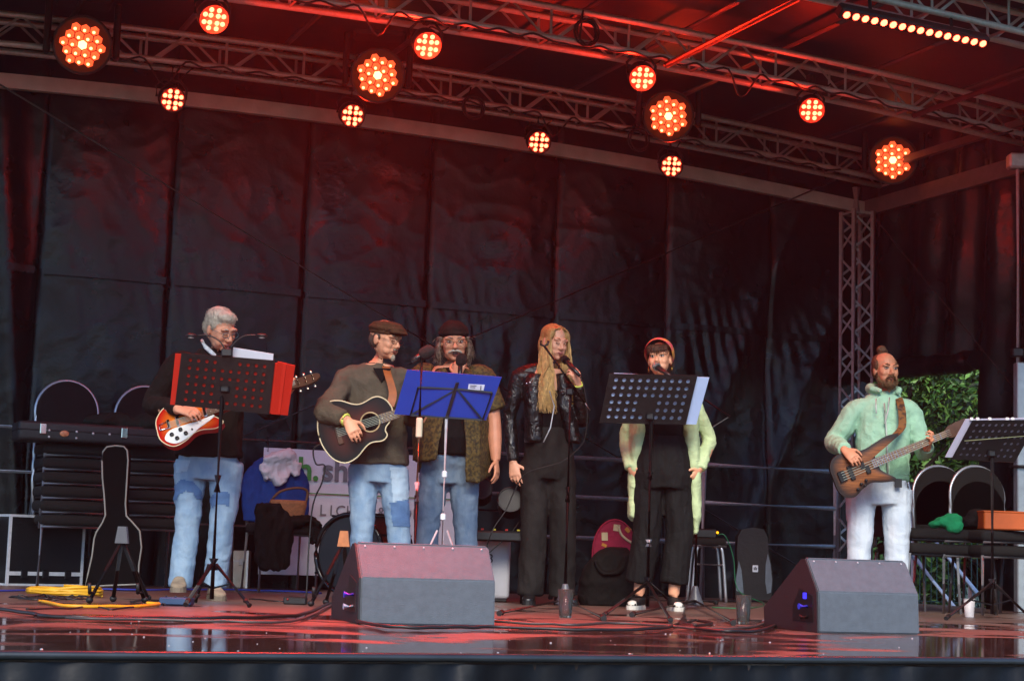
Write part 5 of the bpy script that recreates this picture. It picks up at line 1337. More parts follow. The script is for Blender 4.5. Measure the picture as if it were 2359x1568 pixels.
MB().lathe([(.05, .0008), (.001, .0008)], so, n, 28).build('sound_hole_disc', pm('hole_shade', '0c0806', rough=.9), ag)  # flat dark disc, the shade of the opening put into its colour
MB().tube([so + (a * math.cos(t) + b * math.sin(t)) * .057 + n * .001 for t in [i * math.pi / 16 for i in range(33)]], .005, 5).build('rosette', pm('rosette', 'a8926a', rough=.4, var=.3, scale=60), ag)
MB().bbox(o + a * .135 + n * .006, .035, .15, .011, .004, (a, b, n)).build('bridge', rosew, ag)
neck(ag, o, a, b, n, .40, .78, .058, .044, .003, 20, 6, .13, steel, pm('fingerboard_brown', '6b4a34', rough=.4, var=.2), rosew)
hp = [(.78, -.022), (.82, -.036), (.95, -.04), (.96, 0), (.95, .04), (.82, .036), (.78, .022)]
hs = MB().prism(hp, o, a, b, n, -.014, .004).build('headstock', blackl, ag)
for k in range(6):
    s_ = -1 if k % 2 else 1; pe = o + a * (.84 + .04 * (k // 2)) + b * (s_ * .045) + n * -.005
    MB().ball(pe, (.008, .012, .006), (a, b, n), 8, 6).build('tuning_peg', chrome, hs)
st = MB(); pts = smooth_path([o + a * .47 + b * .06 + n * -.05, H(905, 905, D2 - .20), H(893, 860, D2 - .13), H(888, 842, D2 - .02), H(880, 838, D2 + .10)], 6)
for i in range(len(pts) - 1):
    p, q_ = pts[i], pts[i + 1]; w_ = RH * .024 + Z * -.004; st.add([p - w_, p + w_, q_ + w_, q_ - w_, p - w_ + FH * .004, p + w_ + FH * .004, q_ + w_ + FH * .004, q_ - w_ + FH * .004], [(0, 1, 2, 3), (7, 6, 5, 4), (0, 4, 5, 1), (2, 6, 7, 3), (1, 5, 6, 2), (0, 3, 7, 4)])
st.build('strap', pm('tan_leather', '8a4a20', rough=.6, var=.25, scale=20), ag)
MB().tube(smooth_path([o + a * .02 + b * -.03 - n * .05, H(722, 1035, D2 - .2), H(728, 1068, D2 - .2), H(748, 1072, D2 - .18), H(742, 1110, D2 - .16), H(718, 1180, D2 - .1), FL(705, 1385, .01)], 6), .005, 6).build('cable', blackrub, ag)

# --- bass guitar, person 6
D6 = hd(FL(2025, 1411)); so = H(1985, 1078, D6 - .33); bh = H(2214, 984, D6 - .33)
a, b, n = guitar_frame(so, bh, -FH * .98 - Z * .03)
bg_ = thing('bass_guitar', so, 'brown wood bass guitar with four strings held by the bearded person', 'guitar')
wood = pm('walnut_burst', '6b4022', rough=.3, col2='2f190d', scale=9, stretch=(1, 1, 1), thresh=(.35, .68), coat=.3, bump=.05)
wm = burst('walnut_rim', '8a5024', '22110a', 1, inner=.6, rough=.3)
wn = wm.node_tree.nodes; wl = wm.node_tree.links; bs_ = wn['Principled BSDF']; rp_ = [x for x in wn if x.type == 'VALTORGB'][0]
tcn = wn.new('ShaderNodeTexCoord'); mpn = wn.new('ShaderNodeMapping'); mpn.inputs['Rotation'].default_value = (0, R(25), R(-25)); mpn.inputs['Scale'].default_value = (4, 4, 60); tn = wn.new('ShaderNodeTexNoise'); tn.inputs['Scale'].default_value = 2.2; tn.inputs['Detail'].default_value = 6
wl.new(tcn.outputs['Object'], mpn.inputs[0]); wl.new(mpn.outputs[0], tn.inputs[0]); mxn = wn.new('ShaderNodeMixRGB'); mxn.blend_type = 'MULTIPLY'; mxn.inputs[0].default_value = .75
r2n = wn.new('ShaderNodeValToRGB'); r2n.color_ramp.elements[0].position = .38; r2n.color_ramp.elements[0].color = (.35, .3, .28, 1); r2n.color_ramp.elements[1].position = .62; r2n.color_ramp.elements[1].color = (1, 1, 1, 1)
wl.new(tn.outputs[0], r2n.inputs[0]); wl.new(rp_.outputs[0], mxn.inputs[1]); wl.new(r2n.outputs[0], mxn.inputs[2]); wl.new(mxn.outputs[0], bs_.inputs['Base Color'])
poly = outline([(-.21, .0), (-.205, .08), (-.16, .135), (-.08, .145), (.0, .12), (.07, .112), (.14, .122), (.23, .138), (.305, .130), (.312, .108), (.24, .096), (.165, .075), (.12, .048), (.11, .03), (.11, -.03), (.115, -.06), (.15, -.105), (.185, -.145), (.165, -.16), (.09, -.14), (.02, -.115), (-.05, -.13), (-.12, -.16), (-.18, -.14), (-.21, -.08)], 4)
body_plate('body', poly, so, a, b, n, -.02, .02, wm, bg_, (-.02, 0), .004)
MB().bbox(so + a * -.15 + n * .030, .05, .075, .016, .003, (a, b, n)).build('bridge', blackmet, bg_)
for x, w_ in ((-.085, .10), (.005, .055), (.03, .055)): MB().bbox(so + a * x + b * (0 if w_ > .09 else (.022 if x < .02 else -.022)) + n * .031, .032, w_, .016, .004, (a, b, n)).build('pickup', blackpl, bg_)
for x, y in ((-.05, -.095), (-.01, -.085), (-.085, -.12), (-.03, -.115)): MB().lathe([(.011, 0), (.010, .014), (.001, .015)], so + a * x + b * y + n * .024, n, 12).build('knob', blackmet, bg_)
neck(bg_, so, a, b, n, .07, .62, .060, .044, .026, 22, 4, -.15, steel, pm('bass_board', '7a5232', rough=.4, var=.2, scale=20), rosew)
hp = [(.62, -.024), (.65, -.04), (.78, -.045), (.81, 0), (.78, .05), (.66, .045), (.62, .024)]
MB().prism(hp, so, a, b, n, .002, .02).build('headstock', rosew, bg_)
st = MB(); pts = smooth_path([so + a * .295 + b * .118 + n * -.012, H(2077, 985, D6 - .20), H(2079, 960, D6 - .175), H(2076, 935, D6 - .15), H(2070, 915, D6 - .04), H(2066, 912, D6 + .1)], 6)
for i in range(len(pts) - 1):
    p, q_ = pts[i], pts[i + 1]; w_ = RH * .027; st.add([p - w_, p + w_, q_ + w_, q_ - w_, p - w_ + FH * .004, p + w_ + FH * .004, q_ + w_ + FH * .004, q_ - w_ + FH * .004], [(0, 1, 2, 3), (7, 6, 5, 4), (0, 4, 5, 1), (2, 6, 7, 3), (1, 5, 6, 2), (0, 3, 7, 4)])
st.build('strap', pm('woven_strap', '3a2214', rough=.8, col2='7a4d22', scale=34, thresh=(.5, .62)), bg_)
MB().tube(smooth_path([so + a * -.2 + b * -.06 - n * .01, H(1922, 1085, D6 - .2), H(1921, 1110, D6 - .1), H(1950, 1130, D6 + .25), H(1952, 1250, D6 + .25), FL(1955, 1380, .01)], 6), .004, 6).build('cable', pm('green_cable', '1f6a45', rough=.5), bg_)

# ================================================================== STANDS
def hole_plate(mb, TL, TR, BL, BR, nx, ny, fr, skip=(), marg=(.06, .05), th=.002, seg=10):
    nrm = (TR - TL).cross(BL - TL).normalized()
    if nrm.dot(FH) > 0: nrm = -nrm
    def bl(u, v): return (TL * (1 - u) + TR * u) * (1 - v) + (BL * (1 - u) + BR * u) * v
    W = (TR - TL).length; Hh = (BL - TL).length
    def sheet(off, flip):
        F0 = len(mb.v)
        us = [0, marg[0]] + [marg[0] + (1 - 2 * marg[0]) * i / nx for i in range(1, nx + 1)] + [1]
        vs_ = [0, marg[1]] + [marg[1] + (1 - 2 * marg[1]) * j / ny for j in range(1, ny + 1)] + [1]
        for j in range(len(vs_) - 1):
            for i in range(len(us) - 1):
                u0, u1, v0, v1 = us[i], us[i + 1], vs_[j], vs_[j + 1]
                inn = 1 <= i <= nx and 1 <= j <= ny and (i - 1, j - 1) not in skip
                if not inn:
                    mb.add([bl(u0, v0) + nrm * off, bl(u1, v0) + nrm * off, bl(u1, v1) + nrm * off, bl(u0, v1) + nrm * off], [(0, 1, 2, 3)])
                else:
                    uc, vc = (u0 + u1) / 2, (v0 + v1) / 2; r_ = fr * min((u1 - u0) * W, (v1 - v0) * Hh) / 2; N = 12
                    cpts = [bl(uc + r_ / W * math.cos(2 * math.pi * k / N), vc + r_ / Hh * math.sin(2 * math.pi * k / N)) + nrm * off for k in range(N)]
                    sq = []
                    for k in range(N):
                        c_, s_ = math.cos(2 * math.pi * k / N), math.sin(2 * math.pi * k / N); m_ = max(abs(c_), abs(s_))
                        sq.append(bl(uc + (u1 - u0) / 2 * c_ / m_, vc + (v1 - v0) / 2 * s_ / m_) + nrm * off)
                    # outer ring lacks the corners at 45 degrees: with N = 12 add them through extra quads
                    cor = {1: (u1, v1), 4: (u0, v1), 7: (u0, v0), 10: (u1, v0)}
                    P = cpts + sq; F = []
                    for k in range(N):
                        k2 = (k + 1) % N
                        if k in cor: P.append(bl(*cor[k]) + nrm * off); F.append((k, k2, N + k2, len(P) - 1, N + k))
                        else: F.append((k, k2, N + k2, N + k))
                    mb.add(P, F)
                    if off > 0:
                        c2 = [p_ - nrm * th for p_ in cpts]; mb.add(cpts + c2, [(k, (k + 1) % N, N + (k + 1) % N, N + k) for k in range(N)])
    sheet(th / 2, False); sheet(-th / 2, True)
    e = [(TL, TR), (TR, BR), (BR, BL), (BL, TL)]
    for p_, q_ in e: mb.add([p_ + nrm * th / 2, q_ + nrm * th / 2, q_ - nrm * th / 2, p_ - nrm * th / 2], [(0, 1, 2, 3)])
    return nrm
def sheet(mb, TL, TR, BL, BR, th, nrm):
    P = [TL, TR, BR, BL]; mb.add([p_ + nrm * th / 2 for p_ in P] + [p_ - nrm * th / 2 for p_ in P], [(0, 1, 2, 3), (7, 6, 5, 4), (0, 4, 5, 1), (1, 5, 6, 2), (2, 6, 7, 3), (3, 7, 4, 0)]); return mb
def tripod(t, base, zj, feet, m, r=.011, spread_z=None, pole_r=.013, ztop=1.0, foot_m=None, collar=True):
    zb = .03
    MB().cyl(base + Z * zb, base + Z * ztop, pole_r, n=12).build('pole', m, t)
    for f in feet:
        d = (f - (base + Z * zj)).normalized(); s_ = base + Z * zj + V((d.x, d.y, 0)).normalized() * .03
        lg = MB().cyl(s_, f + Z * .012, r, r * .9, 8).build('leg', m, t)
        MB().tube([f + Z * .012 - d * .05, f + Z * .012], [.015, .014], 8).build('rubber_foot', foot_m or blackrub, lg)
        mid = s_ + (f - s_) * .45; rod('strut', mid, base + Z * (zb + .06), .005, m, t)
    if collar:
        MB().cyl(base + Z * (zj - .03), base + Z * (zj + .035), .028, n=12).build('collar', m, t)

# stand 1: perforated desk with red folder and clip lamps
b1 = FL(487, 1392); d1 = hd(b1)
s1 = thing('music_stand', b1, 'black perforated music stand with red folder and clip lamps before the white-haired person', 'music stand')
zt_ = H(520, 898, d1).z
tripod(s1, b1, H(493, 1300, d1).z, [FL(427, 1397), FL(575, 1399), FL(449, 1390)], blackmet, ztop=zt_)
MB().cyl(b1 + Z * (zt_ * .52), b1 + Z * (zt_ * .60), .02, n=12).build('clutch', blackmet, s1)
TL, TR, BL, BR = H(418, 812, d1 - .10), H(634, 830, d1 - .10), H(403, 932, d1 + .02), H(620, 953, d1 + .02)
mb = MB(); sk_ = {(4, 0), (5, 0)} | {(i, j) for i in (4, 5) for j in (3, 4)}
nr = hole_plate(mb, TL, TR, BL, BR, 10, 6, .44, sk_); mb.build('desk', blackmet, s1)
mb = MB(); sheet(mb, BL, BR, BL + FH * .05 + Z * .005, BR + FH * .05 + Z * .005, .003, Z); mb.build('ledge', blackmet, s1)
cb = H(520, 898, d1); MB().bbox(cb + FH * -.03, .055, .04, .04, .01, (RH, FH, Z)).build('tilt_bracket', blackmet, s1)
fo = thing('ring_folder', BL, 'open red folder resting on the left music stand', 'folder')
mb = MB(); sheet(mb, H(404, 814, d1 - .085), H(660, 838, d1 - .085), H(392, 931, d1 + .03), H(645, 953, d1 + .03), .006, nr); mb.build('cover', pm('red_card', 'b02414', rough=.45, var=.06), fo)
mb = MB(); sheet(mb, H(640, 832, d1 - .10), H(680, 842, d1 - .06), H(624, 953, d1 + .015), H(663, 956, d1 + .055), .006, nr); mb.build('cover', pm('red_card', 'b02414'), fo)
mb = MB(); sheet(mb, H(538, 800, d1 - .07), H(630, 815, d1 - .07), H(530, 905, d1 + .04), H(622, 920, d1 + .04), .004, nr); mb.build('paper_sheet', pm('white_paper', 'c9cdd8', rough=.7, var=.05), fo)
lm_ = thing('clip_lamp', H(523, 812, d1 - .10), 'small two-armed black clip lamp on top of the left music stand', 'clip lamp')
MB().bbox(H(523, 812, d1 - .11), .06, .04, .045, .006, (RH, FH, Z)).build('clip', blackpl, lm_)
for pth, hx in ((((519, 805), (505, 785), (480, 772), (455, 773)), (440, 773)), (((527, 805), (545, 785), (565, 773), (590, 772)), (603, 773))):
    MB().tube(smooth_path([H(x, y, d1 - .11) for x, y in pth], 5), .0045, 6).build('gooseneck', blackpl, lm_)
    p = H(*hx, d1 - .11); hd_ = MB(); hd_.ball(p, (.032, .022, .013), (RH, FH, Z)); ho = hd_.build('lamp_head', blackpl, lm_)
    MB().ball(p - Z * .010, (.018, .014, .006), (RH, FH, Z)).build('lens', pm('lamp_lens', 'b8c4c0', rough=.2), ho)

# stand 2: wire stand with blue folder
b2 = FL(1013, 1402); d2 = hd(b2)
s2 = thing('music_stand', b2, 'folding wire music stand behind the blue folder', 'music stand')
tripod(s2, b2, .45, [b2 + RH * -.22 + FH * -.05, b2 + RH * .2 + FH * -.1, b2 + FH * .2], alu, ztop=H(1028, 965, d2).z, pole_r=.009, r=.007, collar=False)
fo2 = thing('ring_folder', H(1015, 953, d2), 'large blue folder with white number label on the wire stand', 'folder')
TL, TR, BL, BR = H(938, 851, d2 - .09), H(1156, 868, d2 - .09), H(908, 953, d2 + .03), H(1120, 967, d2 + .03)
bluec = pm('blue_card', '1a3c9c', rough=.4, var=.05)
nr = (TR - TL).cross(BL - TL).normalized(); nr = -nr if nr.dot(FH) > 0 else nr
MT, MBt = H(1047, 859.5, d2 - .10), H(1014, 960, d2 + .02)
for A, B_, C_, D_ in ((TL, MT, BL, MBt), (MT, TR, MBt, BR)): sheet(MB(), A, B_, C_, D_, .006, nr).build('cover', bluec, fo2)
def on2(x, y, off): 
    # point of the folder plane seen at the pixel, lifted towards us
    r_ = ray(x, y); tt = (TL - C).dot(nr) / r_.dot(nr); return C + r_ * tt + nr * off
sheet(MB(), on2(1080, 883, .008), on2(1117, 885, .008), on2(1078, 895, .008), on2(1114, 898, .008), .002, nr).build('label', pm('label_white', 'c3c9dc', rough=.6), fo2)
ua = (TR - TL).normalized(); ub = (TL - BL).normalized(); 
txm = pm('print_dark', '171b2c', rough=.7)
place_text('number_print', text_mesh('1', .036, txm, .0005, True), fo2, on2(1104, 896, .0105), ua, (ub - ua * ub.dot(ua)).normalized())
place_text('number_print', text_mesh('1', .045, txm, .0005, True), fo2, on2(1013, 952, .010), ua, (ub - ua * ub.dot(ua)).normalized())
for k in range(2): sheet(MB(), on2(1083, 886 + 4 * k, .0105), on2(1098 - 3 * k, 886.7 + 4 * k, .0105), on2(1083, 887.2 + 4 * k, .0105), on2(1098 - 3 * k, 888 + 4 * k, .0105), .0006, nr).build('print_line', txm, fo2)
wm_ = pm('stand_wire', '2a2c33', rough=.35, metal=.6)
P4 = {'a': (964, 890), 'b': (1053, 894), 'c': (1134, 902), 'd': (1112, 965), 'e': (946, 954)}
for u_, v_ in (('a', 'b'), ('b', 'c'), ('c', 'd'), ('d', 'e'), ('e', 'a'), ('b', 'e'), ('b', 'd')): rod('desk_wire', on2(*P4[u_], .012), on2(*P4[v_], .012), .0055, wm_, s2)
mb = MB(); sheet(mb, on2(1050, 879, .014), on2(1058, 879, .014), on2(1025, 961, .014), on2(1033, 961, .014), .008, nr); mb.build('centre_bar', wm_, s2)
for y in (1092, 1190): MB().bbox(b2 + Z * H(1018, y, d2).z, .03, .03, .04, .006, (RH, FH, Z)).build('clutch', alu, s2)

# stand 3: perforated desk with pale sheet
b3 = FL(1491, 1407); d3 = hd(b3)
s3 = thing('music_stand', b3, 'black perforated music stand with pale sheet before the headband singer', 'music stand')
tripod(s3, b3, H(1491, 1342, d3).z, [FL(1391, 1421), FL(1545, 1433), FL(1560, 1402)], blackmet, ztop=H(1497, 960, d3).z)
for y, m_ in ((1095, blackmet), (1250, alu_d)): MB().cyl(b3 + Z * H(1493, y + 8, d3).z, b3 + Z * H(1493, y - 8, d3).z, .021, n=12).build('clutch', m_, s3)
TL, TR, BL, BR = H(1404, 860, d3 - .11), H(1607, 864, d3 - .11), H(1381, 972, d3 + .02), H(1580, 977, d3 + .02)
mb = MB(); nr = hole_plate(mb, TL, TR, BL, BR, 10, 6, .52, {(i, j) for i in (4, 5) for j in (3, 4)}, (.045, .05)); mb.build('desk', blackmet, s3)
mb = MB(); sheet(mb, BL, BR, BL + FH * .05, BR + FH * .05, .003, Z); mb.build('ledge', blackmet, s3)
MB().bbox(H(1497, 960, d3 - .01), .055, .04, .045, .01, (RH, FH, Z)).build('tilt_bracket', blackmet, s3)
mu = thing('music_folder', BL, 'pale blue-white music folder showing through the holes of the middle stand', 'folder')
mb = MB(); sheet(mb, TL - nr * .012 + RH * .03, H(1634, 869, d3 - .09), BL - nr * .012 + RH * .03, H(1604, 977, d3 + .045), .006, nr); mb.build('cover', pm('pale_sheet', 'a9bde0', rough=.55, var=.04), mu)

# stand 4 at the right edge
b4 = FL(2286, 1424); d4 = hd(b4)
s4 = thing('music_stand', b4, 'black perforated music stand with white folder beside the bass player, right edge', 'music stand')
tripod(s4, b4, H(2287, 1345, d4).z, [FL(2179, 1428), FL(2372, 1424), FL(2293, 1415)], pm('dark_chrome', '4a4a4d', rough=.3, metal=.8), ztop=H(2284, 1040, d4).z)
TL, TR, BL, BR = H(2240, 968, d4 - .10), H(2392, 966, d4 - .10), H(2192, 1056, d4 + .03), H(2338, 1064, d4 + .03)
mb = MB(); nr = hole_plate(mb, TL, TR, BL, BR, 9, 6, .44, {(i, j) for i in (3, 4, 5) for j in (3, 4)}); mb.build('desk', blackmet, s4)
mb = MB(); sheet(mb, BL, BR, BL + FH * .05, BR + FH * .05, .003, Z); mb.build('ledge', blackmet, s4)
MB().bbox(H(2284, 1045, d4 - .01), .055, .04, .045, .01, (RH, FH, Z)).build('tilt_bracket', blackmet, s4)
rod('desk_wire', H(2222, 1015, d4 - .06), H(2372, 1003, d4 - .06), .003, pm('brass_wire', '9a8f66', rough=.3, metal=1), s4)
wf = thing('music_folder', BL, 'white folder with clips on the right-hand music stand', 'folder')
mb = MB(); sheet(mb, H(2224, 965, d4 - .085), H(2392, 962, d4 - .085), H(2177, 1052, d4 + .045), H(2335, 1060, d4 + .045), .006, nr); mb.build('cover', pm('lilac_sheet', 'b6b4c8', rough=.55, var=.04), wf)
for x in (2238, 2252, 2280, 2320, 2333): MB().bbox(H(x, 965, d4 - .09), .022, .016, .022, .004, (RH, FH, Z)).build('clip', pm('white_clip', 'dcdcdc', rough=.3), wf)

# microphone stands
redm = pm('boom_black', '2a2728', rough=.35, metal=.3)
def mic(t_or_none, label, head, tail, foam=False, gold=False, headm=None, hr=.026, group=None):
    t = thing('microphone', tail, label, 'microphone'); d = (tail - head).normalized()
    if foam:
        mb = MB(); mb.rings([(head + d * x, frame(d)[0] * r_, frame(d)[1] * r_) for x, r_ in ((-.036, .004), (-.03, .022), (-.012, .034), (.015, .037), (.04, .033), (.052, .022))], 14); mb.build('foam_cover', headm or pm('foam', '1d1a19', rough=1, bump=.8, bscale=400, var=.4), t)
    else:
        MB().ball(head, hr, None, 16, 12).build('grille', headm or pm('mic_grille', '2a2a2a', rough=.5, metal=.6, bump=.8, bscale=700), t)
        MB().tube([head + d * .012, head + d * .022], hr * 1.04, 14).build('ring', headm or blackmet, t)
    MB().tube([head + d * .02, head + d * .05, head + d * .11, tail], [.022, .019, .014, .011], 12).build('handle', pm('mic_body', '1c1c1d', rough=.35), t)
    return t
# stand beside the long-haired singer, boom free
m1 = FL(1301, 1399); dm = hd(m1)
ms1 = thing('microphone_stand', m1, 'black boom stand without microphone before the long-haired singer', 'microphone stand')
MB().lathe([(.062, .02), (.058, .035), (.03, .10), (.02, .14), (.016, .15)], m1, Z, 16).build('base_cone', pm('grey_plastic', '55555a', rough=.4), ms1)
zt_ = H(1312, 905, dm).z
MB().cyl(m1 + Z * .10, m1 + Z * (zt_ * .52), .0125, n=12).build('pole', blackmet, ms1); MB().cyl(m1 + Z * (zt_ * .50), m1 + Z * zt_, .009, n=12).build('inner_pole', blackmet, ms1)
MB().cyl(m1 + Z * (zt_ * .49), m1 + Z * (zt_ * .56), .018, n=12).build('clutch', blackmet, ms1)
for f in (FL(1150, 1418), FL(1391, 1430), FL(1340, 1385)):
    lg = MB().cyl(m1 + Z * .05 + (f - m1).normalized() * .03, f + Z * .016, .009, n=8).build('leg', blackmet, ms1); dd = (f - m1).normalized()
    MB().cyl(f + Z * .018 - dd * .06, f + Z * .014, .016, n=10).build('rubber_foot', blackrub, lg)
tj = m1 + Z * zt_; e1, e2 = H(1254, 797, dm - .10), H(1347, 927, dm + .0)
MB().cyl(e1, e2, .0085, n=10).build('boom', redm, ms1); MB().cyl(H(1316, 883, dm - .03), H(1327, 899, dm - .02), .016, n=12).build('boom_clutch', redm, ms1)
MB().bbox(H(1312, 902, dm - .02), .05, .04, .05, .01, (RH, FH, Z)).build('t_joint', blackmet, ms1); MB().ball(H(1297, 906, dm - .02), (.016, .012, .012)).build('wing_knob', blackpl, ms1)
MB().cyl(e2, e2 + (e2 - e1).normalized() * .06, .004).build('thread', alu, ms1)
cl = MB(); cl.tube([e1 + RH * -.022 + Z * .035, e1 + RH * -.024 + Z * .01, e1, e1 + RH * .02 + Z * .012, e1 + RH * .026 + Z * .034], .008, 8); cl.build('microphone_clip', blackpl, ms1)
mc4 = mic(None, 'black hand microphone held by the long-haired singer', H(1301, 827, hd(FL(1268, 1393)) - .17), H(1335, 865, hd(FL(1268, 1393)) - .26))
D4 = hd(FL(1268, 1393))
MB().tube(smooth_path([H(1335, 865, D4 - .26), H(1345, 890, D4 - .27), H(1353, 950, D4 - .25), H(1347, 1010, D4 - .22), H(1325, 1040, D4 - .20), H(1290, 1065, D4 - .2), H(1215, 1088, D4 - .17), H(1188, 1125, D4 - .14), H(1165, 1175, D4 - .14), H(1133, 1225, D4 - .2), H(1118, 1290, D4 - .3), FL(1135, 1405, .01)], 6), .0042, 6).build('cable', blackrub, mc4)

# stand of the headband singer
m2 = FL(1601, 1400); dm = hd(m2)
ms2 = thing('microphone_stand', m2, 'black boom stand holding the silver microphone of the headband singer', 'microphone stand')
MB().lathe([(.062, .02), (.058, .035), (.03, .10), (.02, .14), (.016, .15)], m2, Z, 16).build('base_cone', pm('grey_plastic', '55555a', rough=.4), ms2)
zt_ = H(1613, 930, dm).z
MB().cyl(m2 + Z * .10, m2 + Z * (zt_ * .55), .0125, n=12).build('pole', blackmet, ms2); MB().cyl(m2 + Z * (zt_ * .53), m2 + Z * zt_, .009, n=12).build('inner_pole', blackmet, ms2)
MB().cyl(m2 + Z * (zt_ * .52), m2 + Z * (zt_ * .60), .018, n=12).build('clutch', blackmet, ms2)
for f in (FL(1455, 1421), FL(1690, 1440), FL(1650, 1392)):
    lg = MB().cyl(m2 + Z * .05 + (f - m2).normalized() * .03, f + Z * .016, .009, n=8).build('leg', blackmet, ms2); dd = (f - m2).normalized()
    MB().cyl(f + Z * .018 - dd * .06, f + Z * .014, .016, n=10).build('rubber_foot', blackrub, lg)
D5 = hd(FL(1512, 1404))
mh, mt = H(1511, 843, D5 - .17), H(1540, 863, D5 - .28); bt = H(1681, 959, dm - .0); tj = H(1615, 915, dm - .04)
MB().cyl(mt, tj, .0085, n=10).build('boom', redm, ms2); MB().cyl(tj, bt, .0095, n=10).build('boom', redm, ms2)
MB().bbox(tj, .05, .04, .05, .01, (RH, FH, Z)).build('t_joint', blackmet, ms2)
mic(None, 'silver-headed microphone in front of the headband singer', mh, mt + (mt - mh) * .2, headm=pm('mic_silver', 'a9a59c', rough=.35, metal=.8, bump=.6, bscale=700))
MB().tube(smooth_path([bt, H(1640, 985, dm - .03), H(1612, 1010, dm - .02), H(1606, 1090, dm - .02), H(1590, 1180, dm - .05), H(1588, 1290, dm - .05), H(1580, 1380, dm - .1), FL(1575, 1415, .01)], 6), .0042, 6).build('cable', pm('grey_cable', '4a4a48', rough=.6), ms2)

# straight stand of the flat cap guitarist
m3 = FL(950, 1408); dm = hd(m3)
ms3 = thing('microphone_stand', m3, 'straight microphone stand with pale clutch between the flat cap guitarist and the beanie singer', 'microphone stand')
zc_ = H(970, 963, dm).z
MB().lathe([(.13, 0), (.13, .012), (.03, .03), (.016, .05)], m3, Z, 24).build('round_base', blackmet, ms3)
MB().cyl(m3 + Z * .04, m3 + Z * H(958, 1140, dm).z, .013, n=12).build('pole', blackmet, ms3)
MB().cyl(m3 + Z * H(958, 1150, dm).z, m3 + Z * zc_, .008, n=12).build('inner_pole', pm('brass_pole', 'b0a684', rough=.3, metal=.9), ms3)
MB().cyl(m3 + Z * H(958, 1155, dm).z, m3 + Z * H(958, 1110, dm).z, .016, n=12).build('clutch', alu_d, ms3)
MB().bbox(m3 + Z * H(970, 985, dm).z, .035, .03, .11, .006, (RH, FH, Z)).build('upper_clutch', pm('cream_plastic', 'b5ad92', rough=.45), ms3)
MB().cyl(m3 + Z * zc_, m3 + Z * H(977, 828, dm).z, .008, n=10).build('upper_pole', blackmet, ms3)
p0 = m3 + Z * H(977, 826, dm).z
mic(None, 'foam-covered microphone on the straight stand facing the flat cap guitarist', H(987, 809, dm), H(962, 824, dm), foam=True)
mb = MB(); mb.cyl(p0, p0 + Z * .03, .012); mb.build('microphone_clip', blackpl, ms3)
D3 = hd(FL(1050, 1390)) + .12
mic(None, 'large foam-covered hand microphone at the mouth of the beanie singer', H(1063, 826, D3 - .21), H(1057, 880, D3 - .26), foam=True)

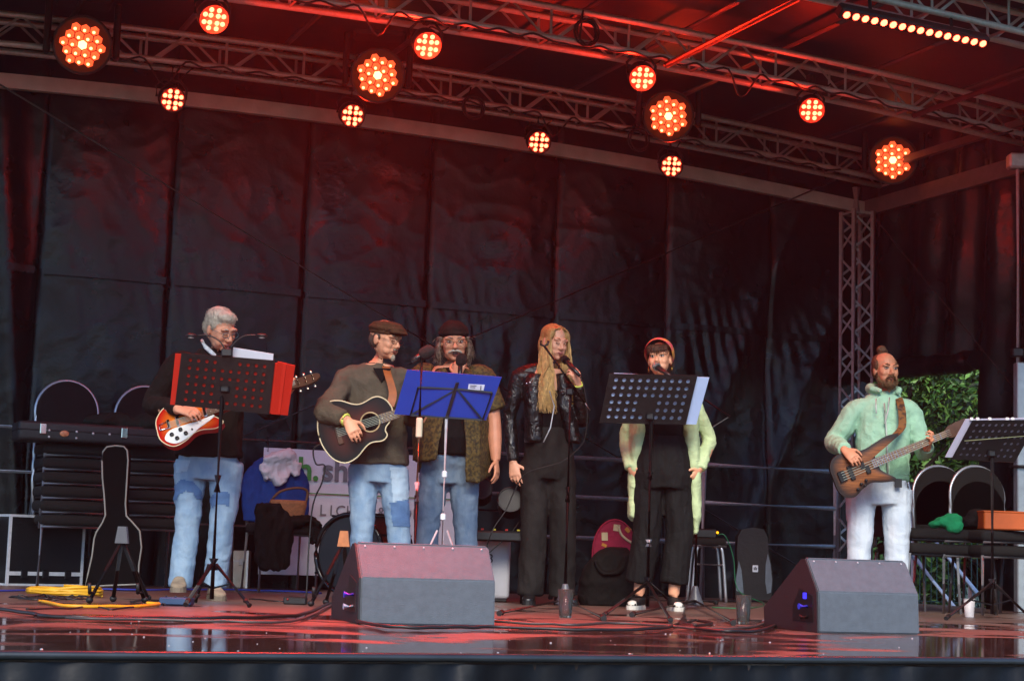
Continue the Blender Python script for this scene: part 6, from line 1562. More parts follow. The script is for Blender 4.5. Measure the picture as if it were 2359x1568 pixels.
# ================================================================== FLOOR MONITORS
mon_blk = pm('monitor_black', '17181a', rough=.6, var=.2, bump=.35, bscale=260)
mon_grey = pm('skylit_paint', '4c545c', rough=.55, var=.12, scale=30, bump=.35, bscale=330, spec=.5)  # grey tinted blue, carrying the skylight on the monitor fronts
def wedge(label, BLp, BRp, crease, top, sideback, rot=R(17)):
    bl_, br = FL(*BLp), FL(*BRp); L_ = (br - bl_).length; br = bl_ + (RH * math.cos(rot) + FH * math.sin(rot)) * (L_ * 1.03); wv = br - bl_; W = wv.length; wx = wv.normalized(); dp = Z.cross(wx)
    if dp.dot(FH) < 0: dp = -dp
    h0 = hd(bl_); z1 = H(*crease, h0).z; db = (FL(*sideback) - bl_).dot(dp); db = max(.36, min(db, .6))
    to = .14; ztp = H(top[0], top[1], hd(bl_ + dp * to)).z
    t = thing('floor_monitor', bl_ + wv / 2 + dp * .2, label, 'monitor speaker')
    prof = [(0, .0015), (0.012, z1), (to, ztp), (to + .045, ztp - .004), (db, .10), (db - .01, .0015)]
    def side_pt(s_, p): return bl_ + wx * s_ + dp * p[0] + Z * p[1]
    mb = MB(); N = len(prof); P = [side_pt(0, p) for p in prof] + [side_pt(W, p) for p in prof]
    F = [tuple(range(N)), tuple(range(N, 2 * N))[::-1]] + [(i, (i + 1) % N, N + (i + 1) % N, N + i) for i in range(N)]
    mb.add(P, F); me = mb.mesh('cabinet', mon_grey); bm = bmesh.new(); bm.from_mesh(me); bmesh.ops.recalc_face_normals(bm, faces=bm.faces); bmesh.ops.bevel(bm, geom=bm.edges[:], offset=.006, segments=2, affect='EDGES'); bm.to_mesh(me); bm.free()
    cab = mesh_obj('cabinet', me, t)
    # side cheek with connector recess
    in_ = [(.02, .03), (.026, z1 - .01), (to - .0, ztp - .05), (to + .03, ztp - .05), (db - .05, .12), (db - .05, .03)]
    ck = MB().prism([(x, y) for x, y in prof], bl_, dp, Z, -wx, .001, .010).build('side_cheek', mon_blk, t)
    rc = [(.04, .05), (.05, z1 - .02), (.19, z1 + .01), (.26, .12), (.26, .05)]
    MB().prism(rc, bl_, dp, Z, -wx, .0105, .013).build('connector_panel', pm('panel_black', '0a0a0b', rough=.4), t)
    MB().bbox(bl_ + wx * (W / 2) + dp * (to + .02) + Z * (ztp + .002), W * .96, .03, .006, .002, (wx, dp, Z)).build('grille_rail', mon_grey, t)
    # screws along the upper edge of the sloping rear panel
    sl_ = V((0, 0, 0)) + dp * (to - .012) + Z * (ztp - z1); sl_.normalize(); nn_ = (wx.cross(sl_)).normalized(); nn_ = nn_ if nn_.dot(FH) < 0 else -nn_
    for k in range(5):
        p = bl_ + wx * (W * (.06 + .22 * k)) + dp * (to - .012) + Z * (ztp - .012); MB().lathe([(.005, 0), (.004, .002), (.0005, .0025)], p, nn_, 10).build('screw', alu_d, t)
    gp = MB(); p = [side_pt(.03, (to + .05, ztp - .015)), side_pt(W - .03, (to + .05, ztp - .015)), side_pt(W - .03, (db + .006, .12)), side_pt(.03, (db + .006, .12))]
    gp.add(p + [x + dp * .008 for x in p], [(0, 1, 2, 3), (7, 6, 5, 4), (0, 4, 5, 1), (1, 5, 6, 2), (2, 6, 7, 3), (3, 7, 4, 0)]); gp.build('front_grille', mon_blk, t)
    return t, bl_, wx, dp, z1, W
blue_led = pm('blue_connector', '2b3fd0', rough=.3, var=.1); whitep = pm('grey_connector', 'a8b4c8', rough=.4)
w1, l1, wx1, dp1, z11, W1 = wedge('grey floor monitor on the left, in front of the flat cap guitarist', (829, 1437), (1127, 1442), (832, 1330), (825, 1250), (769, 1413))
w2, l2, wx2, dp2, z12, W2 = wedge('grey floor monitor on the right, in front of the bass player', (1887, 1457), (2147, 1467), (1883, 1362), (1857, 1286), (1772, 1440))
for (t_, l_, wx_, dp_, z_) in ((w1, l1, wx1, dp1, z11), (w2, l2, wx2, dp2, z12)):
    MB().cyl(l_ + dp_ * .11 + Z * (z_ * .62), l_ + dp_ * .11 + Z * (z_ * .62) - wx_ * .055, .015, n=14).build('connector', blue_led, t_)
    MB().cyl(l_ + dp_ * .11 + Z * (z_ * .36), l_ + dp_ * .11 + Z * (z_ * .36) - wx_ * .055, .014, n=14).build('connector', whitep if t_ is w1 else blackpl, t_)
    if t_ is w2: MB().bbox(l_ + dp_ * .13 + Z * (z_ * .88) - wx_ * .014, .004, .035, .03, .001, (wx_, dp_, Z)).build('display', pm('blue_display', '2f2fd8', rough=.3, emit='2a2ae0', es=.5), t_)

# ================================================================== GLASSES OF WATER
glassm = pm('clear_glass', 'dfe8e0', rough=.04, var=0, trans=.96, ior=1.25); waterm = pm('water', 'e4ece4', rough=.02, var=0, trans=.97, ior=1.1)
def tumbler(px, label):
    b_ = FL(*px); t = thing('water_glass', b_, label, 'glass')
    MB().lathe([(.032, 0), (.033, .004), (.0425, .15), (.0405, .15), (.031, .012), (.0005, .012)], b_, Z, 24).build('tumbler', glassm, t)
    MB().lathe([(.0005, .0125), (.0305, .0125), (.0375, .105), (.0005, .105)], b_, Z, 24, caps=False).build('water', waterm, t)
tumbler((1302, 1422), 'glass of water on the floor behind the boom stand foot'); tumbler((1712, 1436), 'glass of water on the floor left of the right monitor')
# ================================================================== CHAIRS AND LUGGAGE
uph = pm('dark_upholstery', '15110e', rough=.9, col2='0d0a08', scale=130, thresh=(.60, .72), bump=.3, bscale=300)
trimm = pm('chair_steel', 'b4b6ba', rough=.3, metal=.6, var=.1)
def make_chair(dome=True):
    """origin at floor centre, facing -y, seat 0.45 m"""
    parts = {}
    b = MB(); b.bbox((0, 0, .455), .44, .43, .075, .028, None, 3); parts['seat'] = (b.mesh('seat', uph), None)
    b = MB(); b.tube([(-.21, -.222, .405), (.21, -.222, .405)], .009, 8); parts['front_trim'] = (b.mesh('front_trim', trimm), None)
    def arc(r, zc, n=18): return [(r * math.cos(t), .235 + .03 * math.sin(t), zc + r * 1.05 * math.sin(t)) for t in [math.pi * i / n for i in range(n + 1)]]
    b = MB(); pr = [(x, z) for x, y, z in arc(.215, .735)] + [(-.20, .53), (.20, .53)]
    b.prism(pr, (0, .235, 0), V((1, 0, 0)), Z, V((0, 1, 0)), -.02, .03); parts['backrest'] = (b.mesh('backrest', uph), None)
    b = MB(); b.tube([(.20, .235, .47)] + arc(.222, .735) + [(-.20, .235, .47)], .011, 8); parts['back_rim'] = (b.mesh('back_rim', trimm), None)
    for k, (x, y, dx, dy) in enumerate(((-.20, -.19, -.01, -.02), (.20, -.19, .01, -.02), (-.20, .22, -.01, .05), (.20, .22, .01, .05))):
        b = MB(); b.tube([(x, y, .42), (x + dx, y + dy, 0)], .0115, 8); parts['leg%d' % k] = (b.mesh('leg', trimm), None)
    b = MB(); b.box((0, 0, .412), .40, .40, .012); parts['seat_pan'] = (b.mesh('seat_pan', blackmet), None)
    return parts
CH = make_chair()
def chair(pos, rz, label, group=None, skip=()):
    t = thing('stacking_chair', pos, label, 'chair', group); t.rotation_euler = (0, 0, rz)
    for k, (me, _) in CH.items():
        if k in skip: continue
        o = bpy.data.objects.new(k.rstrip('0123456789'), me); COL.objects.link(o); o.parent = t; ORG[o.name] = V(pos)
    return t
def ord_(k): return ('lowest', 'second', 'third', 'fourth', 'fifth', 'sixth', 'seventh')[k]
# left stacks, faced to the audience
def stack(cx, Y, n, top_y, where, dz=.0995, rz=0):
    p = WY(cx, 1180, Y); zt_ = WY(cx, top_y, Y - .22).z - .405       # trim height of the top seat
    for k in range(n):
        z = zt_ - dz * (n - 1 - k)
        lab = 'dark upholstered chair %s, %s' % (where, 'topmost of its stack' if k == n - 1 else ord_(k) + ' from the bottom')
        chair(V((p.x, Y + .012 * k, max(0, z))), rz + .01 * math.sin(k * 3), lab, 'chairs stacked at the left', skip=() if k in (n - 1, n - 2) or k == 0 else ('leg0', 'leg1'))
    return p.x, zt_
x1_, z1_ = stack(156, 12.75, 6, 1049, 'in the left stack behind the flight case', .0985)
x2_, z2_ = stack(342, 12.80, 6, 1059, 'in the stack behind the white-haired guitarist', .0985)

# guitar hard case lying across the stacks
casem = pm('case_vinyl', '1c1d1f', rough=.55, var=.25, scale=40, bump=.3, bscale=240)
ca, cb_ = WY(42, 1000, 12.5), WY(388, 1000, 12.5); zb_ = z1_ + .497; hz_ = .135
gc = thing('guitar_case', V(((ca.x + cb_.x) / 2, 12.68, zb_)), 'black hard guitar case with bright latches lying on the chair stacks', 'guitar case')
cxm = (ca.x + cb_.x) / 2; Lc = cb_.x - ca.x
MB().bbox((cxm, 12.68, zb_ + hz_ * .5), Lc, .36, hz_, .025, None, 3).build('shell', casem, gc)
MB().bbox((cxm, 12.68, zb_ + hz_ * .55), Lc + .006, .366, .012, .004).build('lid_seam', pm('seam_dark', '0c0c0d', rough=.6), gc)
for fx in (.16, .70): MB().bbox((ca.x + Lc * fx, 12.492, zb_ + hz_ * .62), .045, .014, .075, .005).build('latch', chrome, gc)
for fx in (.20, .38): 
    for fz in (.22, .55): MB().ball((ca.x + Lc * fx, 12.497, zb_ + hz_ * fz), .008, None, 8, 6).build('rivet', alu, gc)
for fx in (.49, .60): MB().ball((ca.x + Lc * fx, 12.497, zb_ + hz_ * .5), .009, None, 8, 6).build('rivet', alu, gc)
MB().ball((ca.x + Lc * .30, 12.495, zb_ + hz_ * .42), (.032, .006, .022), None, 16, 10).build('oval_badge', pm('badge', 'c07a52', rough=.4, var=.3, scale=60), gc)
# cap / jacket lying on the case
hj = MB(); p = WY(300, 970, 12.6)
for k in range(7): hj.ball((p.x - .22 + .085 * k, 12.62 + .03 * math.sin(k), zb_ + hz_ + .02 + .012 * math.sin(k * 2)), (.10, .11, .045 + .02 * (k % 3)), None, 14, 8)
me = remesh(hj, .014, 2, wr=wrinkle(.02, 9, 3)); me.materials.append(clothm('dark_green_cloth', '18201c', .3)); mesh_obj('folded_jacket', me, label='dark crumpled jacket lying on the guitar case', cat='jacket')

# aluminium-edged flight cases
def flight(px0, px1, ytop, ybot, depth, label, Y=None):
    a_, b_ = FL(px0, ybot), FL(px1, ybot + (px1 - px0) * .012); d_ = b_ - a_; W = d_.length; wx = d_.normalized(); dp = Z.cross(wx); dp = dp if dp.dot(FH) > 0 else -dp
    hgt = H(px0, ytop, hd(a_)).z; t = thing('flight_case', a_ + d_ / 2 + dp * depth / 2, label, 'flight case')
    c = a_ + d_ / 2 + dp * (depth / 2) + Z * (hgt / 2); ax = (wx, dp, Z)
    MB().box(c, W - .012, depth - .012, hgt - .012, ax).build('panel_body', pm('case_laminate', '08090b', rough=.45, var=.3, scale=40, bump=.2, bscale=120), t)
    e = .012
    for sx in (-1, 1):
        for sy in (-1, 1):
            MB().box(c + wx * (sx * (W / 2 - e / 2)) + dp * (sy * (depth / 2 - e / 2)), e * 1.5, e * 1.5, hgt, ax).build('edge_profile', alu, t)
        for sz in (-1, 1): MB().box(c + wx * (sx * (W / 2 - e / 2)) + Z * (sz * (hgt / 2 - e / 2)), e * 1.4, depth + .002, e * 1.4, ax).build('edge_profile', alu, t)
    for sy in (-1, 1):
        for sz in (-1, 1): MB().box(c + dp * (sy * (depth / 2 - e / 2)) + Z * (sz * (hgt / 2 - e / 2)), W + .002, e * 1.45, e * 1.45, ax).build('edge_profile', alu, t)
    MB().box(c - dp * (depth / 2 - .001) - Z * (hgt / 2 - .085), W - .01, .012, .026, ax).build('lid_profile', alu, t)
    for fx in (-.28, 0, .3): MB().bbox(c + wx * (W * fx) - dp * (depth / 2 + .006) - Z * (hgt / 2 - .08), .05, .012, .06, .004, ax).build('latch', blackmet, t)
    return t
flight(14, 188, 1184, 1348, .22, 'black flight case with silver edges standing at the far left')
flight(-120, 4, 1184, 1344, .22, 'second silver-edged flight case cut off by the left picture edge')

# gig bag with pale piping leaning on the chairs
gb = FL(262, 1358); dg = hd(gb) - .1
t = thing('gig_bag', gb, 'slim dark gig bag with pale piping leaning upright against the chairs', 'gig bag')
outl = [(235, 1060), (237, 1040), (246, 1029), (266, 1026), (285, 1028), (293, 1037), (295, 1060), (292, 1110), (289, 1160), (291, 1188), (303, 1200), (322, 1222), (326, 1260), (320, 1300), (318, 1345), (196, 1350), (203, 1320), (212, 1280), (217, 1240), (222, 1225), (236, 1203), (243, 1186), (240, 1140), (236, 1100)]
pts = [H(x, y, dg - .08 + (1350 - y) * .0002) for x, y in outl]
n = len(pts); P = pts + [p_ + FH * .10 for p_ in pts]
MB().add(P, [tuple(range(n)), tuple(range(n, 2 * n))[::-1]] + [(i, (i + 1) % n, n + (i + 1) % n, n + i) for i in range(n)]).build('bag', pm('nylon_brown', '070606', spec=.15, rough=.9, var=.3, scale=12, bump=.3, bscale=30), t)
MB().tube(pts + pts[:1], .006, 6).build('piping', pm('grey_piping', '8d8a80', rough=.6), t)

# folding guitar stands
def a_stand(top, feet, backfeet, label, topm, name='guitar_stand'):
    t_ = thing(name, V((top.x, top.y, 0)), label, 'guitar stand')
    MB().prism([(-.035, -.09), (.035, -.09), (.022, .0), (-.022, .0)], top, RH, Z, -FH, -.02, .02).build('yoke_block', topm, t_)
    for f in feet + backfeet:
        lg = MB().tube([top - Z * .07 + (f - top) * .03, f + Z * .015], .011, 8).build('leg', blackmet, t_); MB().ball(f + Z * .018, (.02, .02, .018)).build('rubber_foot', blackrub, lg)
    for f in feet:
        m_ = top + (f - top) * .86; MB().tube([m_, m_ - FH * .10, m_ - FH * .12 + Z * .05], .010, 8).build('cradle_arm', blackrub, t_)
    return t_
f1, f2 = FL(206, 1389), FL(333, 1388); tp_ = H(283, 1212, hd(f1) + .12)
a_stand(tp_, [f1, f2], [f1 + FH * .34 + RH * .05, f2 + FH * .34 - RH * .05], 'empty black folding guitar stand at the left in front of the gig bag', pm('stand_grey', '4a4c50', rough=.4))
f1, f2 = FL(716, 1396), FL(800, 1386); tp_ = H(793, 1222, hd(f1) + .15)
a_stand(tp_, [f1, f2], [f1 + FH * .34 + RH * .05, f2 + FH * .3], 'folding guitar stand with wooden head behind the left monitor', pm('beech', 'a5683c', rough=.45, var=.2, scale=20))

# white toolboxes
def toolbox(x0, x1, yt, yb, dpt, label, m):
    a_, b_ = FL(x0, yb), FL(x1, yb); W = (b_ - a_).length; hg = H(x0, yt, hd(a_)).z; c = (a_ + b_) / 2 + FH * dpt / 2 + Z * hg / 2; ax = (RH, FH, Z)
    t_ = thing('aluminium_case', V((c.x, c.y, 0)), label, 'case'); MB().bbox(c, W, dpt, hg, .008, ax).build('shell', m, t_)
    for sx in (-1, 1): MB().box(c + RH * (sx * W * .485) - FH * dpt * .487, .016, .016, hg * 1.004, ax).build('edge_profile', alu, t_)
    MB().box(c - FH * (dpt / 2 + .001) + Z * hg * .22, W * .93, .006, .012, ax).build('lid_seam', alu_d, t_)
    for fx in (-.3, .3): MB().bbox(c + RH * (W * fx) - FH * (dpt / 2 + .004) + Z * hg * .2, .03, .01, .05, .003, ax).build('latch', alu_d, t_)
    return t_, c, hg
wc = pm('white_case', 'b8b6ae', rough=.5, var=.12, scale=20)
tb_, c_, hg_ = toolbox(503, 555, 1266, 1353, .3, 'white aluminium case with brown strap behind the left music stand', wc)
MB().tube([c_ + RH * -.06 - FH * .155 + Z * hg_ * .48, c_ + RH * -.055 - FH * .165 + Z * .05, c_ + RH * -.075 - FH * .16 - Z * .02], .014, 6).build('strap', pm('brown_leather', '5b3a22', rough=.6), tb_)
toolbox(560, 592, 1272, 1352, .2, 'small white aluminium case right of the strapped case', wc)
p = FL(541, 1353); MB().bbox(V((p.x, p.y, 0)) + FH * .15 + Z * (hg_ + .035), .06, .06, .07, .006, (RH, FH, Z)).build('blue_box', pm('blue_box', '2a6aa8', rough=.5), label='small blue box standing on the white aluminium case', cat='box')

# chair with draped clothes
pc = WY(645, 1330, 12.55); pc.z = 0
chair(pc, 0, 'dark chair under the blue jacket and white cloth')
jk = MB(); zc_ = .735
for k in range(15):
    t_ = math.pi * k / 14; jk.ball((pc.x + .20 * math.cos(t_), 12.55 + .235, zc_ + .2 * math.sin(t_)), (.06, .065, .06), None, 10, 8)
jk.rings([((pc.x, 12.76, z_), V((w_, 0, 0)), V((0, .055, 0))) for z_, w_ in ((.50, .245), (.62, .255), (.75, .245), (.86, .205), (.95, .12))], 18, power=2.6)
me = remesh(jk, .012, 3, wr=wrinkle(.012, 9, 8, (1.4, 1, .5))); me.materials.append(clothm('blue_fleece', '1c3a7c', .15)); mesh_obj('blue_jacket', me, label='blue jacket hung over the back of a chair', cat='jacket')
wcl = MB()
wcl.rings([((pc.x - .01 + dx, 12.69 + .02 * math.sin(z_ * 30), z_), V((w_, 0, .02)), V((0, .05, 0))) for z_, w_, dx in ((.78, .03, .02), (.82, .07, .01), (.87, .115, 0), (.93, .135, 0), (.98, .12, 0), (1.02, .07, .01))], 16, power=2.5)
wcl.rings([((pc.x - .10, 12.68, z_), V((w_, 0, 0)), V((0, .03, 0))) for z_, w_ in ((.80, .015), (.85, .04), (.92, .06))], 10); wcl.rings([((pc.x + .115, 12.68, z_), V((w_, 0, 0)), V((0, .03, 0))) for z_, w_ in ((.84, .02), (.88, .04), (.94, .05))], 10)
me = remesh(wcl, .008, 3, wr=wrinkle(.016, 15, 4, (1, 1, .7))); me.materials.append(clothm('white_cotton', 'c2bec4', .08)); mesh_obj('white_cloth', me, label='crumpled white cloth lying over the blue jacket', cat='cloth')
hbg = thing('handbag', V((pc.x + .02, 12.45, .5)), 'brown woven handbag on the chair seat below the blue jacket', 'handbag')
bb = MB(); bb.rings([((pc.x + .02, 12.5, z_), V((w_, 0, 0)), V((0, .06, 0))) for z_, w_ in ((.50, .10), (.56, .125), (.63, .14), (.66, .13))], 16, power=3); bb.build('bag', pm('woven_brown', '8a5a3a', rough=.8, var=.3, scale=60, bump=.5, bscale=140), hbg)
MB().tube(smooth_path([(pc.x - .10, 12.5, .66), (pc.x - .04, 12.5, .72), (pc.x + .08, 12.5, .75), (pc.x + .16, 12.5, .73), (pc.x + .15, 12.5, .64)], 5), .010, 6).build('handle', pm('brown_leather', '5b3a22'), hbg)
ct_ = MB()
ct_.rings([((pc.x - .13 + dx, 12.30 + .01 * math.sin(z_ * 25), z_), V((w_, 0, 0)), V((0, .045, 0))) for z_, w_, dx in ((.16, .09, .0), (.24, .13, .0), (.36, .145, .01), (.48, .14, .0), (.56, .12, -.02), (.62, .075, -.05))], 18, power=3)
ct_.rings([((pc.x + .02 + x_, 12.36, .50 + .02 * math.sin(x_ * 20)), V((0, .09, 0)), V((0, 0, h_))) for x_, h_ in ((-.1, .03), (0, .04), (.1, .035), (.16, .03), (.20, .015))], 12)
ct_.rings([((pc.x + .19, 12.34, z_), V((w_, 0, 0)), V((0, .05, 0))) for z_, w_ in ((.36, .035), (.42, .05), (.50, .05))], 10)
me = remesh(ct_, .011, 2, wr=wrinkle(.022, 10, 14, (1.3, 1, .5))); me.materials.append(clothm('black_coat', '0c0a09', .3)); mesh_obj('black_coat', me, label='black coat slung over the seat of the chair with the blue jacket', cat='coat')

# banner on the railing
bx0, bx1 = WY(608, 1030, Yr - .04), WY(1100, 1040, Yr - .04); bz1 = bx0.z - .0; bz0 = WY(610, 1322, Yr - .04).z
bn = thing('banner', V(((bx0.x + bx1.x) / 2, Yr - .04, bz0)), 'white fabric banner with green and grey lettering hung on the railing', 'banner')
n = 40; P = []; F = []
for j in range(13):
    for i in range(n + 1):
        X = bx0.x + (bx1.x - bx0.x) * i / n; z_ = bz0 + (bz1 - bz0) * j / 12; P.append((X, Yr - .04 - .008 * math.sin(i * .55) * (1 - j / 14) - .006 * nz(X * 3, z_ * 2), z_))
for j in range(12):
    for i in range(n): a_ = j * (n + 1) + i; F.append((a_, a_ + 1, a_ + n + 2, a_ + n + 1))
MB().add(P, F, True).build('sheet', pm('banner_white', 'd4d6dc', rough=.6, var=.05), bn, fixn=False)
X_ = V((1, 0, 0)); gr = pm('print_green', '3e8a3c', rough=.6); gy = pm('print_grey', '6e7074', rough=.6)
yb_ = Yr - .058
def bt_(px): p = WY(*px, yb_); return p
sc_ = (WY(690, 1050, yb_).z - WY(690, 1103, yb_).z) / .72
place_text('lettering', text_mesh('h.', sc_, gr, .0008, True), bn, bt_((684, 1103)), X_, Z)
place_text('lettering', text_mesh('show', sc_, gy, .0008, True), bn, bt_((741, 1105)), X_, Z)
s2_ = (WY(740, 1161, yb_).z - WY(740, 1186, yb_).z) / .70
for ch, x in (('L', 735), ('I', 758), ('C', 772), ('H', 796), ('T', 822), ('&', 868), ('T', 902), ('O', 922), ('N', 950)):
    place_text('lettering', text_mesh(ch, s2_, gy, .0008), bn, bt_((x, 1186 + (x - 735) * .04)), X_, Z)
MB().box(((bx0.x + bx1.x) / 2 + .1, yb_, WY(700, 1135, yb_).z), bx1.x - bx0.x - .45, .002, .008).build('green_line', gr, bn)
for i in range(4):
    X = bx0.x + .03 + (bx1.x - bx0.x - .06) * i / 3; MB().tube([(X, Yr - .05, bz1 - .03), (X, Yr - .055, bz1 + .01), (X, Yr - .02, 1.15), (X, Yr + .025, 1.12), (X, Yr - .02, 1.09)], .004, 5).build('cable_tie', blackpl, bn)

# ---- drum kit between the guitarists' legs
shell = pm('drum_black', '0c0c0d', rough=.55, var=.2)
bd_c = H(838, 1300, 12.35); bdm = thing('bass_drum', V((bd_c.x, bd_c.y, 0)), 'black bass drum with claws behind the flat cap guitarist', 'drum')
rb = .27; bd_c.z = rb + .02; axd = (FH * -1 + RH * -.55).normalized(); sa, sb = frame(axd)
MB().cyl(bd_c - axd * .18, bd_c + axd * .18, rb - .012, n=32).build('shell', shell, bdm)
for s_ in (-1, 1): MB().tube([bd_c + axd * (.19 * s_) + (sa * math.cos(k * math.pi / 16) + sb * math.sin(k * math.pi / 16)) * rb for k in range(33)], .016, 8).build('hoop', blackl, bdm)
MB().lathe([(rb - .02, .183), (.001, .185)], bd_c, axd, 32, caps=False).build('drum_head', pm('drum_head_black', '1a1a1c', rough=.4), bdm)
for k in range(8):
    v_ = sa * math.cos(k * math.pi / 4 + .3) + sb * math.sin(k * math.pi / 4 + .3); rod('claw', bd_c + v_ * (rb + .018) - axd * .19, bd_c + v_ * (rb + .018) + axd * .21, .008, blackmet, bdm, n=6)
rc_ = H(958, 1300, 12.6); rc_.z = 0
bc2 = thing('drum_case', rc_, 'black round drum case behind the legs of the two guitarists', 'drum case')
MB().lathe([(.0, 0), (.16, .0), (.17, .02), (.17, .24), (.175, .25), (.175, .30), (.16, .315), (.0005, .32)], rc_, Z, 28).build('case', casem, bc2)
MB().tube([rc_ + V((.172 * math.cos(a_), .172 * math.sin(a_), .245)) for a_ in [i * math.pi / 12 for i in range(25)]], .006, 6).build('strap', blackpl, bc2)

wb_ = H(1135, 1313, 12.2); wb_.z = .02
wbx = thing('white_drum_box', V((wb_.x, wb_.y, 0)), 'white rounded box with a black figure, right of the left monitor', 'box')
hw = H(1135, 1222, 12.2).z - .02; MB().bbox(wb_ + Z * hw / 2, .235, .2, hw, .03, (RH, FH, Z), 3).build('shell', pm('white_shell', 'b4b4ba', rough=.4, var=.05), wbx)
MB().bbox(wb_ + Z * .0, .2, .16, .03, .004, (RH, FH, Z)).build('foot', blackrub, wbx)
pz = H(1122, 1296, 12.2 - .102); place_text('figure_print', text_mesh('3', .09, pm('print_black', '16161a', rough=.6), .0008), wbx, pz, RH, Z)
# hardware rack with dark toms and keyboard, right of the beanie singer
rk = H(1140, 1200, 12.0); rk.z = 0
rkt = thing('drum_rack', rk, 'dark drum rack with black toms behind the leather jacket singer', 'drum rack')
for x in (-.22, .20):
    MB().cyl(rk + RH * x, rk + RH * x + Z * .98, .017, n=10).build('post', blackmet, rkt)
MB().cyl(rk + RH * -.26 + Z * .62, rk + RH * .26 + Z * .60, .016, n=10).build('cross_bar', blackmet, rkt)
for x, z_, r_ in ((.10, .66, .085), (-.10, .73, .075)):
    c = rk + RH * x + Z * z_ - FH * .06; axt = (-FH + Z * .35).normalized(); tm = MB().cyl(c - axt * .07, c + axt * .07, r_, n=20).build('tom', shell, rkt)
    MB().tube([c + axt * .07 + (frame(axt)[0] * math.cos(k * math.pi / 10) + frame(axt)[1] * math.sin(k * math.pi / 10)) * r_ for k in range(21)], .006, 6).build('hoop', blackmet, tm)
MB().bbox(rk + Z * .44 - FH * .05, .50, .2, .07, .012, (RH, FH, Z)).build('sound_module', blackpl, rkt)
for k in range(5): MB().bbox(rk + RH * (-.16 + .08 * k) + Z * .482 - FH * .13, .02, .012, .012, .003, (RH, FH, Z)).build('button', pm('red_button', 'a02418', rough=.4) if k % 2 else pm('yellow_button', 'a89a2c', rough=.4), rkt)
MB().tube(smooth_path([rk + RH * .2 + Z * .6, rk + RH * .1 + Z * .45 - FH * .12, rk + RH * -.05 + Z * .30 - FH * .14, rk + RH * -.12 + Z * .1 - FH * .1, rk + Z * .01], 6), .004, 5).build('cable', blackrub, rkt)
yb2 = FL(1150, 1365); MB().bbox(yb2 + Z * .028 + FH * .1, .22, .1, .05, .02, (RH, FH, Z), 2).build('yellow_bag', pm('neon_yellow', '9aa81c', rough=.6, col2='20221c', scale=9, thresh=(.45, .55)), label='neon yellow and black bag on the floor behind the left monitor', cat='bag')
# cymbal on its stand
cs = FL(1335, 1368); dc_ = hd(cs)
cst = thing('cymbal_stand', cs, 'chrome cymbal stand with double-braced legs right of the leather jacket singer', 'cymbal stand')
zt_ = H(1356, 1022, dc_).z
MB().cyl(cs + Z * .05, cs + Z * .62, .013, n=10).build('lower_tube', chrome, cst); MB().cyl(cs + Z * .60, cs + Z * zt_, .008, n=10).build('upper_tube', chrome, cst)
for f in (FL(1401, 1378), FL(1268, 1380), FL(1350, 1352)):
    st_ = cs + Z * .27; lg = MB().cyl(st_, f + Z * .02, .011, n=8).build('leg', chrome, cst); dd = (f - st_).normalized(); MB().cyl(f + Z * .03 - dd * .05, f + Z * .012, .018, n=10).build('rubber_foot', blackrub, lg)
    rod('brace', st_ + (f - st_) * .55, cs + Z * .07, .008, chrome, cst)
axc = (Z + RH * .18 - FH * .25).normalized(); cyc = cs + Z * (zt_ - .01)
MB().lathe([(.001, .030), (.02, .026), (.035, .012), (.12, .004), (.20, -.012), (.20, -.0135), (.12, .002), (.03, .009), (.001, .026)], cyc, axc, 36).build('cymbal', pm('bronze_dark', '6d3c26', rough=.35, metal=.9, var=.2, scale=8), cst)

# magenta backpack and black bag
mg = H(1414, 1290, 12.4); mg.z = 0; Dm = 12.4
mb_ = thing('magenta_bag', mg, 'magenta gig bag with sewn-on patches behind the singers', 'bag')
zt_ = H(1414, 1197, Dm).z; zr = zt_
prf = [(-.155, .0), (-.15, zr * .62)] + [(-.15 * math.cos(t_), zr * .62 + zr * .38 * math.sin(t_)) for t_ in [math.pi * i / 14 for i in range(1, 14)]] + [(.15, zr * .62), (.155, 0)]
MB().prism(prf, mg, RH, Z, FH, -.05, .09).build('bag', clothm('magenta_nylon', '8a2038', .2, .7), mb_)
MB().tube([mg + RH * x + Z * z_ - FH * .05 for x, z_ in prf], .007, 6).build('piping', clothm('magenta_nylon', '8a2038'), mb_)
pat = pm('patch_cream', 'b9a580', rough=.8); pat2 = pm('patch_gold', 'b0742c', rough=.8)
def patch(px, w_, h_, rot, m): p = H(*px, Dm - .053); MB().box(p, w_, .004, h_, (RH * math.cos(rot) + Z * math.sin(rot), FH, Z * math.cos(rot) - RH * math.sin(rot))).build('patch', m, mb_)
patch((1393, 1235), .042, .055, .05, pat); patch((1421, 1215), .046, .044, -.1, pat); patch((1447, 1219), .036, .036, .785, pat2); patch((1392, 1255), .035, .02, -.4, pat2)
MB().tube(smooth_path([H(1424, 1208, Dm - .055), H(1430, 1228, Dm - .055), H(1442, 1241, Dm - .055), H(1458, 1251, Dm - .055)], 4), .009, 6).build('strap', pat, mb_)
kb = MB(); kc = H(1402, 1330, 12.1)
kb.rings([(V((kc.x, kc.y, z_)) + RH * dx, RH * w_, FH * dq) for z_, w_, dq, dx in ((.0, .185, .10, 0), (.04, .20, .11, 0), (.16, .195, .11, .0), (.27, .17, .10, .02), (.34, .13, .08, .03), (.385, .07, .05, .05))], 20, power=3.2)
kb.tube(smooth_path([V((kc.x, kc.y, .30)) + RH * -.10 - FH * .11, V((kc.x, kc.y, .22)) + RH * -.05 - FH * .125, V((kc.x, kc.y, .24)) + RH * .07 - FH * .125, V((kc.x, kc.y, .33)) + RH * .10 - FH * .09], 5), .014, 6)
me = remesh(kb, .011, 2, wr=wrinkle(.016, 8, 3, (1, 1, .7))); 
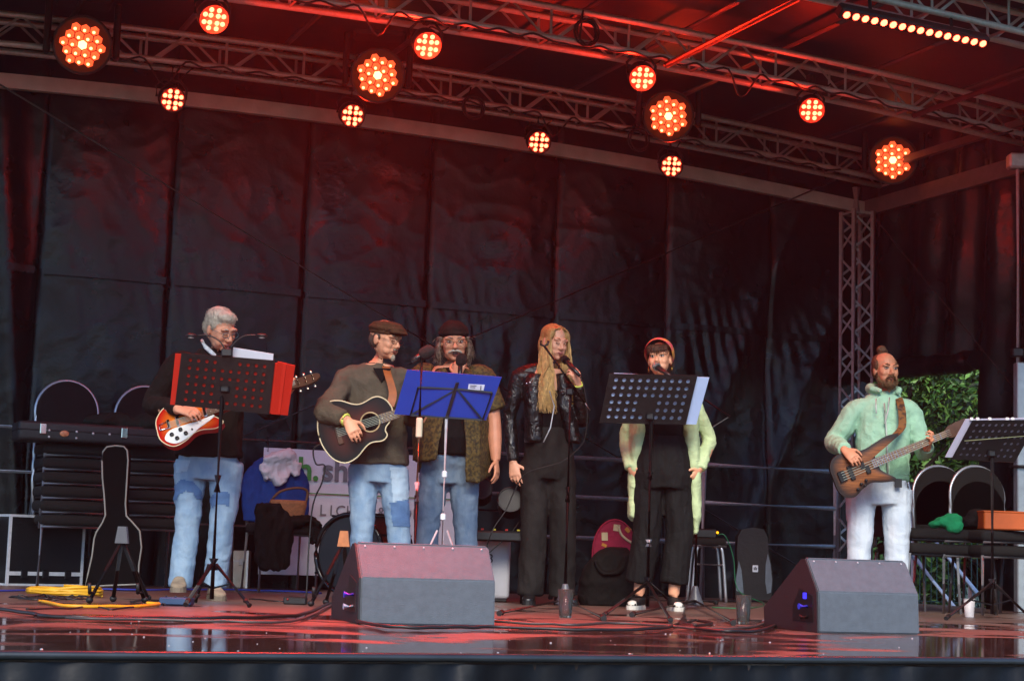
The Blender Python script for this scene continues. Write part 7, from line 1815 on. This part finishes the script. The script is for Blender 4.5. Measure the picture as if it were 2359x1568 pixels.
for v in me.vertices: v.co.z = max(v.co.z, .002)
me.materials.append(clothm('black_bag_nylon', '0b0908', .3)); mesh_obj('black_bag', me, label='soft black bag standing in front of the magenta bag', cat='bag')

# stool with small amplifier
sp = WY(1628, 1390, 11.3); sp = FL(1632, 1386); ds = hd(sp)
stt = thing('stool', sp + FH * .15, 'upholstered stool with grey tube legs beside the dark gig bag', 'stool')
zs = H(1628, 1247, ds).z; sx = .24; c = sp + FH * .15
MB().bbox(c + Z * zs, .26, .34, .06, .02, (RH, FH, Z), 2).build('seat', uph, stt)
MB().tube([c + RH * -.13 - FH * .17 + Z * (zs - .035), c + RH * .13 - FH * .17 + Z * (zs - .035)], .010, 8).build('front_trim', trimm, stt)
for x in (-1, 1):
    for y in (-1, 1): MB().tube(smooth_path([c + RH * (x * .06) + FH * (y * .15) + Z * (zs - .045), c + RH * (x * .10) + FH * (y * .16) + Z * (zs - .07), c + RH * (x * .135) + FH * (y * .17)], 4), .012, 8).build('leg', trimm, stt)
MB().cyl(c + RH * -.11 - FH * .165 + Z * zs * .62, c + RH * .115 - FH * .165 + Z * zs * .62, .009, n=8).build('cross_bar', trimm, stt)
am = thing('amplifier', c + Z * (zs + .03), 'small black amplifier with orange lamp standing on the stool', 'amplifier')
MB().bbox(c + Z * (zs + .03 + .035) - RH * .02, .17, .14, .07, .008, (RH, FH, Z)).build('cabinet', blackpl, am)
MB().ball(c + Z * (zs + .075) + RH * .07 - FH * .075, .010, None, 10, 8).build('pilot_lamp', pm('amber_lamp', 'd07a10', rough=.3, emit='e88a10', es=1.0), am)
MB().tube(smooth_path([c + Z * (zs + .055) + RH * .07 - FH * .06, c + Z * (zs + .05) + RH * .13 - FH * .08, c + Z * .35 + RH * .20 - FH * .06, c + Z * .1 + RH * .235 - FH * .1, FL(1760, 1390, .006), FL(1722, 1400, .006), FL(1640, 1398, .006)], 6), .0045, 6).build('cable', pm('green_cable', '1f6a45'), am)

# dark gig bag with grey side panels
d0 = 14.5; g0 = H(1737, 1381, d0); g0.z = 0
gbt = thing('gig_bag', g0, 'black gig bag with grey side panels and small white emblem, standing by the railing', 'gig bag')
ol = [(1695, 1380), (1694, 1335), (1699, 1305), (1698, 1270), (1700, 1235), (1709, 1219), (1735, 1214), (1760, 1219), (1769, 1238), (1770, 1270), (1777, 1300), (1781, 1335), (1777, 1381), (1737, 1382)]
pts = [H(x, y, d0) for x, y in ol]; n = len(pts); P = pts + [p_ + FH * .16 for p_ in pts]
MB().add(P, [tuple(range(n)), tuple(range(n, 2 * n))[::-1]] + [(i, (i + 1) % n, n + (i + 1) % n, n + i) for i in range(n)]).build('bag', pm('nylon_black', '191a1d', rough=.7, var=.25, scale=14, bump=.3, bscale=40), gbt)
for pl in ([(1696, 1360), (1696, 1330), (1702, 1290), (1708, 1312), (1711, 1340), (1713, 1366)], [(1776, 1364), (1779, 1335), (1775, 1300), (1769, 1275), (1764, 1300), (1763, 1340), (1767, 1367)]):
    q_ = [H(x, y, d0 - .006) for x, y in pl]; n = len(q_); MB().add(q_ + [p_ + FH * .012 for p_ in q_], [tuple(range(n)), tuple(range(n, 2 * n))[::-1]] + [(i, (i + 1) % n, n + (i + 1) % n, n + i) for i in range(n)]).build('side_panel', pm('nylon_grey', '66727e', rough=.7, var=.2), gbt)
p = H(1740, 1309, d0 - .007); MB().bbox(p, .045, .006, .055, .002, (RH, FH, Z)).build('emblem', pm('emblem_white', 'c9d0dc', rough=.4), gbt)
for dx, h_ in ((-.010, .022), (0, .028), (.010, .020)): MB().box(p + RH * dx - FH * .004 + Z * (h_ / 2 - .012), .007, .002, h_, (RH, FH, Z)).build('emblem_mark', pm('print_black', '16161a'), gbt)

# right hand chairs
def rchair(px, lab, rz, z=0.0, skip=()):
    p = FL(*px); p = p + FH * .25; p.z = z; return chair(p, rz, lab, 'chairs at the right edge', skip), p
labs = ('dark chair beside the bass player', 'dark chair carrying the green cloth', 'dark chair carrying the orange box')
pcs = []
for (px, rz, skip), lb_ in zip((((2134, 1412), R(90), ()), ((2222, 1414), R(-8), ()), ((2312, 1418), R(-8), ())), labs):
    _, p = rchair(px, lb_ + ', lower of two stacked', rz, 0); rchair(px, lb_ + ', upper of two stacked', rz, .105, ('leg0', 'leg1', 'leg2', 'leg3')); pcs.append(p)
zs_ = .60
p = pcs[2]; ob_ = thing('orange_box', p + Z * zs_, 'bright orange box on the chair at the right edge', 'box')
MB().bbox(p + Z * (zs_ + .065) - FH * .12 + RH * .03, .33, .24, .125, .008, (RH, FH, Z)).build('carton', pm('orange_card', 'b0501a', rough=.6, var=.1), ob_)
MB().bbox(p + Z * (zs_ + .130) - FH * .12 + RH * .03, .335, .245, .012, .003, (RH, FH, Z)).build('lid', pm('orange_card', 'b0501a'), ob_)
gcl = MB(); p = pcs[1]
for x, y, z_, r_ in ((-.10, -.2, .03, (.05, .05, .025)), (-.05, -.21, .045, (.055, .055, .04)), (.0, -.2, .06, (.055, .06, .05)), (.05, -.2, .065, (.045, .05, .05)), (.03, -.24, .02, (.07, .04, .05))): gcl.ball(p + RH * (x - .10) + FH * y + Z * (zs_ + z_), r_, (RH, FH, Z), 12, 8)
me = remesh(gcl, .010, 2, wr=wrinkle(.010, 14, 6)); me.materials.append(clothm('green_cloth', '1f8a56', .15)); mesh_obj('green_cloth', me, label='crumpled bright green cloth on a chair at the right', cat='cloth')
dbg = MB()
for x, z_, r_ in ((.07, .05, (.08, .08, .05)), (.13, .08, (.07, .08, .07)), (.10, .10, (.06, .06, .05))): dbg.ball(p + RH * x + FH * -.14 + Z * (zs_ + z_), r_, (RH, FH, Z), 12, 8)
me = remesh(dbg, .010, 2, wr=wrinkle(.010, 14, 9)); me.materials.append(BLKC); mesh_obj('dark_pouch', me, label='dark crumpled pouch between green cloth and orange box', cat='bag')
p = FL(2233, 1421); cu = thing('paper_cup', p, 'white plastic cup on the floor under the right chairs', 'cup')
MB().lathe([(.030, 0), (.030, .004), (.038, .12), (.036, .12), (.029, .006), (.0005, .006)], p, Z, 20).build('cup', pm('cup_white', 'b9b3b3', rough=.5), cu); MB().tube([p + V((.0385 * math.cos(a_), .0385 * math.sin(a_), .12)) for a_ in [i * math.pi / 10 for i in range(21)]], .002, 5).build('rim', pm('cup_white', 'b9b3b3'), cu)

# ================================================================== CABLES AND SMALL THINGS ON THE FLOOR
def floor_cable(pts, m, r, label, z=None, wob=.02, seed=0):
    P = [FL(x, y, r + .001) for x, y in pts]; P = smooth_path(P, 7)
    P = [p + V((wob * nz(i * .21, seed), wob * nz(i * .19, seed + 5), .004 * (1 + nz(i * .3, seed + 9)))) for i, p in enumerate(P)]
    return MB().tube(P, r, 6).build('floor_cable', m, label=label, cat='cable')
cblk = pm('cable_black', '1b1a1a', rough=.45); cgry = pm('cable_grey', '3a3836', rough=.5)
floor_cable([(-40, 1400), (60, 1412), (110, 1420), (220, 1424), (350, 1424), (520, 1424), (640, 1420), (700, 1416), (740, 1398), (792, 1383)], cblk, .009, 'thick black cable running from the far left to the left monitor')
floor_cable([(80, 1418), (200, 1426), (330, 1428), (500, 1432), (620, 1434), (690, 1428), (745, 1404), (800, 1376)], cgry, .007, 'grey cable beside the thick black cable, ending at the left monitor', seed=3)
floor_cable([(815, 1391), (797, 1400), (800, 1418), (830, 1432), (880, 1443), (960, 1446), (1060, 1446), (1140, 1445), (1280, 1450), (1400, 1452), (1520, 1448), (1560, 1438), (1580, 1430)], cblk, .008, 'black cable leaving the left monitor along the stage front to the middle', seed=6)
floor_cable([(1130, 1432), (1260, 1438), (1330, 1440), (1420, 1436), (1500, 1440), (1555, 1444), (1640, 1450), (1720, 1446), (1790, 1428), (1850, 1404)], cgry, .008, 'grey cable running along the floor to the right monitor', seed=9)
floor_cable([(1575, 1416), (1570, 1434), (1600, 1442), (1640, 1436), (1600, 1430), (1570, 1440), (1620, 1450), (1700, 1455), (1770, 1448), (1800, 1425), (1852, 1400)], cblk, .008, 'black cable with loops between the middle stand and the right monitor', seed=12)
floor_cable([(-20, 1362), (80, 1360), (200, 1357), (330, 1359), (450, 1358), (600, 1360), (740, 1366)], pm('cable_blue', '2a3f9a', rough=.5), .007, 'blue cable stretched across the back of the floor at the left', seed=15)
floor_cable([(90, 1385), (150, 1396), (240, 1398), (330, 1397), (365, 1392), (340, 1390)], pm('cable_yellow', 'c9961a', rough=.5), .009, 'straight run of yellow cable on the floor at the left', seed=18)
cl_ = []
for k in range(110):
    a_ = k * .42; rr = 1 + .12 * nz(k * .3, 1); c = FL(150 + 3 * nz(k * .1, 2), 1374, 0); cl_.append(c + RH * (.21 * rr * math.cos(a_)) + FH * (.15 * rr * math.sin(a_)) + Z * (.012 + .035 * abs(nz(k * .17, 4)) + .0003 * k))
MB().tube(cl_, .0085, 6).build('yellow_cable_coil', pm('cable_yellow', 'c9961a'), label='coil of yellow cable lying on the floor at the left', cat='cable')
tg = []
for k in range(80):
    a_ = k * .5; c = FL(50 + k * 1.6, 1382 + 6 * nz(k * .2, 3), 0); tg.append(c + RH * (.09 * math.cos(a_)) + FH * (.12 * math.sin(a_)) + Z * (.01 + .03 * abs(nz(k * .3, 6))))
MB().tube(tg, .0045, 5).build('black_cable_tangle', cblk, label='tangle of thin black cable around the yellow coil', cat='cable')
floor_cable([(380, 1392), (340, 1384), (300, 1387), (330, 1395), (260, 1404), (210, 1398), (160, 1402), (60, 1404)], cblk, .005, 'thin black cable from the effects pedal to the left', seed=21)
floor_cable([(575, 1380), (610, 1383), (650, 1386), (700, 1384)], cblk, .005, 'short thin black cable ending at the small black box', seed=24)
floor_cable([(1350, 1386), (1440, 1381), (1520, 1383), (1600, 1384), (1700, 1385)], cblk, .005, 'thin black cable behind the shoes of the headband singer', seed=27)
pdl = FL(402, 1394); pt_ = thing('effects_pedal', pdl, 'blue effects pedal under the foot of the white-haired person', 'pedal')
MB().bbox(pdl + Z * .022 + FH * .06, .17, .12, .04, .006, (RH, FH, Z)).build('housing', pm('pedal_blue', '27405f', rough=.4), pt_)
for k in range(3): MB().cyl(pdl + Z * .042 + FH * .02 + RH * (-.05 + .05 * k), pdl + Z * .05 + FH * .02 + RH * (-.05 + .05 * k), .009, n=10).build('switch', chrome, pt_)
bx_ = FL(678, 1392); bt2 = thing('stage_box', bx_, 'small black box on the floor left of the left monitor', 'box')
MB().bbox(bx_ + Z * .022 + FH * .05, .13, .09, .042, .006, (RH, FH, Z)).build('housing', blackpl, bt2); MB().ball(bx_ + Z * .03 - RH * .04 + FH * .002, .006).build('pilot_lamp', pm('red_pilot', '8a1810', rough=.3), bt2)
sv = thing('cable_plug', H(1785, 1419, hd(FL(1770, 1432))), 'pale inline cable plug lying in front of the right monitor', 'plug')
pA, pB = FL(1760, 1432, .02), FL(1800, 1420, .045); MB().cyl(pA, pB, .014, n=12).build('sleeve', pm('plug_grey', '8d8588', rough=.5), sv); MB().cyl(pA - (pB - pA) * .15, pB + (pB - pA) * .15, .008, n=8).build('core', blackrub, sv)
# beads of rain on the wet boards
wd = MB(); rnd = random.Random(9)
for k in range(110):
    y = EDGE_Y + .02 + (rnd.random() ** 2.2) * 3.2; x = rnd.uniform(-.2, 8.6); r_ = rnd.uniform(.002, .006)
    wd.add([*[(x + r_ * math.cos(a_ * 1.0472), y + r_ * math.sin(a_ * 1.0472), .0006) for a_ in range(6)], *[(x + r_ * .7 * math.cos(a_ * 1.0472), y + r_ * .7 * math.sin(a_ * 1.0472), r_ * .55) for a_ in range(6)], (x, y, r_ * .75)], [(i, (i + 1) % 6, 6 + (i + 1) % 6, 6 + i) for i in range(6)] + [(6 + i, 6 + (i + 1) % 6, 12) for i in range(6)], True)
wd.build('water_drops', pm('rain_water', 'e8f0f4', rough=.03, var=0, trans=.6, ior=1.33), kind='stuff', base=(0, 0, 0), fixn=False)
